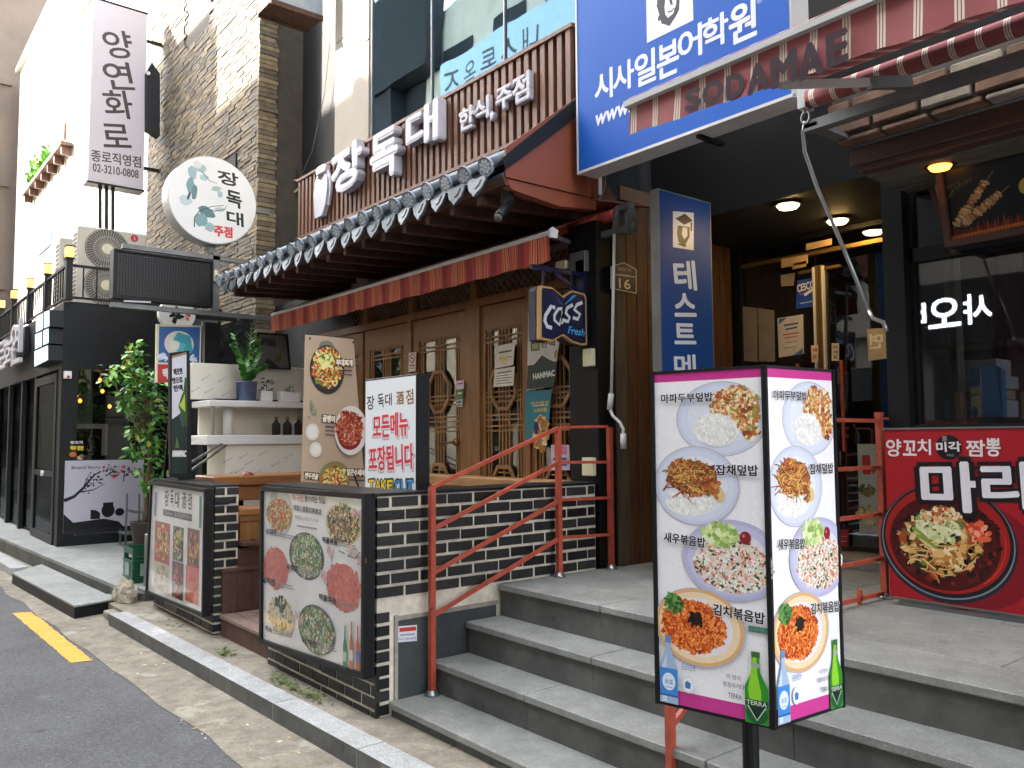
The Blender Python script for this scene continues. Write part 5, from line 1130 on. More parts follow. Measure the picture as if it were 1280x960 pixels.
def menu_face(a_, c_, seed, pan):
    random.seed(seed); u = (c_-a_).normalized(); p0 = Vector((a_.x, a_.y, kz0)); W = (c_-a_).length; H = kz1-kz0; m = .008
    bb = B(); bb.obox(p0+u*.012+UZ*.008, u, UZ, u.cross(UZ), W-.024, H-.016, .001); f = bb.build('panel', 'sign_white', MC)
    p = Print(p0, u, UZ, off=.0025); m = .008
    p.rect(m, m, W-m, H-m, 'efedef'); p.rect(m, H*.965, W-m, H-m, 'c8368c'); p.rect(m, m, W-m, H*.05, 'c83c90')
    fx = lambda t: m+(W-2*m)*t; fy = lambda t: H*(1-t)
    S = W/.4
    def plate(tx, ty, rx, ry, rim, inn, mid=None):
        cx, cy = fx(tx), fy(ty); n = 48; P = []
        def clip(rx, ry, col):
            p.poly([(min(max(cx+rx*math.cos(2*math.pi*i/n), m), W-m), cy+ry*math.sin(2*math.pi*i/n)) for i in range(n)], col)
        clip(rx*1.03, ry*1.03, 'b8b4c8'); clip(rx, ry, rim)
        if mid: clip(rx*.92, ry*.92, mid)
        clip(rx*.76, ry*.76, inn); return cx, cy
    # one: mapo tofu
    cx, cy = plate(.63, .150, .156*S, .122, 'cdd2e2', 'dfe2ec', 'd6daea')
    food(p, cx+.048*S, cy+.042, .082*S, .062, 'mapo', 230, .018); p.chunks(cx+.10*S, cy-.012, .034*S, .055, FOODS['mapo'], 110, .016)
    p.ell(cx-.018*S, cy-.036, .078*S, .054, 'eceae6', -.15, 30, jit=.05); p.chunks(cx-.018*S, cy-.036, .075*S, .052, RICE, 260, .009)
    # two: glass noodles
    cx, cy = plate(.385, .345, .150*S, .130, 'c9cfe0', 'e0e3ec', 'd4d9e8')
    p.ell(cx-.02*S, cy-.055, .090*S, .045, 'eceae6', .05, 30, jit=.05); p.chunks(cx-.02*S, cy-.055, .088*S, .044, RICE, 230, .009)
    food(p, cx-.01*S, cy+.028, .095*S, .058, 'japchae', 110, .018, rot=-.3); p.noodles(cx-.03*S, cy+.02, .075*S, .05, FOODS['japchae']+LC('d8a050', 'e0c070', '5a2c1c'), 120, .0035, .06); p.ell(cx+.085*S, cy-.03, .018*S, .024, 'd8c088'); p.chunks(cx+.06*S, cy-.02, .02*S, .03, FOODS['japchae'], 20, .014)
    # three: shrimp fried rice
    cx, cy = plate(.70, .553, .168*S, .128, 'b6b6d6', 'dcdce4', 'c2c2de')
    food(p, cx+.005*S, cy-.018, .135*S, .086, 'shrimp', 420, .013); p.chunks(cx+.005*S, cy-.018, .125*S, .08, LC('4c6040', '3c5030', 'd0806a', 'e09a80'), 60, .010, asp=1.2)
    p.ell(cx-.035*S, cy+.083, .062*S, .036, 'a8c070', n=20, jit=.15); p.chunks(cx-.035*S, cy+.083, .062*S, .036, LC('b8d080', 'd0e098', '8cac54', 'e0eab8', '9cbc68'), 110, .02); p.ell(cx+.05*S, cy+.076, .019*S, .021, '8c2430'); p.ell(cx+.044*S, cy+.082, .005*S, .005, 'd08080')
    # four: kimchi fried rice
    cx, cy = plate(.39, .755, .158*S, .126, 'dcae70', 'e4e0e6', 'ecd4b0')
    food(p, cx-.018*S, cy+.0, .115*S, .086, 'kimchi', 460, .014); p.chunks(cx-.09*S, cy+.068, .034*S, .032, LC('3c6a34', '5a8a44', '2c5028', '6c9c50'), 90, .013); p.chunks(cx-.005*S, cy+.028, .020*S, .018, LC('1c1410', '2c2018'), 34, .012, asp=4)
    K = '1c1a1c'
    for tx, x_, y_, w_, h_, ro in (('마파두부덮밥', .075, .098, .190, .030, 0), ('잡채덮밥', .585, .312, .142, .034, 0), ('새우볶음밥', .075, .516, .152, .033, -.06), ('김치볶음밥', .53, .712, .172, .036, -.05)):
        p.text(tx, fx(x_)-.001, fy(y_)-.001, w_*S+.002, h_+.002, 'f0eef0', .06, rot=ro); p.text(tx, fx(x_), fy(y_), w_*S, h_, K, .03, rot=ro)
    soju(p, fx(.10), m+.004, .225, .068*S); beerb(p, fx(.895), m, .225, .076*S)
    p.text('진로이즈백', fx(.225), fy(.885), .05*S, .022, '4a74b4', .02, rot=-.03); e = (fx(.285), fy(.925)); p.ell(*e, .022*S, .028, 'c8d4e4'); p.ell(*e, .020*S, .025, 'eceef2'); p.poly([(e[0]-.010*S, e[1]-.013), (e[0]+.008*S, e[1]-.013), (e[0]+.010*S, e[1]+.006), (e[0]-.004*S, e[1]+.013), (e[0]-.012*S, e[1]+.004)], '4a74b4')
    p.text('이 맛이', fx(.64), fy(.885), .046*S, .015, K, .02); p.text('청정라거다!', fx(.605), fy(.908), .076*S, .016, K, .03); p.text('TERRA', fx(.65), fy(.937), .045*S, .016, K, .02)
    p.build('printed_face', f)
menu_face(inset(k0, .985), inset(k1, .985), 41, 0); menu_face(inset(k1, .985), inset(k2, .985), 42, 1)
tp = thing('tape_scrap', 'scrap of green tape wrapped round the edge of the menu column', 'tape', on(950, 795, p0=k1, n=UX))
b = B(); u = (k1-k0).normalized(); b.obox(Vector((k1.x, k1.y, 0))-u*.075+UZ*on(950, 797, X=k1.x).z+UX.cross(UZ)*0, u, UZ, u.cross(UZ), .076, .018, .0045); b.build('tape', mat('tape_green', '4a7a68', .4, var=.4, scale=60), tp)
for b_ in (): pass

# ================================================================ BOARDS, BANNERS AND SIGNS ON THE DECK
def board(name, label, cat, pxs, Y, seed, fr=.045, depth=.05):
    O = [on(x, y, Y=Y) for x, y in pxs]; t = thing(name, label, cat, (sum((o.x for o in O))/4, Y, min(o.z for o in O)))
    c = sum(O, Vector())/4
    b = B(); b.prism(O, UY, depth); b.build('case', 'black_paint', t)
    IN = [o+Vector(((c.x-o.x)/abs(c.x-o.x)*fr, 0, (c.z-o.z)/abs(c.z-o.z)*fr)) for o in O]
    for i in range(4):
        a, q = O[i], O[(i+1) % 4]; ia, iq = IN[i], IN[(i+1) % 4]
        b = B(); b.prism([a+Vector((0, -.001, 0)), q+Vector((0, -.001, 0)), iq+Vector((0, -.001, 0)), ia+Vector((0, -.001, 0))], -UY, .018); b.build('frame_bar', 'black_paint', t)
    p = Print((0, Y, 0), UX, off=.001); p.poly([(o.x, o.z) for o in IN], 'ebe8e4'); random.seed(seed)
    return t, p, IN
t, p, IN = board('menu_board', 'black framed menu board of seven dishes on the wall beside the wooden steps', 'menu board', [(327, 803), (458, 849), (459, 617), (328, 608)], 2.255, 51, fr=.03)
U = p.uv
def pf(px, py, rpx, rpy, kind, n=110, rim=None):
    c = U(px, py); r = (U(px+rpx, py)-U(px-rpx, py)).x/2; q = (U(px, py-rpy)-U(px, py+rpy)).y/2
    if rim: p.ell(c.x, c.y, r*1.1, q*1.1, rim)
    food(p, c.x, c.y, r, q, kind, n, min(r, q)*.2)
c = U(350, 640); p.ell(c.x, c.y, .2, .16, 'b8c0b0', n=30); p.ell(c.x, c.y, .185, .145, 'c4c0ba', n=30)
pf(349, 643, 16, 21, 'stew'); pf(429, 655, 21, 24, 'mixed', 150, 'd0c8a0'); pf(383, 695, 20, 27, 'green', 150, '4a4a44'); pf(345, 710, 16, 27, 'red', 60); pf(429, 734, 22, 31, 'red', 70)
pf(352, 770, 17, 24, 'pale', 90); c = U(352, 755); p.chunks(c.x, c.y, .09, .05, LC('2c3c2c', '3c4c34', '4a5a44'), 40, .03); pf(396, 787, 21, 28, 'green', 150, '4a4a44')
for c0, c1, cl in (((366, 621.5), (380, 623), 'b8404a'), ((382, 623.2), (407, 625.5), '3a3636')): p.tpx('외국인' if cl[0] == 'b' else '좋아하는 맛집', c0, c1, 8, cl, .04)
p.tpx('韓国人喜歡的美食店', (368, 634), (403, 640), 7, '6a6460', .03); p.tpx('韓国人のおすすめ', (370, 646), (399, 651), 5, '7a7470', .02); bars(p, [(372, 656, 397, 660, 2)], '8a8480')
for c0, c1, tx in (((334, 664), (346, 666), '부대찌개'), ((404, 674), (423, 678), '해물볶음'), ((360, 708), (373, 711), '비빔밥'), ((330, 724), (344, 728), '김치전'), ((400, 745), (421, 752), '해물파전'), ((333, 785), (341, 788), '백숙'), ((379, 800), (397, 806), '야채전')):
    p.tpx(tx, c0, c1, 7.5, '3a3432', .05); a = (c1[0]+1, c1[1]-1); bars(p, [(a[0], a[1], a[0]+22, a[1]+5, 1.4), (a[0], a[1]+3, a[0]+24, a[1]+9, 1.2)], '9a948e')
for cx, cy in ((415, 690), (440, 690), (452, 700), (405, 720), (375, 770), (447, 640)):
    c = U(cx, cy); p.chunks(c.x, c.y, .05, .03, LC('d8a8a8', 'c8a0a0', 'd8b4b0'), 10, .025)
p.line([U(436, 694), U(446, 698), U(452, 690)], .006, '6a5a50'); p.line([U(425, 688), U(433, 692)], .008, '7a7468')
for px, top, cl, cl2 in ((433, 782, '4a7a5a', 'a8b8a0'), (441, 777, 'b06a3c', 'c8c0b0'), (449, 782, 'b8603c', '5a70a8')):
    a, q = U(px, top), U(px, 838); h = a.y-q.y; w_ = .042
    p.poly([(a.x-w_*.16, a.y), (a.x+w_*.16, a.y), (a.x+w_*.18, q.y+h*.75), (a.x+w_*.5, q.y+h*.55), (a.x+w_*.5, q.y), (a.x-w_*.5, q.y), (a.x-w_*.5, q.y+h*.55), (a.x-w_*.18, q.y+h*.75)], cl); p.rect(a.x-w_*.5, q.y+h*.2, a.x+w_*.5, q.y+h*.42, cl2)
p.build('printed_face', t, 'film_ink')
bb = B(); bb.prism([o+Vector((0, -.007, 0)) for o in IN], -UY, .003); bb.build('cover_glass', 'case_glass', t)
t, p, IN = board('menu_board', 'black framed menu board with restaurant lettering on the narrow brick pier', 'menu board', [(184, 741), (256, 771), (259, 611), (190, 602)], 2.25, 52, fr=.028)
U = p.uv
for k, (a, q) in enumerate((((206, 622), (211, 623)), ((213, 623), (217, 623.5)), ((219, 624), (224, 625)))): p.tpx('장독대'[k], a, q, 20, '38322e', .03)
p.tpx('酒', (227.5, 625), (233, 626), 20, '5a4a34', .02); p.tpx('점', (235, 626), (240, 627), 20, '5a4a34', .02)
p.quad([(204, 644), (240, 652), (240, 643), (204, 636)], '55504e'); p.tpx('전메뉴 포장됩니다', (206, 641), (238, 647), 4, 'a8a4a0', .03)
def ph(px0, px1, y0, y1, kind):
    a, q = U(px0, y1), U(px1, y0+3); p.rect(a.x, a.y, q.x, q.y, FOODS[kind][0] if kind != 'spicy' else '6a4a40')
    cx, cy = (a.x+q.x)/2, (a.y+q.y)/2; p.chunks(cx, cy, (q.x-a.x)*.42, (q.y-a.y)*.42, FOODS[kind], 110, .035); 
ph(193, 213, 652, 702, 'stew'); ph(216, 230, 657, 699, 'mixed'); ph(234, 250, 660, 706, 'japchae'); ph(192, 212, 704, 735, 'pale'); ph(215, 230, 702, 745, 'spicy'); ph(232, 249, 708, 750, 'red')
c = U(224, 668); p.chunks(c.x, c.y, .04, .05, LC('d8c84a', 'e0d868', 'b8a83c'), 20, .02)
p.quad([(249, 660), (252, 660), (253, 620), (250, 620)], '5a8a6a'); p.quad([(193, 645), (196, 645), (197, 615), (194, 615)], '8a8ab0')
p.build('printed_face', t, 'film_ink')
bb = B(); bb.prism([o+Vector((0, -.007, 0)) for o in IN], -UY, .003); bb.build('cover_glass', 'case_glass', t)
b = B(); b.box(-6.54, -6.53, 2.24, 2.29, 1.05, 1.13); b.box(-6.552, -6.53, 2.29, 2.42, 1.10, 1.115); b.build('hasp', 'black_paint', t)

# white take-out sign on the deck
YS = 2.64
O = [on(x, y, Y=YS) for x, y in ((457, 612), (520, 612), (520, 469), (457, 477))]
sx0, sx1, sz1 = (O[0].x+O[3].x)/2, (O[1].x+O[2].x)/2, (O[2].z+O[3].z)/2; sz0 = .86
TS = thing('takeout_sign', 'white lightbox sign with red lettering behind the terrace wall', 'sign', ((sx0+sx1)/2, YS, .766))
b = B(); b.bev(sx0-.012, sx1+.012, YS, YS+.09, sz0-.01, sz1+.012, .004); b.box(sx0, sx0+.04, YS+.02, YS+.07, .766, sz0); b.box(sx1-.04, sx1, YS+.02, YS+.07, .766, sz0); b.build('case', 'black_paint', TS)
p = Print((0, YS, 0), UX, off=.002); p.rect(sx0, sz0, sx1, sz1, 'e6eaee'); U = p.uv
for ch, a, q, hh in (('장', (459, 504), (468, 503), 17), ('독', (473, 502), (480, 500), 17), ('대', (482, 500), (490, 499), 15)): p.tpx(ch, a, q, hh, '26262a', .02)
p.tpx('酒', (496, 498), (505, 497), 16, '8a6034', .03); p.tpx('점', (508, 497), (517, 495), 18, '8a6034', .02)
for tx, a, q, hh in (('모든메뉴', (467, 534), (510, 529), 29), ('포장됩니다', (462, 574), (517, 570), 30)):
    p.tpx(tx, (a[0]-1, a[1]+2), (q[0]+1.5, q[1]+2), hh+1, 'b8b0bc', .06); p.tpx(tx, a, q, hh, 'e8e8ec', .07); p.tpx(tx, a, q, hh, 'd22438', .03)
for k, (ch, cl) in enumerate(zip('TAKEOUT', ('f0d030', 'f0d030', 'f0d030', 'f0d030', '4aa0e0', '4aa0e0', '4aa0e0'))):
    x = 462+k*7.7+(2 if k > 3 else 0); p.tpx(ch, (x-.6, 607.2), (x+7.4, 606.4), 15, '16161a', .09); p.tpx(ch, (x, 607), (x+6.8, 606.4), 13, cl, .02)
p.build('printed_face', TS, 'print_ink')

# beige food banner standing on the deck
XB = -5.75
BN = thing('food_banner', 'tall beige food banner with three dishes standing on the deck', 'banner', (XB, 3.0, .766))
q_ = [on(375, 640, X=XB), on(461, 640, X=XB), on(443, 424, X=XB), on(382, 418, X=XB)]
n = 10; vs = []; 
for i in range(n+1):
    t_ = i/n; a, c = q_[3].lerp(q_[0], t_), q_[2].lerp(q_[1], t_)
    for j in range(7):
        s = j/6; o = a.lerp(c, s); vs.append(o+UX*(.012*math.sin(s*3.1+t_*2.2)-.012+.0*t_))
mk('cloth', vs, [(i*7+j, i*7+j+1, (i+1)*7+j+1, (i+1)*7+j) for i in range(n) for j in range(6)], mat('banner_cloth', 'b39c82', .6, var=.06, scale=2), BN, smooth=True)
b = B(); b.bar((XB-.03, q_[0].y, q_[0].z), (XB-.03, q_[2].y, q_[2].z), .015); b.bar((XB-.03, q_[1].y, q_[1].z), (XB-.03, q_[3].y, q_[3].z), .015); b.bar((XB-.03, q_[0].y+.05, .767), (XB-.03, q_[0].y+.05, q_[0].z+.03), .015); b.bar((XB-.03, q_[1].y-.05, .767), (XB-.03, q_[1].y-.05, q_[1].z+.03), .015); b.build('stand', 'black_paint', BN)
p = Print((XB, 0, 0), UY, off=.004); U = p.uv; random.seed(61)
def bowl(px, py, r, ry, kind, body='2c2a2a', n=170):
    c = U(px, py); p.ell(c.x, c.y-.02, r*1.14, ry*1.12, body, .05); p.ell(c.x, c.y, r*1.06, ry*1.03, '3c3836', .05); food(p, c.x, c.y, r*.97, ry*.93, kind, n, .028)
c = U(408, 433); p.ell(c.x, c.y, .06, .045, '7a7468'); bowl(409, 459, .125, .165, 'stew'); c = U(408, 451); p.chunks(c.x, c.y, .05, .06, LC('e0d880', '7a9a40', 'e8e0a0', '5a8030'), 26, .035)
def cap(tx, a, q, hh, sub=2):
    A, Q = U(*a), U(*q); hm = hh*.0042*1.35; p.poly([(A.x-.008, A.y-hm/2-.008), (Q.x+.008, Q.y-hm/2-.008), (Q.x+.008, Q.y+hm/2+.008), (A.x-.008, A.y+hm/2+.008)], '4a3028'); p.tpx(tx, a, q, hh, 'e8dcc8', .05)
    for k in range(sub): bars(p, [(a[0]+3, a[1]+hh*.5+5+k*5, q[0], q[1]+hh*.5+5+k*5, 1.6)], '3a3a58' if k == 0 else '6a5a50')
cap('부대찌개', (420, 453), (440, 454), 8)
c = U(437, 538); p.ell(c.x+.01, c.y, .14, .19, 'd8d0c8'); p.ell(c.x, c.y-.05, .10, .10, '8a1c20'); food(p, c.x-.005, c.y+.02, .105, .125, 'spicy', 130, .03, asp=3); p.noodles(c.x, c.y+.03, .09, .1, FOODS['spicy'], 40, .008, .09)
cap('골뱅이', (403, 523), (418, 524), 8.5, 3)
c = U(418, 598); p.ell(c.x, c.y, .13, .13, '8a7a4a'); food(p, c.x, c.y-.02, .105, .10, 'stew', 120, .028); cap('얼큰수제비', (433, 590), (455, 591), 8, 1); cap('만두전골', (381, 594), (397, 596), 7, 1)
for px, py, r in ((390, 540, .055), (394, 562, .05)): c = U(px, py); p.ell(c.x, c.y, r, r*1.15, 'cfc8bc'); p.ell(c.x-.0, c.y, r*.7, r*.8, 'ddd6ca')
c = U(389, 512); p.chunks(c.x, c.y, .03, .07, LC('7a8068', '8a8a74'), 10, .03)
for q in ((387, 423), (441, 428)): c = U(*q); p.ell(c.x, c.y, .008, .01, '3a2c24')
p.build('printed_face', BN)

# narrow beer A-sign on the pier
XH = -7.75
HS = thing('beer_stand_sign', 'narrow black framed beer stand sign leaning on top of the brick pier', 'sign', (XH, 2.42, 1.252))
H = [on(*q, X=XH) for q in ((213, 597), (240, 597), (237, 438), (212, 441))]
b = B(); b.prism([H[0], H[1], H[2], H[3]], -UX, .05); b.build('case', 'black_paint', HS)
b = B(); b.bar((XH-.05, H[0].y+.03, H[3].z-.12), (XH-.35, H[0].y+.05, 1.262), .02); b.bar((XH-.03, 2.41, 1.262), (XH+.02, 2.51, 1.262), .02); b.build('prop_leg', 'black_paint', HS)
p = Print((XH, 0, 0), UY, off=.001); U = p.uv
p.quad([(215, 592), (234, 592), (233, 443), (215, 448)], 'c6c6ce'); p.quad([(215, 448), (233, 443), (233, 440), (215, 445)], '8a7a5a')
for k, (y, tx) in enumerate(((465, '깨끗한'), (476, '맛으로'), (486, '한맥'))): p.tpx(tx, (217 if k != 1 else 215.5, y), (228, y-1.5), 7.5, '2a2a2c', .05)
p.poly([U(*q) for q in ((231, 472), (234, 472), (234, 540), (223, 508), (226, 497), (229, 490))], '35501e'); p.poly([U(*q) for q in ((228, 500), (231, 492), (231.5, 515), (224, 507))], 'a8c040')
p.poly([U(*q) for q in ((215, 592), (234, 592), (234, 536), (230, 527), (226, 516), (221, 520), (215, 524))], '1c2c2a'); p.poly([U(*q) for q in ((219, 560), (221, 545), (224, 560))], '5a6a34')
p.poly([U(*q) for q in ((224, 520), (226, 516), (231, 532), (228, 535))], '3c4c4a'); p.tpx('HANMAC', (216, 567), (232.5, 567), 7.5, 'd0d0cc', .05); p.build('printed_face', HS)

# ================================================================ DISPLAY COUNTER WITH PLANTS AND BOTTLES
XF = -8.5
FC = thing('display_counter', 'white two tier glass display counter standing behind the brick pier', 'counter', (XF-.3, 3.4, .766))
def fz(px, py): return on(px, py, X=XF)
XU = XF-.47; _a, _b = on(240, 453, X=XU), on(243, 499, X=XU); y0u, zu1, zu0 = _a.y, _a.z, _b.z
b = B(); b.bev(XU-.06, XU, y0u, 4.19, zu0, zu1, .004); b.build('upper_panel', 'film_cream', FC)
y1 = fz(262, 500).y; zs1, zs0 = fz(270, 500).z, fz(270, 508).z
b = B(); b.bev(XF-.55, XF+.02, y1, 4.12, zs0, zs1, .005); b.build('glass_top', 'white_paint', FC)
zg0 = fz(272, 544).z; b = B(); b.box(XF-.006, XF, y1+.06, 4.1, zg0, zs0-.001); b.build('front_glass', 'case_glass', FC)
b = B(); b.box(XF-.5, XF-.46, y1+.05, 4.1, zg0, zs0-.001); b.build('case_back', 'cream_wall', FC)
b = B(); b.box(XF-.03, XF-.0, y1+.03, y1+.055, zg0, zs0-.001); b.build('corner_post', 'steel', FC)
zl1 = fz(275, 556).z; b = B(); b.bev(XF-.55, XF+.04, y1-.03, 4.12, zl1, zg0, .006); b.build('ledge', 'white_paint', FC)
y2 = fz(282, 560).y; b = B(); b.bev(XF-.55, XF, y2, 4.12, .9, zl1-.001, .004); b.build('lower_panel', 'film_cream', FC)
b = B(); b.box(XF-.5, XF-.05, y1-.02, 4.1, .766, .9); b.box(XF-.55, XF-.07, y0u+.12, 4.12, zs1+.001, zs1+.02); b.build('plinth', 'black_paint', FC)
b = B(); b.tube([on(210, 596, X=XF+.3)+Vector((0, 0, .0)), on(279, 553, X=XF)+Vector((.02, 0, 0))], .012, 6); b.tube([on(222, 600, X=XF+.3), on(283, 556, X=XF)+Vector((.02, 0, 0))], .012, 6); b.build('stay_rod', 'steel', FC)
p2 = Print((XU, 0, 0), UY, off=.001); p1 = Print((XF, 0, 0), UY, off=.001)
for px, py in ((258, 472), (279, 474), (262, 488), (345, 478), (362, 484), (350, 492), (245, 487), (283, 492), (285, 575), (305, 570), (330, 566), (345, 580), (300, 588), (322, 590), (345, 592), (362, 570), (288, 592), (312, 578)):
    p = p2 if py < 500 else p1; a = p.uv(px-5, py+2.5); q = p.uv(px+5, py-3); p.line([a, q], .008, 'b0b0bc'); p.ell(a.x, a.y, .008, .008, '8a8cb0')
p1.build('film_print', FC); p2.build('film_print', FC)
for k, px in enumerate((345, 359, 373)):
    c = on(px, 549, X=XF-.1); c.z = zg0+.001
    t = thing('bottle', ['black bottle in the glass counter, first from the left', 'black bottle in the glass counter, middle of the three', 'black bottle in the glass counter, nearest the banner'][k], 'bottle', c, 'black bottles in the display counter')
    b = B(); b.lathe(c.x, c.y, [(.001, zg0+.001), (.045, zg0+.003), (.047, zg0+.12), (.018, zg0+.15), (.016, zg0+.17)], 14); b.build('body', 'near_black', t, smooth=True)
    b = B(); b.lathe(c.x, c.y, [(.019, zg0+.171), (.019, zg0+.2), (.001, zg0+.202)], 12); b.build('cap', 'brass', t, smooth=True)
cc = thing('paper_cup_tube', 'white upright tube inside the left end of the glass counter', 'tube', on(285, 543, X=XF-.15))
c = on(285, 540, X=XF-.15); b = B(); b.lathe(c.x, c.y, [(.001, zg0+.001), (.05, zg0+.002), (.05, zg0+.3), (.001, zg0+.302)], 16); b.build('tube', 'white_paint', cc, smooth=True)
def leafm(bb, p, d, up, L, W):
    d = d.normalized(); s = d.cross(up)
    if s.length < 1e-3: s = UX.copy()
    s.normalize(); nrm = s.cross(d); k = .18*L
    m1 = p+d*L*.35-nrm*0; bb.add([p, p+d*L*.3+s*W*.42+nrm*k*.3, p+d*L*.62+s*W*.5+nrm*k*.2, p+d*L-nrm*k*.3, p+d*L*.62-s*W*.5+nrm*k*.2, p+d*L*.3-s*W*.42+nrm*k*.3, p+d*L*.45-nrm*k*.12], [(0, 1, 6), (1, 2, 6), (2, 3, 6), (3, 4, 6), (4, 5, 6), (5, 0, 6)])
# zz plant in blue pot
random.seed(71)
c = on(308, 498, X=XF-.1); c.z = zs1+.001; ZP = thing('potted_plant', 'glossy upright plant in a blue pot on the glass counter', 'plant', c)
b = B(); b.lathe(c.x, c.y, [(.001, c.z), (.098, c.z+.002), (.108, c.z+.19), (.113, c.z+.192), (.113, c.z+.205), (.10, c.z+.205), (.10, c.z+.17), (.001, c.z+.17)], 24); b.build('pot', 'pot_blue', ZP, smooth=True)
b = B(); b.lathe(c.x, c.y, [(.099, c.z+.175), (.05, c.z+.182), (.001, c.z+.18)], 16); b.build('soil', 'soil', ZP)
st_ = B(); lf = B()
for i in range(17):
    a = random.uniform(0, 6.28); ln = random.uniform(.32, .66) if i < 9 else random.uniform(.2, .36); sp = random.uniform(.03, .15) if i < 9 else random.uniform(.12, .26)
    P = [c+Vector((sp*t*t*math.cos(a)+.03*math.cos(a), sp*t*t*math.sin(a)+.03*math.sin(a), .17+ln*t)) for t in (0, .25, .5, .75, 1)]; st_.tube(P, .007, 6, rs=[.009, .008, .007, .005, .003])
    for k in range(11):
        t = .18+.8*k/10; j = min(int(t*4), 3); q = P[j].lerp(P[j+1], t*4-j); ax = (P[j+1]-P[j]).normalized(); sd = ax.cross(Vector((math.cos(a), math.sin(a), .2))).normalized()
        for s in (-1, 1): lf.col = lin(random.choice(['3f7a34', '56913f', '2c5a2a', '6ba84c', '34682e'])); leafm(lf, q, sd*s+ax*.8+Vector((random.uniform(-.3, .3), random.uniform(-.3, .3), 0)), ax, random.uniform(.055, .09), .036)
st_.build('stems', 'leaf_bright', ZP, smooth=True); mat('leaf_col', (1, 1, 1), .35, var=.25, scale=20, attr=True, spec=.5); o = lf.build('leaves', 'leaf_col', ZP, attr=True); o['kind'] = 'stuff'
for k, (px, wd, lab) in enumerate(((333, .10, 'small plant in a pale pot right of the blue pot'), (362, .20, 'sprig in a wide low white planter on the glass counter'))):
    c = on(px, 499, X=XF-.06); c.z = zs1+.001; t = thing('potted_plant', lab, 'plant', c)
    b = B(); b.bev(c.x-.06, c.x+.06, c.y-wd/2-.03, c.y+wd/2, c.z, c.z+.11, .008); b.build('pot', 'sign_white', t)
    lf = B()
    for i in range(38 if k == 0 else 16):
        a = random.uniform(0, 6.28); h = random.uniform(.09, .24 if k == 0 else .15); lf.col = lin(random.choice(['3a5f30', '2c4a28', '54803c'])); leafm(lf, c+Vector((.03*math.cos(a), (.05 if k == 0 else .02)*math.sin(a), h)), Vector((math.cos(a), math.sin(a), random.uniform(-.2, .8))), UZ, .05, .035)
    lf.tube([c+UZ*.1, c+UZ*.2], .004, 5); o = lf.build('leaves', 'leaf_col', t, attr=True); o['kind'] = 'stuff'
pp = thing('leaning_poster', 'black framed poster with a green bottle leaning behind the glass counter', 'poster', (XF-.5, 3.75, zu1))
XP_ = XF-.35; Q = [on(*q, X=XP_) for q in ((318, 460), (364, 462), (360, 418), (322, 415))]
b = B(); b.prism(Q, -UX, .03); b.build('frame', 'black_paint', pp)
p = Print((XP_, 0, 0), UY, off=.001); p.quad([(321, 459), (361, 460), (357, 420), (324, 418)], '6a6468'); p.quad([(325, 430), (346, 434), (344, 425), (328, 422)], '38343a'); p.quad([(340, 452), (352, 440), (355, 430), (350, 454)], '4a5a2c'); p.quad([(322, 459), (350, 460), (336, 448)], '2a2c2a'); p.build('printed_face', pp)

# wooden serving table, kiln and red cap
WT = thing('serving_table', 'thick orange brown wooden serving table on the deck', 'table', (-7.2, 3.2, .766))
XT = -7.35
a = on(267, 596, X=XT); z1 = a.z; z0 = on(267, 605, X=XT).z
b = B(); b.bev(XT-.5, XT, a.y, 3.98, z0-.03, z1, .012); b.build('tabletop', 'table_wood', WT)
b = B(); b.bev(XT-.4, XT-.03, a.y+.16, 3.9, z0-.16, z0-.031, .006); b.build('apron', 'table_wood', WT)
for dy in (a.y+.3, 3.8):
    b = B(); b.box(XT-.3, XT-.2, dy-.05, dy+.05, .79, z0-.161); b.build('leg', 'black_paint', WT)
KN = thing('wooden_kiln', 'brown wooden cabinet with an arched opening standing on the low box', 'cabinet', (-6.75, 3.0, .79))
XK = -6.62; y0 = on(300, 660, X=XK).y; ytop = on(300, 637, X=XK).z; yb = .792; ac = on(316, 700, X=XK).y; aw = (on(325, 700, X=XK).y-on(306, 700, X=XK).y)/2; at_ = on(315, 674, X=XK).z
prof = [(y0, yb), (ac-aw, yb)]+[(ac+aw*math.cos(t), (at_-aw*1.15)+aw*1.15*math.sin(t)) for t in [math.pi-i*math.pi/10 for i in range(11)]]+[(ac+aw, yb), (3.35, yb), (3.35, ytop-.05), (y0, ytop-.05)]
b = B(); b.prism([(XK, y, z) for y, z in prof], -UX, .04); b.build('arched_front', 'door_wood', KN)
b = B(); b.box(XK-.36, XK-.3, y0, 3.35, yb, ytop-.05); b.box(XK-.3, XK-.041, y0, y0+.03, yb, ytop-.05); b.build('body', 'near_black', KN)
b = B(); b.bev(XK-.38, XK+.02, y0-.02, 3.37, ytop-.049, ytop, .005); b.bev(XK-.37, XK+.012, y0-.01, 3.36, ytop-.10, ytop-.05, .005); b.build('top', 'table_wood', KN)
rc = thing('red_lid', 'small dark red lid lying on the wooden serving table', 'lid', on(310, 593, X=XT-.1))
c = on(310, 594, X=XT-.08); b = B(); b.lathe(c.x, c.y, [(.05, z1+.001), (.045, z1+.02), (.02, z1+.03), (.001, z1+.031)], 16); b.build('lid', mat('dark_red', '7a2a22', .4), rc, smooth=True)

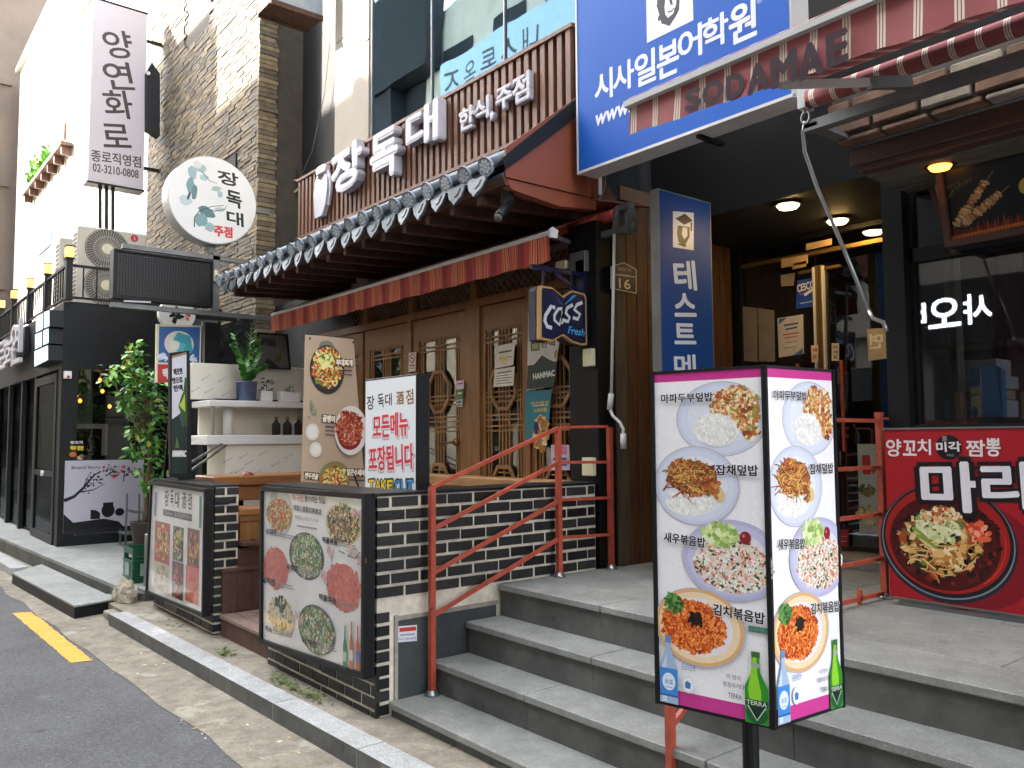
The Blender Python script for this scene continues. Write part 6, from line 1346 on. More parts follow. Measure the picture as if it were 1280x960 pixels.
# ================================================================ LEFT: DARK CORNER RESTAURANT, PLATFORM AND TREE
pf_ = structure(thing('platform', 'platform', 'platform', (-12, 3, 0))); del pf_['category'], pf_['label']
def pfy(x): return 2.165-.045*(-8.62-x)
b = B(); b.prism([(-8.62, pfy(-8.62), 0), (-30, pfy(-30), 0), (-30, 4.2, 0), (-8.35, 4.2, 0), (-8.35, 2.3, 0)], UZ, .165); b.build('base', 'granite_riser', pf_)
x = -8.6
for i in range(18):
    L = 1.2; b = B(); q = [(x-L+.004, pfy(x-L)-.006), (x-.004, pfy(x)-.006), (x-.004, pfy(x)+.30), (x-L+.004, pfy(x-L)+.30)]
    b.prism([(a, c, .166) for a, c in q], UZ, .036); b.build('edge_stone', 'granite', pf_)
    b = B(); q = [(x-L+.004, pfy(x-L)+.305), (x-.004, pfy(x)+.305), (x-.004, 4.15), (x-L+.004, 4.15)]; b.prism([(a, c, .166) for a, c in q], UZ, .034); b.build('paving_stone', 'granite', pf_); x -= L
b = B(); b.bev(-8.598, -8.37, 2.3, 4.1, .166, .2, .003); b.build('paving_stone', 'granite', pf_)
sl = thing('entrance_step', 'loose grey stone step with black sides on the gutter before the platform', 'step', (-9.8, 1.85, 0))
q = [on(15, 716, Z=.125), on(93, 757, Z=.125), on(145, 748, Z=.125), on(52, 705, Z=.125)]
b = B(); b.prism([Vector((p.x, p.y, .108)) for p in q], UZ, .016); b.build('top_stone', 'granite', sl)
b = B(); cq = sum(q, Vector())/4; b.prism([Vector((p.x+(cq.x-p.x)*.006, p.y+(cq.y-p.y)*.01, .005)) for p in q], UZ, .1025); b.build('base', 'black_paint', sl)
rk = thing('rubble_lump', 'broken pale concrete lump at the end of the granite platform', 'rubble', (-8.52, 2.16, .0))
random.seed(81); bm = bmesh.new(); bmesh.ops.create_icosphere(bm, subdivisions=4, radius=1)
from mathutils import noise
for v in bm.verts:
    n_ = v.co.copy(); d = 1+.22*noise.noise(n_*2.1)+.10*noise.noise(n_*6)+.04*noise.noise(n_*15); v.co = Vector((n_.x*.19*d-8.50, n_.y*.10*d+2.17, max(n_.z*.17*d+.13, .003)))
b = B(); b.bm(bm); b.build('lump', 'rubble', rk)
b = B(); b.bev(-8.3, -7.93, 1.93, 2.04, .005, .07, .01); tag(b.build('stone_block', 'concrete'), 'short loose stone block lying at the end of the kerb by the rubble', 'stone')
BH = thing('black_restaurant', 'black fronted corner restaurant with a roof terrace and dark glass', 'building', (-16, 3, .2))
XA, YA = -12.52, 2.32
b = B(); b.box(-30, XA, YA, 4.3, 2.60, 3.50); b.build('fascia', 'black_paint', BH)
b = B(); b.box(-30, XA-.01, YA+.08, 4.3, 3.505, 3.52); b.box(-30, XA-.01, 4.25, 4.3, .2, 2.6); b.box(-30, XA-.1, YA+.3, 4.2, .2, .23); b.build('floor_slab', 'black_matte', BH)
b = B(); b.box(-12.75, XA+.002, YA-.004, YA+.2, .2, 2.60); b.build('corner_column', 'black_paint', BH)
b = B(); b.box(XA-.012, XA-.005, YA+.2, 4.25, .33, 2.6); b.build('side_window', 'shop_glass', BH)
b = B(); b.box(XA-.06, XA, YA+.2, 4.25, .2, .33); b.box(XA-.05, XA+.004, 3.42, 3.47, .33, 2.6); b.box(XA-.06, XA+.003, 4.1, 4.25, .2, 2.6); b.build('window_frame', 'black_paint', BH)
b = B(); b.box(-30, -14.4, YA+.05, YA+.06, .25, 2.59); b.build('front_window', 'front_glass', BH)
for x in (-14.4, -15.6, -16.9, -18.4, -20.2):
    b = B(); b.box(x-.06, x+.06, YA-.01, YA+.08, .2, 2.6); b.build('window_post', 'black_paint', BH)
dr = B()
for q_ in ((-14.34, -14.22, .2, 2.55), (-12.87, -12.76, .2, 2.55), (-14.22, -12.87, .2, .32), (-14.22, -12.87, 2.43, 2.55), (-14.22, -12.87, 1.12, 1.19)): dr.box(q_[0], q_[1], YA-.02, YA+.03, q_[2], q_[3])
dr = dr.build('glass_door', 'black_paint', BH)
b = B(); b.box(-14.22, -12.87, YA+.0, YA+.01, .32, 2.43); b.build('pane', 'front_glass', dr)
b = B(); b.tube([(-13.5, YA-.05, 1.155), (-13.5, YA-.021, 1.155)], .04, 14); b.build('round_sticker', 'sign_white', dr)
b = B(); b.box(-18, -13, 3.9, 3.95, .25, 2.5); b.build('back_room', 'interior', BH)
for i, (x, y, c_) in enumerate(((-13.9, 3.2, 'curtain_grey'), (-14.6, 3.4, 'bag_blue'), (-13.3, 3.5, 'curtain_red'))):
    t = thing('stool', ['grey stool dimly seen inside the black restaurant', 'blue stool dimly seen inside the black restaurant', 'red stool dimly seen inside the black restaurant'][i], 'stool', (x, y, .23)); b = B(); b.lathe(x, y, [(.001, .86), (.16, .86), (.16, .9), (.001, .91)], 14); b.build('seat', c_, t)
    b = B(); b.lathe(x, y, [(.2, .231), (.03, .25), (.03, .859)], 12); b.build('pedestal', 'steel', t)
for px, py, wh in ((92, 485, 'highest of the three near the corner column'), (95, 495, 'middle of the three near the corner column'), (125, 475, 'topmost by the tree crown'), (128, 489, 'second down by the tree crown'), (100, 501, 'lowest near the corner column'), (137, 508, 'nearest the tree trunk')):
    c = on(px, py, X=-13.2+random.uniform(-.3, .3)); t = thing('pendant_lamp', 'small warm bulb inside the black restaurant, '+wh, 'lamp', c, 'pendant bulbs inside the black restaurant')
    b = B(); b.tube([c+UZ*.03, c, c-UZ*.03], .03, 10, rs=[.012, .03, .012]); b.build('bulb', 'orange_lamp', t, smooth=True); b = B(); b.tube([c+UZ*.03, (c.x, c.y, 2.6)], .004, 5); b.build('cord', 'near_black', t)
# brand story poster panel
p = Print((XA+.008, 0, 0), UY, off=.0); Q = [p.uv(*q) for q in ((79, 661), (165, 655), (176, 576), (81, 575))]; ya, yb_, za, zb_ = Q[0].x, 3.40, .36, 1.345
bs = thing('brand_poster', 'pale poster of a black blossoming branch and owls under the side window', 'poster', (XA+.01, (ya+yb_)/2, za))
b = B(); b.box(XA+.0, XA+.007, ya, yb_, za, zb_); b.build('sheet', 'sign_white', bs)
p.off = .0006; p.rect(ya, za, yb_, zb_, 'bcb8c4'); p.rect(ya, za, yb_, za+.06, '222226')
p.poly([(ya, za+.05), (yb_-.25, za+.05), (yb_-.32, za+.13), (ya+.5, za+.18), (ya+.12, za+.15), (ya+.0, za+.27)], '141416')
p.line([(ya, za+.45), (ya+.12, za+.5), (ya+.24, za+.62), (ya+.36, za+.78), (ya+.42, za+.82)], .05, '141416', .012); p.line([(ya+.2, za+.56), (ya+.36, za+.58), (ya+.5, za+.66)], .02, '141416', .006); p.line([(ya+.24, za+.64), (ya+.3, za+.8)], .016, '141416', .006)
random.seed(83)
for k in range(64): t = random.random(); p.ell(ya+.22+t*.42+random.gauss(0, .03), za+.6+t*.26+random.gauss(0, .05), .013, .012, '18181a', n=7, jit=.3)
for k in range(24): p.ell(yb_-.22+random.gauss(0, .05), za+.8+random.gauss(0, .035), .012, .012, '18181a', n=7, jit=.3)
p.line([(yb_-.27, za+.68), (yb_-.26, za+.82)], .012, '18181a'); p.ell(ya+.62, za+.76, .03, .03, 'b83a3a', n=10); p.ell(ya+.72, za+.82, .014, .014, 'b83a3a', n=8)
p.ell(ya+.55, za+.29, .085, .095, '141416', n=20); p.rect(ya+.485, za+.33, ya+.615, za+.40, '141416'); p.ell(ya+.70, za+.26, .06, .055, '141416', n=16); p.poly([(ya+.33, za+.18), (ya+.45, za+.18), (ya+.45, za+.26), (ya+.4, za+.3), (ya+.33, za+.31)], '141416')
p.text('Brand Story', ya+.08, zb_-.125, .36, .05, '55535c', .03); p.ell(ya+.48, zb_-.10, .02, .02, 'c04a4a'); p.text('이야기 하나', ya+.52, zb_-.12, .2, .035, '8a8890', .02); p.ell(yb_-.27, zb_-.10, .022, .022, 'c04a4a'); p.text('고기', yb_-.37, zb_-.19, .09, .04, 'c04a4a', .03)
p.build('printed_face', bs)
st2 = thing('window_decal', 'yellow and black menu decal on the side glass above the branch poster', 'sticker', (XA+.002, 2.6, 1.4))
p = Print((XA-.0, 0, 0), UY, off=.004); U = p.uv; p.tpx('양꼬치', (88, 553), (103, 553), 3.5, 'd8d4cc', .05); p.quad([(87, 564), (105, 564), (105, 557), (87, 557)], '2a2810'); p.tpx('맥주 한잔', (88, 560), (104, 560), 5, 'd8c030', .06); c = U(91, 568); p.ell(c.x, c.y, .045, .035, 'b8682c'); c = U(101, 571); p.chunks(c.x, c.y, .04, .04, LC('c8a888', '8a6a50'), 12, .03); p.build('printed_face', st2)
wl = thing('picture_frame', 'pale framed dark picture dimly seen through the side window', 'picture', on(110, 545, X=XA-.6))
c0_, c1_ = on(88, 570, X=XA-.6), on(135, 530, X=XA-.6); b = B(); b.box(XA-.62, XA-.6, c0_.y, c1_.y, c0_.z, c1_.z); b.build('frame', 'cream_wall', wl); b = B(); b.box(XA-.599, XA-.595, c0_.y+.06, c1_.y-.08, c0_.z, c1_.z-.07); b.build('picture', 'near_black', wl)
# light box menu stack and channel letters on the street fascia
p = Print((0, 2.2, 0), UX, off=.0)
lbx = thing('lightbox_sign', 'stack of small pale lit menu boxes on the black fascia', 'sign', (-13.3, 2.2, 2.8))
for q in (((45, 416), (53.5, 412), (53.5, 391), (45, 396)), ((55, 411), (62, 408), (62, 387), (55, 390)), ((44, 437), (52.5, 433), (52.5, 414), (44, 418)), ((54, 432), (61, 429), (61, 410), (54, 413)), ((43, 459), (60.5, 450), (60.5, 431), (43, 439))):
    O = [on(x, y, Y=2.15) for x, y in q]; b = B(); b.prism(O, UY, .17); b.build('box', 'black_paint', lbx)
    cc_ = sum(O, Vector())/4; b = B(); b.prism([cc_+(o-cc_)*.95-UY*.001 for o in O], -UY, .003); b.build('lit_face', mat('pale_lit', 'b8d0e0', .4, emit=.12), lbx)
cl_ = thing('channel_letters', 'large white brush style letters mounted on the black fascia', 'sign', (-16, 2.2, 3))
for ch, xl, xr, yt, yb in (('로', -2, 11, 428, 462), ('화', 8, 22, 424, 460), ('연', 17, 29, 402, 455)): lpx(ch, xl, xr, yt, yb, 2.14, .05, cl_, .02)
b = B(); b.box(-17.5, -15.1, 2.25, 2.318, 3.0, 3.45); b.build('mount', 'black_paint', cl_)
ex = thing('exit_lamp', 'small white box with a red dot under the corner of the black fascia', 'lamp', on(84, 465, X=XA))
c0_, c1_ = on(80, 473, X=XA+.05), on(90, 464, X=XA+.05); b = B(); b.bev(XA+.003, XA+.05, c0_.y, c1_.y, c0_.z, c1_.z, .006); b.build('box', 'sign_white', ex); p = Print((XA+.05, 0, 0), UY, off=.001); c = p.uv(85.5, 471); p.ell(c.x, c.y, .02, .02, 'b83030'); p.build('dot', ex)
# roof terrace balustrade with lanterns
TR = thing('balustrade', 'black metal balustrade round the roof terrace of the corner restaurant', 'railing', (-16, 2.35, 3.5))
zr, zb2 = 4.0, 3.56
b = B(); b.box(-30, XA+.02, 2.33, 2.37, zr, zr+.035); b.box(-30, XA+.02, 2.335, 2.365, zb2, zb2+.03); b.box(XA-.02, XA+.02, 2.371, 3.9, zr, zr+.035); b.box(XA-.015, XA+.015, 2.371, 3.9, zb2, zb2+.03); b.build('rail', 'black_paint', TR)
mb = shared('baluster', .018, zr-zb2-.03, .018, 'black_paint')
for k in range(62): piece(mb, 'baluster', TR, (XA-.12-.16*k, 2.35, (zr+zb2+.03)/2))
for k in range(8): piece(mb, 'baluster', TR, (XA, 2.55+.17*k, (zr+zb2+.03)/2))
for k, (px, py) in enumerate(((87, 315), (60, 336), (38, 354), (18, 368), (2, 380))):
    x = on(px, py, Y=2.35).x; z = on(px, py, Y=2.35).z
    b = B(); b.box(x-.04, x+.04, 2.31, 2.39, 3.52, z-.10); b.build('post', 'black_paint', TR)
    t = thing('lantern', ['amber lantern on the terrace corner post, nearest the air conditioner', 'amber lantern second from the air conditioner', 'amber lantern in the middle of the terrace rail', 'amber lantern second from the left photo edge', 'amber lantern at the left photo edge'][k], 'lamp', (x, 2.35, z-.1), 'lanterns along the roof terrace')
    b = B(); b.bev(x-.06, x+.06, 2.30, 2.40, z-.08, z+.07, .012); b.build('glass', 'lantern', t); b = B(); b.box(x-.065, x+.065, 2.295, 2.405, z-.10, z-.081); b.box(x-.065, x+.065, 2.295, 2.405, z+.071, z+.085); b.build('cap', 'black_paint', t)
# air conditioners on the terrace
def ac_unit(name, label, X, y0, y1, z0, z1, D=.36, dup=True):
    t = thing(name, label, 'air conditioner', (X-D/2, (y0+y1)/2, z0)); b = B(); b.bev(X-D, X, y0, y1, z0, z1, .02); b.build('casing', 'ac_beige', t)
    r = (y1-y0)*.31; cy = y0+(y1-y0)*.42
    for cz in ((z0+z1)/2+(z1-z0)*.235, (z0+z1)/2-(z1-z0)*.235):
        b = B(); b.prism([(X+.001, cy+r*1.04*math.cos(a), cz+r*1.04*math.sin(a)) for a in [i*math.pi/16 for i in range(32)]], UX, .004); g = b.build('fan_recess', 'ac_dark', t)
        b = B()
        for k in range(44): a = k*math.pi/22; b.bar((X+.012, cy+.2*r*math.cos(a), cz+.2*r*math.sin(a)), (X+.012, cy+r*math.cos(a+.25), cz+r*math.sin(a+.25)), .006)
        for rr in (.62, 1.0): b.tube([(X+.014, cy+r*rr*math.cos(a), cz+r*rr*math.sin(a)) for a in [i*math.pi/12 for i in range(25)]], .004, 4, cap=False)
        b.build('fan_guard', 'ac_beige', g)
        b = B(); b.prism([(X+.012, cy+r*.26*math.cos(a), cz+r*.26*math.sin(a)) for a in [i*math.pi/10 for i in range(20)]], UX, .012); b.build('fan_hub', 'cream_plastic', g)
    b = B()
    for k in range(16): z = z0+.08+k*(z1-z0-.16)/16; b.box(X-D+.06, X-.05, y0-.003, y0-.001, z, z+(z1-z0)*.03)
    b.build('side_slots', 'ac_dark', t)
    return t, cy, r
t, cy, r = ac_unit('air_conditioner', 'beige two fan air conditioner with a red round logo on the terrace', -13.2, 2.60, 3.55, 3.60, 4.76)
p = Print((-13.2, 0, 0), UY, off=.0015); c = p.uv(168, 298); p.ell(c.x, c.y, .055, .055, 'b02c44'); p.line([(c.x, c.y+.03), (c.x, c.y-.02), (c.x+.02, c.y-.02)], .008, 'd8c8c8'); c = p.uv(163, 308); p.text('LG', c.x, c.y-.03, .1, .045, '77726a', .03); p.build('logo', t)
b = B(); b.box(-13.5, -13.2, 2.65, 2.75, 3.521, 3.6); b.box(-13.5, -13.2, 3.35, 3.45, 3.521, 3.6); b.build('feet', 'black_paint', t)
ac_unit('air_conditioner', 'second beige air conditioner half hidden behind the first on the terrace', -14.6, 2.62, 3.2, 3.53, 4.86)
# white building far left
WB = thing('white_building', 'tall sunlit white building behind the vertical sign', 'building', (-22, 6, 0))
zw = 13.2
b = B(); b.box(-29.35, -14.93, 4.02, 12, 0, zw); b.build('wall', 'facade_white', WB)
b = B(); b.box(-29.5, -14.9, 3.9, 4.1, zw, zw+.14); b.build('parapet', 'cream_wall', WB)
for x0, x1, z0, z1 in ((-20.9, -19.9, 11.6, 14), (-17.6, -16.6, 7.6, 9.6)):
    b = B(); b.box(x0, x1, 3.98, 4.03, z0, min(z1, zw-.1)); w_ = b.build('window', 'opp_dark', WB); b = B(); b.box(x0-.08, x1+.08, 3.9, 4.02, z0-.1, z0-.002); b.build('sill', 'cream_wall', w_)
for k in range(9):
    b = B(); b.box(-29.3, -14.95, 4.01, 4.019, .5+k*.5, .98+k*.5); b.build('cladding_panel', 'facade_white', WB)
b = B(); b.box(-25.2, -23.4, 3.97, 4.006, 6.6, 6.95); b.build('blue_lettering_board', mat('pale_blue', '8aa6d8', .6), WB)
PS = thing('planter_shelf', 'wooden planter shelf with green sprigs high on the sunlit white wall', 'planter', (-24, 3.9, 8.5))
b = B(); b.box(-26.4, -21.1, 3.74, 4.0, 8.48, 8.57)
for k in range(7): b.box(-26.2+k*.82, -26.13+k*.82, 3.78, 3.99, 8.28, 8.48)
b.box(-21.16, -21.1, 3.80, 3.86, 8.6, 9.0); b.build('shelf', 'wood_beam', PS)
lf = B(); random.seed(84)
for i in range(260):
    x = random.choice([-25.6, -24.9, -23.9, -23.2])+random.gauss(0, .18); lf.col = lin(random.choice(['6aa83c', '86c04c', '4c8a30'])); leafm(lf, Vector((x, 3.85+random.gauss(0, .06), 8.62+abs(random.gauss(0, .22)))), Vector((random.uniform(-1, 1), random.uniform(-1, .2), random.uniform(0, 1))), UZ, .14, .09)
o = lf.build('leaves', 'leaf_col', PS, attr=True); o['kind'] = 'stuff'
rf = thing('roof_frame', 'dark metal scaffold frame on the roof of the white building', 'frame', (-25, 5, zw))
b = B()
for k in range(7): b.bar((-28+k*1.2, 4.6, zw), (-28+k*1.2, 4.6, zw+4), .08); b.bar((-28+k*1.2, 4.6, zw+.5), (-26.8+k*1.2, 4.6, zw+3.5), .05)
for k in range(4): b.bar((-28, 4.6, zw+.8+k), (-20.8, 4.6, zw+.8+k), .06)
b.build('bars', 'grey_metal', rf)
TW = thing('tower_block', 'shaded brown grey tower block at the far left edge', 'building', (-35, 4, 0))
b = B(); b.box(-44, -30.2, 1.2, 12, 0, 30); b.build('wall', 'tower_brown', TW)
for k in range(6):
    b = B(); b.box(-30.2, -30.12, 1.2, 3.9, 3.3*k+3.1, 3.3*k+3.2); b.build('string_course', 'tower_brown', TW)
GB = thing('backdrop_building', 'pale grey building closing the gap above the white building', 'building', (-40, 30, 0))
b = B(); b.box(-60, -16, 22, 26, 0, 34); b.build('wall', 'opp_wall', GB)
for k in range(9):
    for j in range(7):
        b = B(); b.box(-56+k*4, -54+k*4, 21.93, 22, 3+j*4, 5+j*4); b.build('window', 'opp_dark', GB)

# ---------------------------------------------------------------- brick building
BB = thing('brick_building', 'tall building clad in rough mixed brown and grey bricks', 'building', (-12, 6, 0))
bxl, bxr, bzt = -14.9, -10.0, 9.4
b = B(); b.box(bxl, bxr-.012, 4.012, 9, 2.2, bzt-.05); b.build('wall_core', 'brick_mortar', BB)
random.seed(91); BC = [tuple(v*.62 for v in lin(q)) for q in ('94836a', '9c8b70', '877862', '7c7060', '736a5e', '8a8274', 'a29076', '6a6256', '8f7f68', '7f786c')]
b = B(); z = 2.3; row = 0; BHh = .054
winr = [(-12.9, -11.95, 7.75, 9.5), (-11.25, -10.75, 5.13, 5.45)]
while z < bzt:
    x = bxl-(.12 if row % 2 else 0)
    while x < bxr-.01:
        L = random.uniform(.19, .32); x0, x1 = max(x, bxl), min(x+L-.008, bxr)
        inw = any(x1 > a and x0 < c and z+BHh > e and z < g for a, c, e, g in winr)
        if x1-x0 > .03 and not inw:
            b.col = random.choice(BC[:]); pr = random.uniform(0, .014); b.box(x0, x1, 4.0-pr, 4.02, z, z+BHh-.009)
        x += L
    z += BHh; row += 1
o = b.build('brickwork', 'brick_col', BB, attr=True); o['kind'] = 'stuff'
# the corner return: wide bricks, each its own piece
z = 2.32; mats_b = []
for i, c in enumerate(('7f7059', '71644f', '8a7b61', '665c4e')): mats_b.append(mat('return_brick_%s' % 'abcd'[i], c, .85, var=.3, scale=14, bump=.5, bscale=50).name)
RBm = [shared('return_brick', 1, 1, 1, m_) for m_ in mats_b]
k = 0
while z < bzt and k < 160:
    hgt = .062; off = random.uniform(-.012, .012)
    piece(random.choice(RBm), 'return_brick', BB, (bxr+.01+off*.5, 4.105+off, z+hgt/2), random.uniform(-.02, .02), (.05, .245+off, hgt-.008)); z += hgt; k += 1
b = B(); b.box(-12.9, -11.95, 4.2, 4.25, 7.7, 9.5); b.build('window', 'opp_dark', BB)
b = B(); b.box(-12.88, -12.6, 4.03, 4.2, 7.76, 9.4); b.build('window_reveal', 'brick_mortar', BB)
b = B(); b.box(-11.25, -10.75, 3.99, 4.03, 5.13, 5.45); b.build('vent_opening', 'near_black', BB)
b = B(); b.box(bxr-.3, -8.0, 4.6, 4.7, 0, 12); b.build('dark_recess_wall', 'black_matte', BB)
# ground storey cladding: grey glass and black
b = B(); b.box(-11.2, -10.0, 3.93, 3.99, .2, 3.15); b.build('grey_glass_panel', glass('grey_glass', (.35, .38, .38), .25), BB)
b = B(); b.box(-11.2, -10.0, 3.992, 4.02, .2, 2.3); b.build('grey_backing', 'granite_dark', BB)
b = B(); b.box(-12.5, -11.2, 3.95, 4.02, .2, 3.4); b.box(-10.0, -8.3, 4.25, 4.3, .2, 3.3); b.build('black_cladding', 'black_matte', BB)
cb = thing('cable_loop', 'pale cable loop hanging on the dark recess wall', 'cable', on(355, 245, Y=4.5))
b = B(); b.tube([on(x, y, Y=4.5) for x, y in ((338, 258), (340, 250), (350, 235), (365, 226), (380, 224), (378, 232), (362, 245), (345, 255), (340, 259))], .012, 8); b.build('cable', 'cream_plastic', cb, smooth=True)
for k, q in enumerate((((412, 55), (405, 120), (390, 190), (374, 225)), ((348, 30), (352, 110), (365, 190), (372, 222)))):
    b = B(); b.tube([on(x, y, Y=4.52) for x, y in q], .006, 6); b.build('thin_wire', 'grey_metal' if k == 0 else 'black_paint', cb)

# ---------------------------------------------------------------- projecting signs
def xpx(X, pts): return [on(x, y, X=X) for x, y in pts]
XS = -14.1
VS = thing('vertical_sign', 'tall white projecting sign with vertical black Korean letters', 'sign', (XS, 3.3, 5.7))
Q = xpx(XS, ((109, 227), (180, 236), (184, 18), (116, -1))); y0, y1 = (Q[0].y+Q[3].y)/2, (Q[1].y+Q[2].y)/2; z0, z1 = (Q[0].z+Q[1].z)/2, Q[2].z
b = B(); b.bev(XS-.25, XS, y0, y1, z0, z1, .006); b.build('box', 'sign_white', VS)
for q_ in ((z0-.03, z0-.001), (z1+.001, z1+.03)):
    b = B(); b.box(XS-.26, XS+.01, y0-.01, y1+.01, *q_); b.build('edge_frame', 'black_paint', VS)
p = Print((XS, 0, 0), UY, off=.002); p.rect(y0+.01, z0+.01, y1-.01, z1-.01, 'c4bcc0')
for ch, yc, hh in (('양', 55, 33), ('연', 94, 33), ('화', 130, 34), ('로', 169, 28)): p.tpx(ch, (130 if ch != '로' else 128, yc), (165 if ch != '로' else 162, yc+1.5), hh, '3c302c', .015)
p.tpx('종로직영점', (114, 194), (176, 203), 14, '4a403c', .02); p.tpx('02-3210-0808', (116, 209), (173, 218), 10, '4a403c', .015); p.build('printed_face', VS)
b = B()
for q in (((125, 231), (125, 290)), ((133, 232), (133, 292)), ((141, 233), (141, 294))): b.bar(on(*q[0], X=XS-.1), on(*q[1], X=XS-.1), .05)
b.bar((XS-.12, y1, z0+.4), (XS-.12, 4.0, z0+.4), .05); b.bar((XS-.12, y1, z1-.4), (XS-.12, 4.0, z1-.4), .05); b.build('bracket', 'black_paint', VS)
DB = thing('bracket_box', 'black projecting bracket box between the white sign and the brick wall', 'bracket', (-13.9, 3.9, 6))
O = xpx(-13.95, ((184, 160), (200, 170), (200, 92), (190, 78), (184, 90))); b = B(); b.prism(O, -UX, .2); b.build('box', 'black_matte', DB)
b = B(); c = on(185, 92, X=-13.93); b.tube([c, c+UX*.03], .03, 10); b.build('bolt_head', 'white_paint', DB)
XRn = -9.5
RS = thing('round_sign', 'round white projecting sign with a jar painting and brush lettering', 'sign', (XRn, 3.26, 3.9))
cen = on(265, 250, X=XRn); ry = (on(320, 250, X=XRn).y-on(210, 250, X=XRn).y)/2; rz = (on(265, 195, X=XRn).z-on(265, 305, X=XRn).z)/2; cen.y = (on(320, 250, X=XRn).y+on(210, 250, X=XRn).y)/2; rr = (ry+rz)/2
n = 56; ring = [(math.cos(2*math.pi*i/n), math.sin(2*math.pi*i/n)) for i in range(n)]
b = B(); b.prism([(XRn-.005, cen.y+rr*c_, cen.z+rr*s__) for c_, s__ in ring], -UX, .22); b.build('drum', 'white_metal', RS, smooth=False)
b = B(); b.prism([(XRn-.004, cen.y+rr*.985*c_, cen.z+rr*.985*s__) for c_, s__ in ring], UX, .006); b.build('face', 'sign_white', RS)
p = Print((XRn+.002, 0, 0), UY, off=.001); U = p.uv
# ink wash woman carrying a jar, loose strokes only
random.seed(95)
for (px, py, rx, ry_, cl) in ((240, 216, .05, .08, '9fb6b8'), (250, 210, .07, .05, 'a9bcbc'), (238, 232, .045, .1, '7f9ea2'), (243, 240, .03, .09, '6a8488'), (232, 250, .07, .06, 'c0d0d0'), (255, 222, .05, .035, 'b4c4c2'), (270, 236, .06, .03, 'a8bcbe'), (275, 243, .03, .04, '9cc0c8'), (258, 265, .10, .06, '5f8286'), (252, 275, .08, .08, '84a2a4'), (262, 284, .06, .05, 'a0b6b4'), (275, 262, .06, .025, 'b8c4c0')):
    c = U(px, py); p.ell(c.x, c.y, rx, ry_, cl, random.uniform(-.4, .4), 14, jit=.14)
c = U(247, 206); p.ell(c.x, c.y, .05, .045, 'd8d6d0', 0, 14, jit=.08); c = U(236, 245); p.ell(c.x, c.y, .014, .05, '3a4a50', -.3, 12)
p.line([U(x, y) for x, y in ((243, 284), (243, 272), (249, 264), (258, 260), (268, 264), (281, 262), (283, 257))], .014, '3c5458', .006); p.line([U(x, y) for x, y in ((258, 260), (266, 258), (280, 257))], .008, '5a7074'); p.line([U(x, y) for x, y in ((252, 214), (262, 226), (272, 230))], .014, '6a8488', .004)
c = U(273, 240); p.ell(c.x, c.y, .02, .014, 'd8c088', n=8)
for t_, a, q, hh, ro in (('장', (274, 221), (299, 226), 16, 0), ('독', (285, 247), (303, 252), 19, 0), ('대', (285, 271), (305, 276), 16, 0)): p.tpx(t_, a, q, hh, '26282c', .035, shear=-.15)
p.tpx('주점', (268, 288), (290, 291), 13, 'd04848', .05); p.build('printed_face', RS)
b = B(); b.bar((XRn-.12, cen.y+rr-.02, cen.z), (XRn-.12, 4.0, cen.z), .06); b.bar((XRn-.12, cen.y+.0, cen.z-rr), (XRn-.12, cen.y+.1, cen.z-rr-.25), .08); b.build('bracket', 'grey_metal', RS)
XM = -9.5
LM = thing('led_matrix_sign', 'dark dotted LED display box projecting below the round sign', 'sign', (XM, 2.8, 3.0))
Q = xpx(XM, ((140, 372), (264, 384), (268, 325), (142, 313))); y0, y1, z0, z1 = (Q[0].y+Q[3].y)/2, (Q[1].y+Q[2].y)/2, (Q[0].z+Q[1].z)/2, (Q[2].z+Q[3].z)/2
b = B(); b.box(XM-.14, XM, y0, y1, z0, z1); b.build('case', 'black_paint', LM)
b = B(); b.box(XM+.001, XM+.02, y0, y1, z1-.02, z1); b.box(XM+.001, XM+.02, y0, y1, z0, z0+.02); b.box(XM+.001, XM+.02, y0, y0+.02, z0+.021, z1-.021); b.box(XM+.001, XM+.02, y1-.02, y1, z0+.021, z1-.021); b.build('frame_bar', 'black_paint', LM)
b = B(); ny, nz_ = 34, 17
for i in range(ny):
    for j in range(nz_): yy = y0+.04+(y1-y0-.08)*(i+.5)/ny; zz = z0+.04+(z1-z0-.08)*(j+.5)/nz_; b.box(XM+.001, XM+.007, yy-.009, yy+.009, zz-.009, zz+.009)
o = b.build('diode_dots', mat('diode', '242120', .4, var=.3, scale=30), LM); o['kind'] = 'stuff'
p = Print((XM, 0, 0), UY, off=.021); p.line([p.uv(154, 376.5), p.uv(188, 378)], .018, 'b8b8b8'); p.build('label_strip', LM)
b = B(); b.box(XM-.1, XM-.03, y1+.01, y1+.09, z0-.05, z1+.12); b.box(XM-.1, XM-.03, y0+.1, 4.0, z1+.03, z1+.08); b.box(XM-.1, XM-.03, y0, 4.0, z0-.09, z0-.04); b.build('support_frame', 'grey_metal', LM)
b = B(); b.tube([on(270, 338, X=XM), on(270, 352, X=XM)], .03, 8); b.build('transformer', 'cream_plastic', LM)
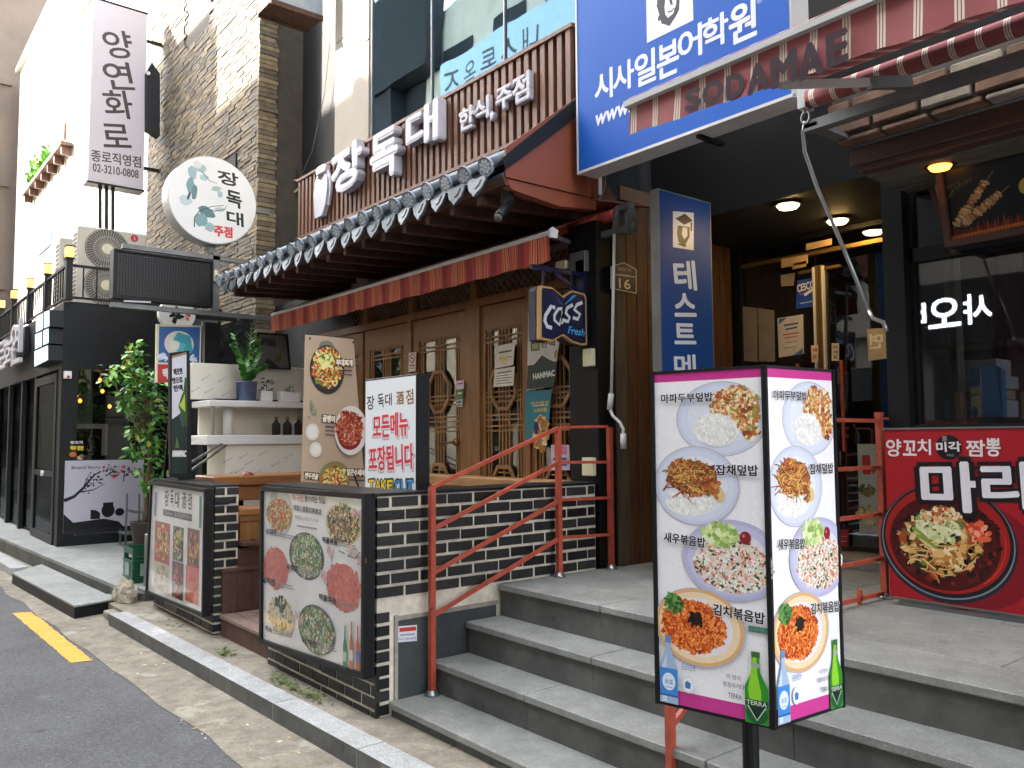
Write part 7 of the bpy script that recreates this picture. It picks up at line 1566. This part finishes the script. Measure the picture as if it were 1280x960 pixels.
# round face sign under it and blue woman-in-scarf poster
BP = thing('blue_poster', 'blue framed poster of a head in a turquoise scarf below the LED box', 'poster', (-9.8, 3, 2.2))
XB2 = -9.8; Q = xpx(XB2, ((195, 478), (250, 478), (252, 407), (196, 405)))
b = B(); b.prism(Q, -UX, .05); b.build('frame', 'cream_plastic', BP)
p = Print((XB2, 0, 0), UY, off=.001); U = p.uv; p.quad([(198, 453), (249, 455), (250, 409), (199, 408)], '35619c'); p.quad([(197, 478), (249, 478), (249, 457), (197, 455)], 'b43438'); c = U(224, 430); p.ell(c.x, c.y, .165, .15, 'd4cec0'); p.ell(c.x+.02, c.y+.01, .10, .11, '58b0bc', -.2, 20); p.ell(c.x-.05, c.y-.01, .055, .07, 'e0d8c8', 0, 16); p.poly([U(*q) for q in ((216, 425), (222, 415), (238, 420), (241, 440), (228, 442), (232, 430))], '3f9aa8')
for px in (204, 241): c = U(px, 447); p.chunks(c.x, c.y, .05, .05, LC('c8d4e0', 'd8e0e8'), 14, .035)
p.tpx('맥주', (204, 467), (216, 467), 12, 'd8d0cc', .05); p.build('printed_face', BP)
XB3 = -10.6; rd = thing('round_lightbox', 'white round lit face sign half hidden under the LED box', 'sign', on(221, 395, X=XB3)); c = on(222, 393, X=XB3)
b = B(); b.prism([(XB3, c.y+.22*math.cos(t), c.z+.2*math.sin(t)) for t in [i*math.pi/14 for i in range(28)]], -UX, .1); b.build('drum', 'sign_white', rd)
p = Print((XB3, 0, 0), UY, off=.001); p.chunks(c.x*0+c.y-.02, c.z-.03, .07, .09, LC('1c1c1e', '28282a'), 22, .05); p.chunks(c.y+.12, c.z+.0, .04, .06, LC('c84a4a', 'd87070'), 10, .03); p.build('printed_face', rd)
b = B(); b.bar((XB3-.05, c.y+.1, c.z), (XB3-.05, 4.0, c.z), .05); b.build('bracket', 'black_paint', rd)
bpst = thing('black_post', 'black square post between the blue poster and the grey glass', 'post', (-9.9, 3.4, .2))
b = B(); b.box(-9.95, -9.8, on(256, 420, X=-9.8).y, on(274, 420, X=-9.8).y, .2, 3.0); b.build('post', 'black_paint', bpst)
b = B(); b.box(-9.82, -9.78, on(253.5, 420, X=-9.8).y-.01, on(253.5, 420, X=-9.8).y+.02, 2.2, 3.0); b.build('bracket', 'grey_metal', bpst)
for i, (px0, px1, py) in enumerate(((178, 196, 440), (276, 310, 425))):
    pass
# projecting metal sign box high over the recess
XQ = -8.3
HB = thing('hanging_sign_box', 'weathered pale blue metal sign box projecting above the recess', 'sign', (XQ, 3.9, 6.2))
Q = xpx(XQ, ((342, 1), (443, 38))); zz = (Q[0].z+Q[1].z)/2
b = B(); b.box(XQ-.36, XQ, Q[0].y-.02, 4.04, zz+.03, zz+2.2); b.build('box', mat('pale_blue_metal', '8f9aa4', .5, var=.1, dirt=.2), HB)
b = B(); b.box(XQ-.37, XQ+.01, Q[0].y-.03, 4.045, zz, zz+.029); b.box(XQ-.37, XQ-.35, Q[0].y-.03, 4.045, zz-.03, zz-.001); b.box(XQ-.01, XQ+.01, Q[0].y-.03, 4.045, zz-.03, zz-.001); b.build('rusty_rim', mat('rusty', '4a3426', .8, var=.4, scale=20), HB)

# ---------------------------------------------------------------- money tree, crate, pots, stand by the platform
TP = thing('potted_tree', 'leafy green potted tree in a tall brown pot behind the brick pier', 'tree', (-10.8, 2.96, .2))
c = Vector((-10.8, 2.96, .2)); random.seed(101)
b = B(); b.lathe(c.x, c.y, [(.001, .201), (.10, .203), (.17, .60), (.18, .62), (.155, .62), (.14, .56), (.001, .56)], 20); b.build('pot', 'pot_brown', TP, smooth=True)
b = B(); b.lathe(c.x, c.y, [(.15, .575), (.07, .59), (.001, .59)], 14); b.build('soil', 'soil', TP)
tk = B(); brs = []
def limb(p, q, r0, r1, k=5):
    P = [p.lerp(q, i/k)+Vector((random.gauss(0, .015), random.gauss(0, .015), 0))*(1 if 0 < i < k else 0) for i in range(k+1)]; tk.tube(P, r0, 8, rs=[r0+(r1-r0)*i/k for i in range(k+1)]); return P
def tpt(px, py, dx=0): return on(px, py, X=-10.8+dx)
m1 = tpt(186, 560); m2 = tpt(185, 500); P = limb(c+Vector((0, 0, .35)), m1, .035, .028); P += limb(m1, m2, .028, .02)
crown = [(168, 440, .13), (160, 462, .17), (138, 468, .14), (178, 472, .20), (193, 480, .18), (165, 488, .18), (188, 500, .20), (158, 505, .12), (198, 520, .18), (186, 535, .17), (174, 540, .12), (168, 565, .10), (195, 560, .18), (180, 590, .10), (205, 590, .14), (190, 610, .10), (170, 518, .12)]
lf = B()
for px, py, R in crown:
    q = tpt(px, py, random.uniform(-.25, .25)); s = random.choice([m1, m2]); limb(s, q, .012, .004, 4)
    for i in range(int(330*R)):
        v = Vector((random.gauss(0, 1), random.gauss(0, 1), random.gauss(0, 1))); v = v.normalized()*R*(random.random()**.5)
        lf.col = lin(random.choice(['5a9a38', 'b0a848', '70b046', '437a34', '35682c', '8cc65a', '4f8c3c', 'a4d670' if py < 480 else '437a34'])); leafm(lf, q+v, Vector((v.x, v.y, random.uniform(-.14, .05)))+Vector((random.uniform(-.08, .08), random.uniform(-.08, .08), 0)), UZ+Vector((random.uniform(-.5, .5), random.uniform(-.5, .5), 0)), random.uniform(.07, .12), .06)
tk.build('trunk', 'bark', TP, smooth=True); o = lf.build('crown', 'leaf_col', TP, attr=True); o['kind'] = 'stuff'
ct = thing('green_crate', 'dark green plastic bottle crate on the platform edge', 'crate', (-8.95, 2.35, .2))
a, q = on(148, 726, Z=.205), on(166, 729, Z=.205); zt = .62
cx0, cx1, cy0, cy1 = -9.12, -8.78, 2.30, 2.56
b = B()
for (x0, x1, y0, y1) in ((cx0, cx1, cy0, cy0+.018), (cx0, cx1, cy1-.018, cy1), (cx0, cx0+.018, cy0+.019, cy1-.019), (cx1-.018, cx1, cy0+.019, cy1-.019)):
    b.box(x0, x1, y0, y1, .201, .42); b.box(x0, x1, y0, y1, .48, .54)
for x in (cx0, cx1-.04):
    for y in (cy0, cy1-.04): b.box(x, x+.04, y+.0005, y+.04, .42, .48)
b.box(cx0+.01, cx1-.01, cy0+.01, cy1-.01, .201, .21)
for z in (.25, .33, .41, .535): b.box(cx0-.006, cx1+.006, cy0-.006, cy0-.001, z-.008, z+.008); b.box(cx1+.001, cx1+.007, cy0-.006, cy1+.006, z-.008, z+.008)
b.build('body', 'crate_green', ct)
b = B(); b.box(cx1+.008, cx1+.010, cy0+.07, cy1-.08, .27, .39); b.box(cx0+.1, cx1-.1, cy0-.009, cy0-.007, .27, .39); b.build('white_print', mat('crate_print', '8fb0a0', .5, var=.3, scale=60), ct)
ub = thing('utility_box', 'grey metal utility box with a white sticker beside the green crate', 'box', (-8.5, 2.5, .1))
b = B(); b.bev(-8.62, -8.16, 2.36, 2.52, .19, .70, .006); b.build('box', 'grey_metal', ub); b = B(); b.box(-8.40, -8.28, 2.356, 2.359, .52, .64); b.box(-8.45, -8.30, 2.356, 2.359, .38, .42); b.build('sticker', 'sign_white', ub)
ms = thing('metal_stand', 'thin grey metal display stand in front of the branch poster', 'stand', (-11.9, 3.0, .2))
b = B(); X_ = -11.9
for (q0, q1) in (((159, 617), (157, 678)), ((174, 617), (174, 680)), ((157, 664), (178, 668)), ((158, 637), (173, 640))): b.bar(on(*q0, X=X_), on(*q1, X=X_), .02)
a, q = on(157, 678, X=X_), on(174, 680, X=X_); b.build('frame', 'grey_metal', ms)
b = B(); a = on(155, 667, X=X_); b.box(X_-.3, X_+.02, a.y, a.y+.4, a.z-.02, a.z); a = on(152, 641, X=X_); b.box(X_-.25, X_+.02, a.y+.15, a.y+.45, a.z-.015, a.z); b.build('shelf', 'grey_metal', ms)
b = B(); a = on(157, 678, X=X_); 
for dx in (0, -.28):
    for dy in (0, .38): b.box(X_+dx-.01, X_+dx+.01, a.y+dy-.01, a.y+dy+.01, .201, a.z+.15)
b.build('leg', 'grey_metal', ms)

# ================================================================ OPPOSITE SIDE OF THE ALLEY (seen in the glass, throws the shade)
OP = thing('opposite_building', 'grey building across the alley reflected in the window glass', 'building', (0, -8, 0))
b = B(); b.box(-14.6, 20, -12, -5, 0, 16.0); b.build('wall', 'opp_wall', OP)
random.seed(111)
for k in range(10):
    for j in range(4):
        x = -13.6+k*3.1; z = 4.6+j*3; b = B(); b.box(x, x+1.8, -4.97, -4.95, z, z+1.7); b.build('window', 'opp_dark', OP)
b = B(); b.box(-14.6, 20, -4.99, -4.8, 3.6, 3.75); b.build('string_course', 'granite_light', OP)
for k in range(8):
    x = -13.5+k*3.6; b = B(); b.box(x, x+2.6, -4.98, -4.95, .2, 3.0); b.build('shop_front', 'opp_dark', OP)
O2 = thing('opposite_building', 'lower pale tiled building across the alley to the left', 'building', (-20, -8, 0))
b = B(); b.box(-22, -17.0, -12, -5, 0, 13.9); b.box(-16.995, -14.7, -12, -5, 0, 12.95); b.build('wall', 'cream_wall', O2)
for j in range(4):
    for k in range(3): b = B(); b.box(-21.2+k*2.3, -19.9+k*2.3, -4.97, -4.95, 2+j*3, 3.6+j*3); b.build('window', 'opp_dark', O2)
O3 = thing('opposite_building', 'lowest building across the alley at its far end', 'building', (-35, -8, 0))
b = B(); b.box(-60, -22.1, -12, -5, 0, 10.9); b.build('wall', 'opp_wall', O3)
EB = thing('added_sky_blocker', 'grey brown building closing the far left end of the alley', 'building', (-66, -5, 0))  # added out of view so the front windows mirror no bright sky
b = B(); b.box(-72, -62, -14, 1.1, 0, 16); b.build('wall', 'tower_brown', EB)
for j in range(4):
    for k in range(4): b = B(); b.box(-61.99, -61.95, -11+k*3, -9.4+k*3, 1+j*3.6, 3+j*3.6); b.build('window', 'opp_dark', EB)
SBK = thing('added_sky_blocker', 'plain grey block standing behind the buildings across the alley', 'building', (-20, -24, 0))  # added out of view to close a sky gap mirrored in the upper window
b = B(); b.box(-34, -8, -28, -22, 0, 21.5); b.build('wall', 'opp_wall', SBK)
for j in range(6):
    for k in range(9): b = B(); b.box(-33+k*2.8, -31.4+k*2.8, -21.99, -21.95, 2+j*3.2, 3.6+j*3.2); b.build('window', 'opp_dark', SBK)
# virtual image plane of the shop window (glass at 4.615) and of the upper window (glass at 4.0)
def opp(px, py, Yg, Ys): 
    q = on(px, py, Y=2*Yg-Ys); return q
YO = -4.6
a, c = opp(1128, 410, 4.612, YO), opp(1245, 362, 4.612, YO)
ws_ = thing('backlit_sign', 'white lit Korean letters on a dark board across the alley, reflected in the shop window', 'sign', ((a.x+c.x)/2, YO, min(a.z, c.z)))
x0, x1 = min(a.x, c.x)-.3, max(a.x, c.x)+.4; zc = opp(1180, 392, 4.612, YO).z
b = B(); b.box(x0, x1, YO-.12, YO-.02, zc-.5, zc+.5); b.build('board', 'near_black', ws_)
p = Print((0, YO-.02, 0), -UX, off=.004); hh = .44
xs2 = [opp(px, 392, 4.612, YO).x for px in (1228, 1196, 1196, 1156, 1152, 1128)]
mat('sign_glow', (1, 1, 1), .5, var=0, attr=True, emit=2.2)
for k, ch in enumerate('샤오바'):
    xr_ = [(1236, 1203), (1198, 1158), (1154, 1122)][k]; xa, xb = [opp(v, 392, 4.612, YO).x for v in xr_]; x_hi, x_lo = max(xa, xb), min(xa, xb)
    p.text(ch, -x_hi, zc-hh/2, (x_hi-x_lo), hh, 'dfe6ee', .02)
p.build('lettering', ws_, 'sign_glow')
pw = [opp(x, y, 4.0, YO) for x, y in ((552, 168), (715, 62), (715, -40), (625, 55), (552, 112))]
x0, x1 = min(q.x for q in pw), max(q.x for q in pw); z0, z1 = 10.3, 11.95
pb_ = thing('pale_banner', 'pale blue banner with thin lettering on the building across the alley', 'banner', ((x0+x1)/2, -4.9, z0))
b = B(); b.box(x0, x1+1, YO-.3, YO, z0, z1); b.build('banner', mat('banner_blue_glow', 'b4cbdc', .5, var=.04, emit=.14), pb_)  # banner is no lamp; a weak glow is put into its colour
p = Print((0, YO, 0), -UX, off=.004)
for k, ch in enumerate('내스톡옴즈'): p.text(ch, -(x1-1.2-k*.82)+.02, z0+.6, .6, .72, '6a6a62', .005)
p.build('lettering', pb_)
pd = thing('dark_sign_box', 'dark projecting sign box across the alley reflected in the upper glass', 'sign', (-21, -4, 12))
q1_, q2_ = opp(462, 60, 4.0, YO), opp(552, 10, 4.0, YO); b = B(); b.box(-23.6, -18.9, YO-.3, YO+.3, 12.1, 15); b.box(-23.8, -20.9, YO-.32, YO+.2, 10.8, 12.08); b.build('box', 'opp_dark', pd)  # second, lower box added to keep bright sky out of the upper glass
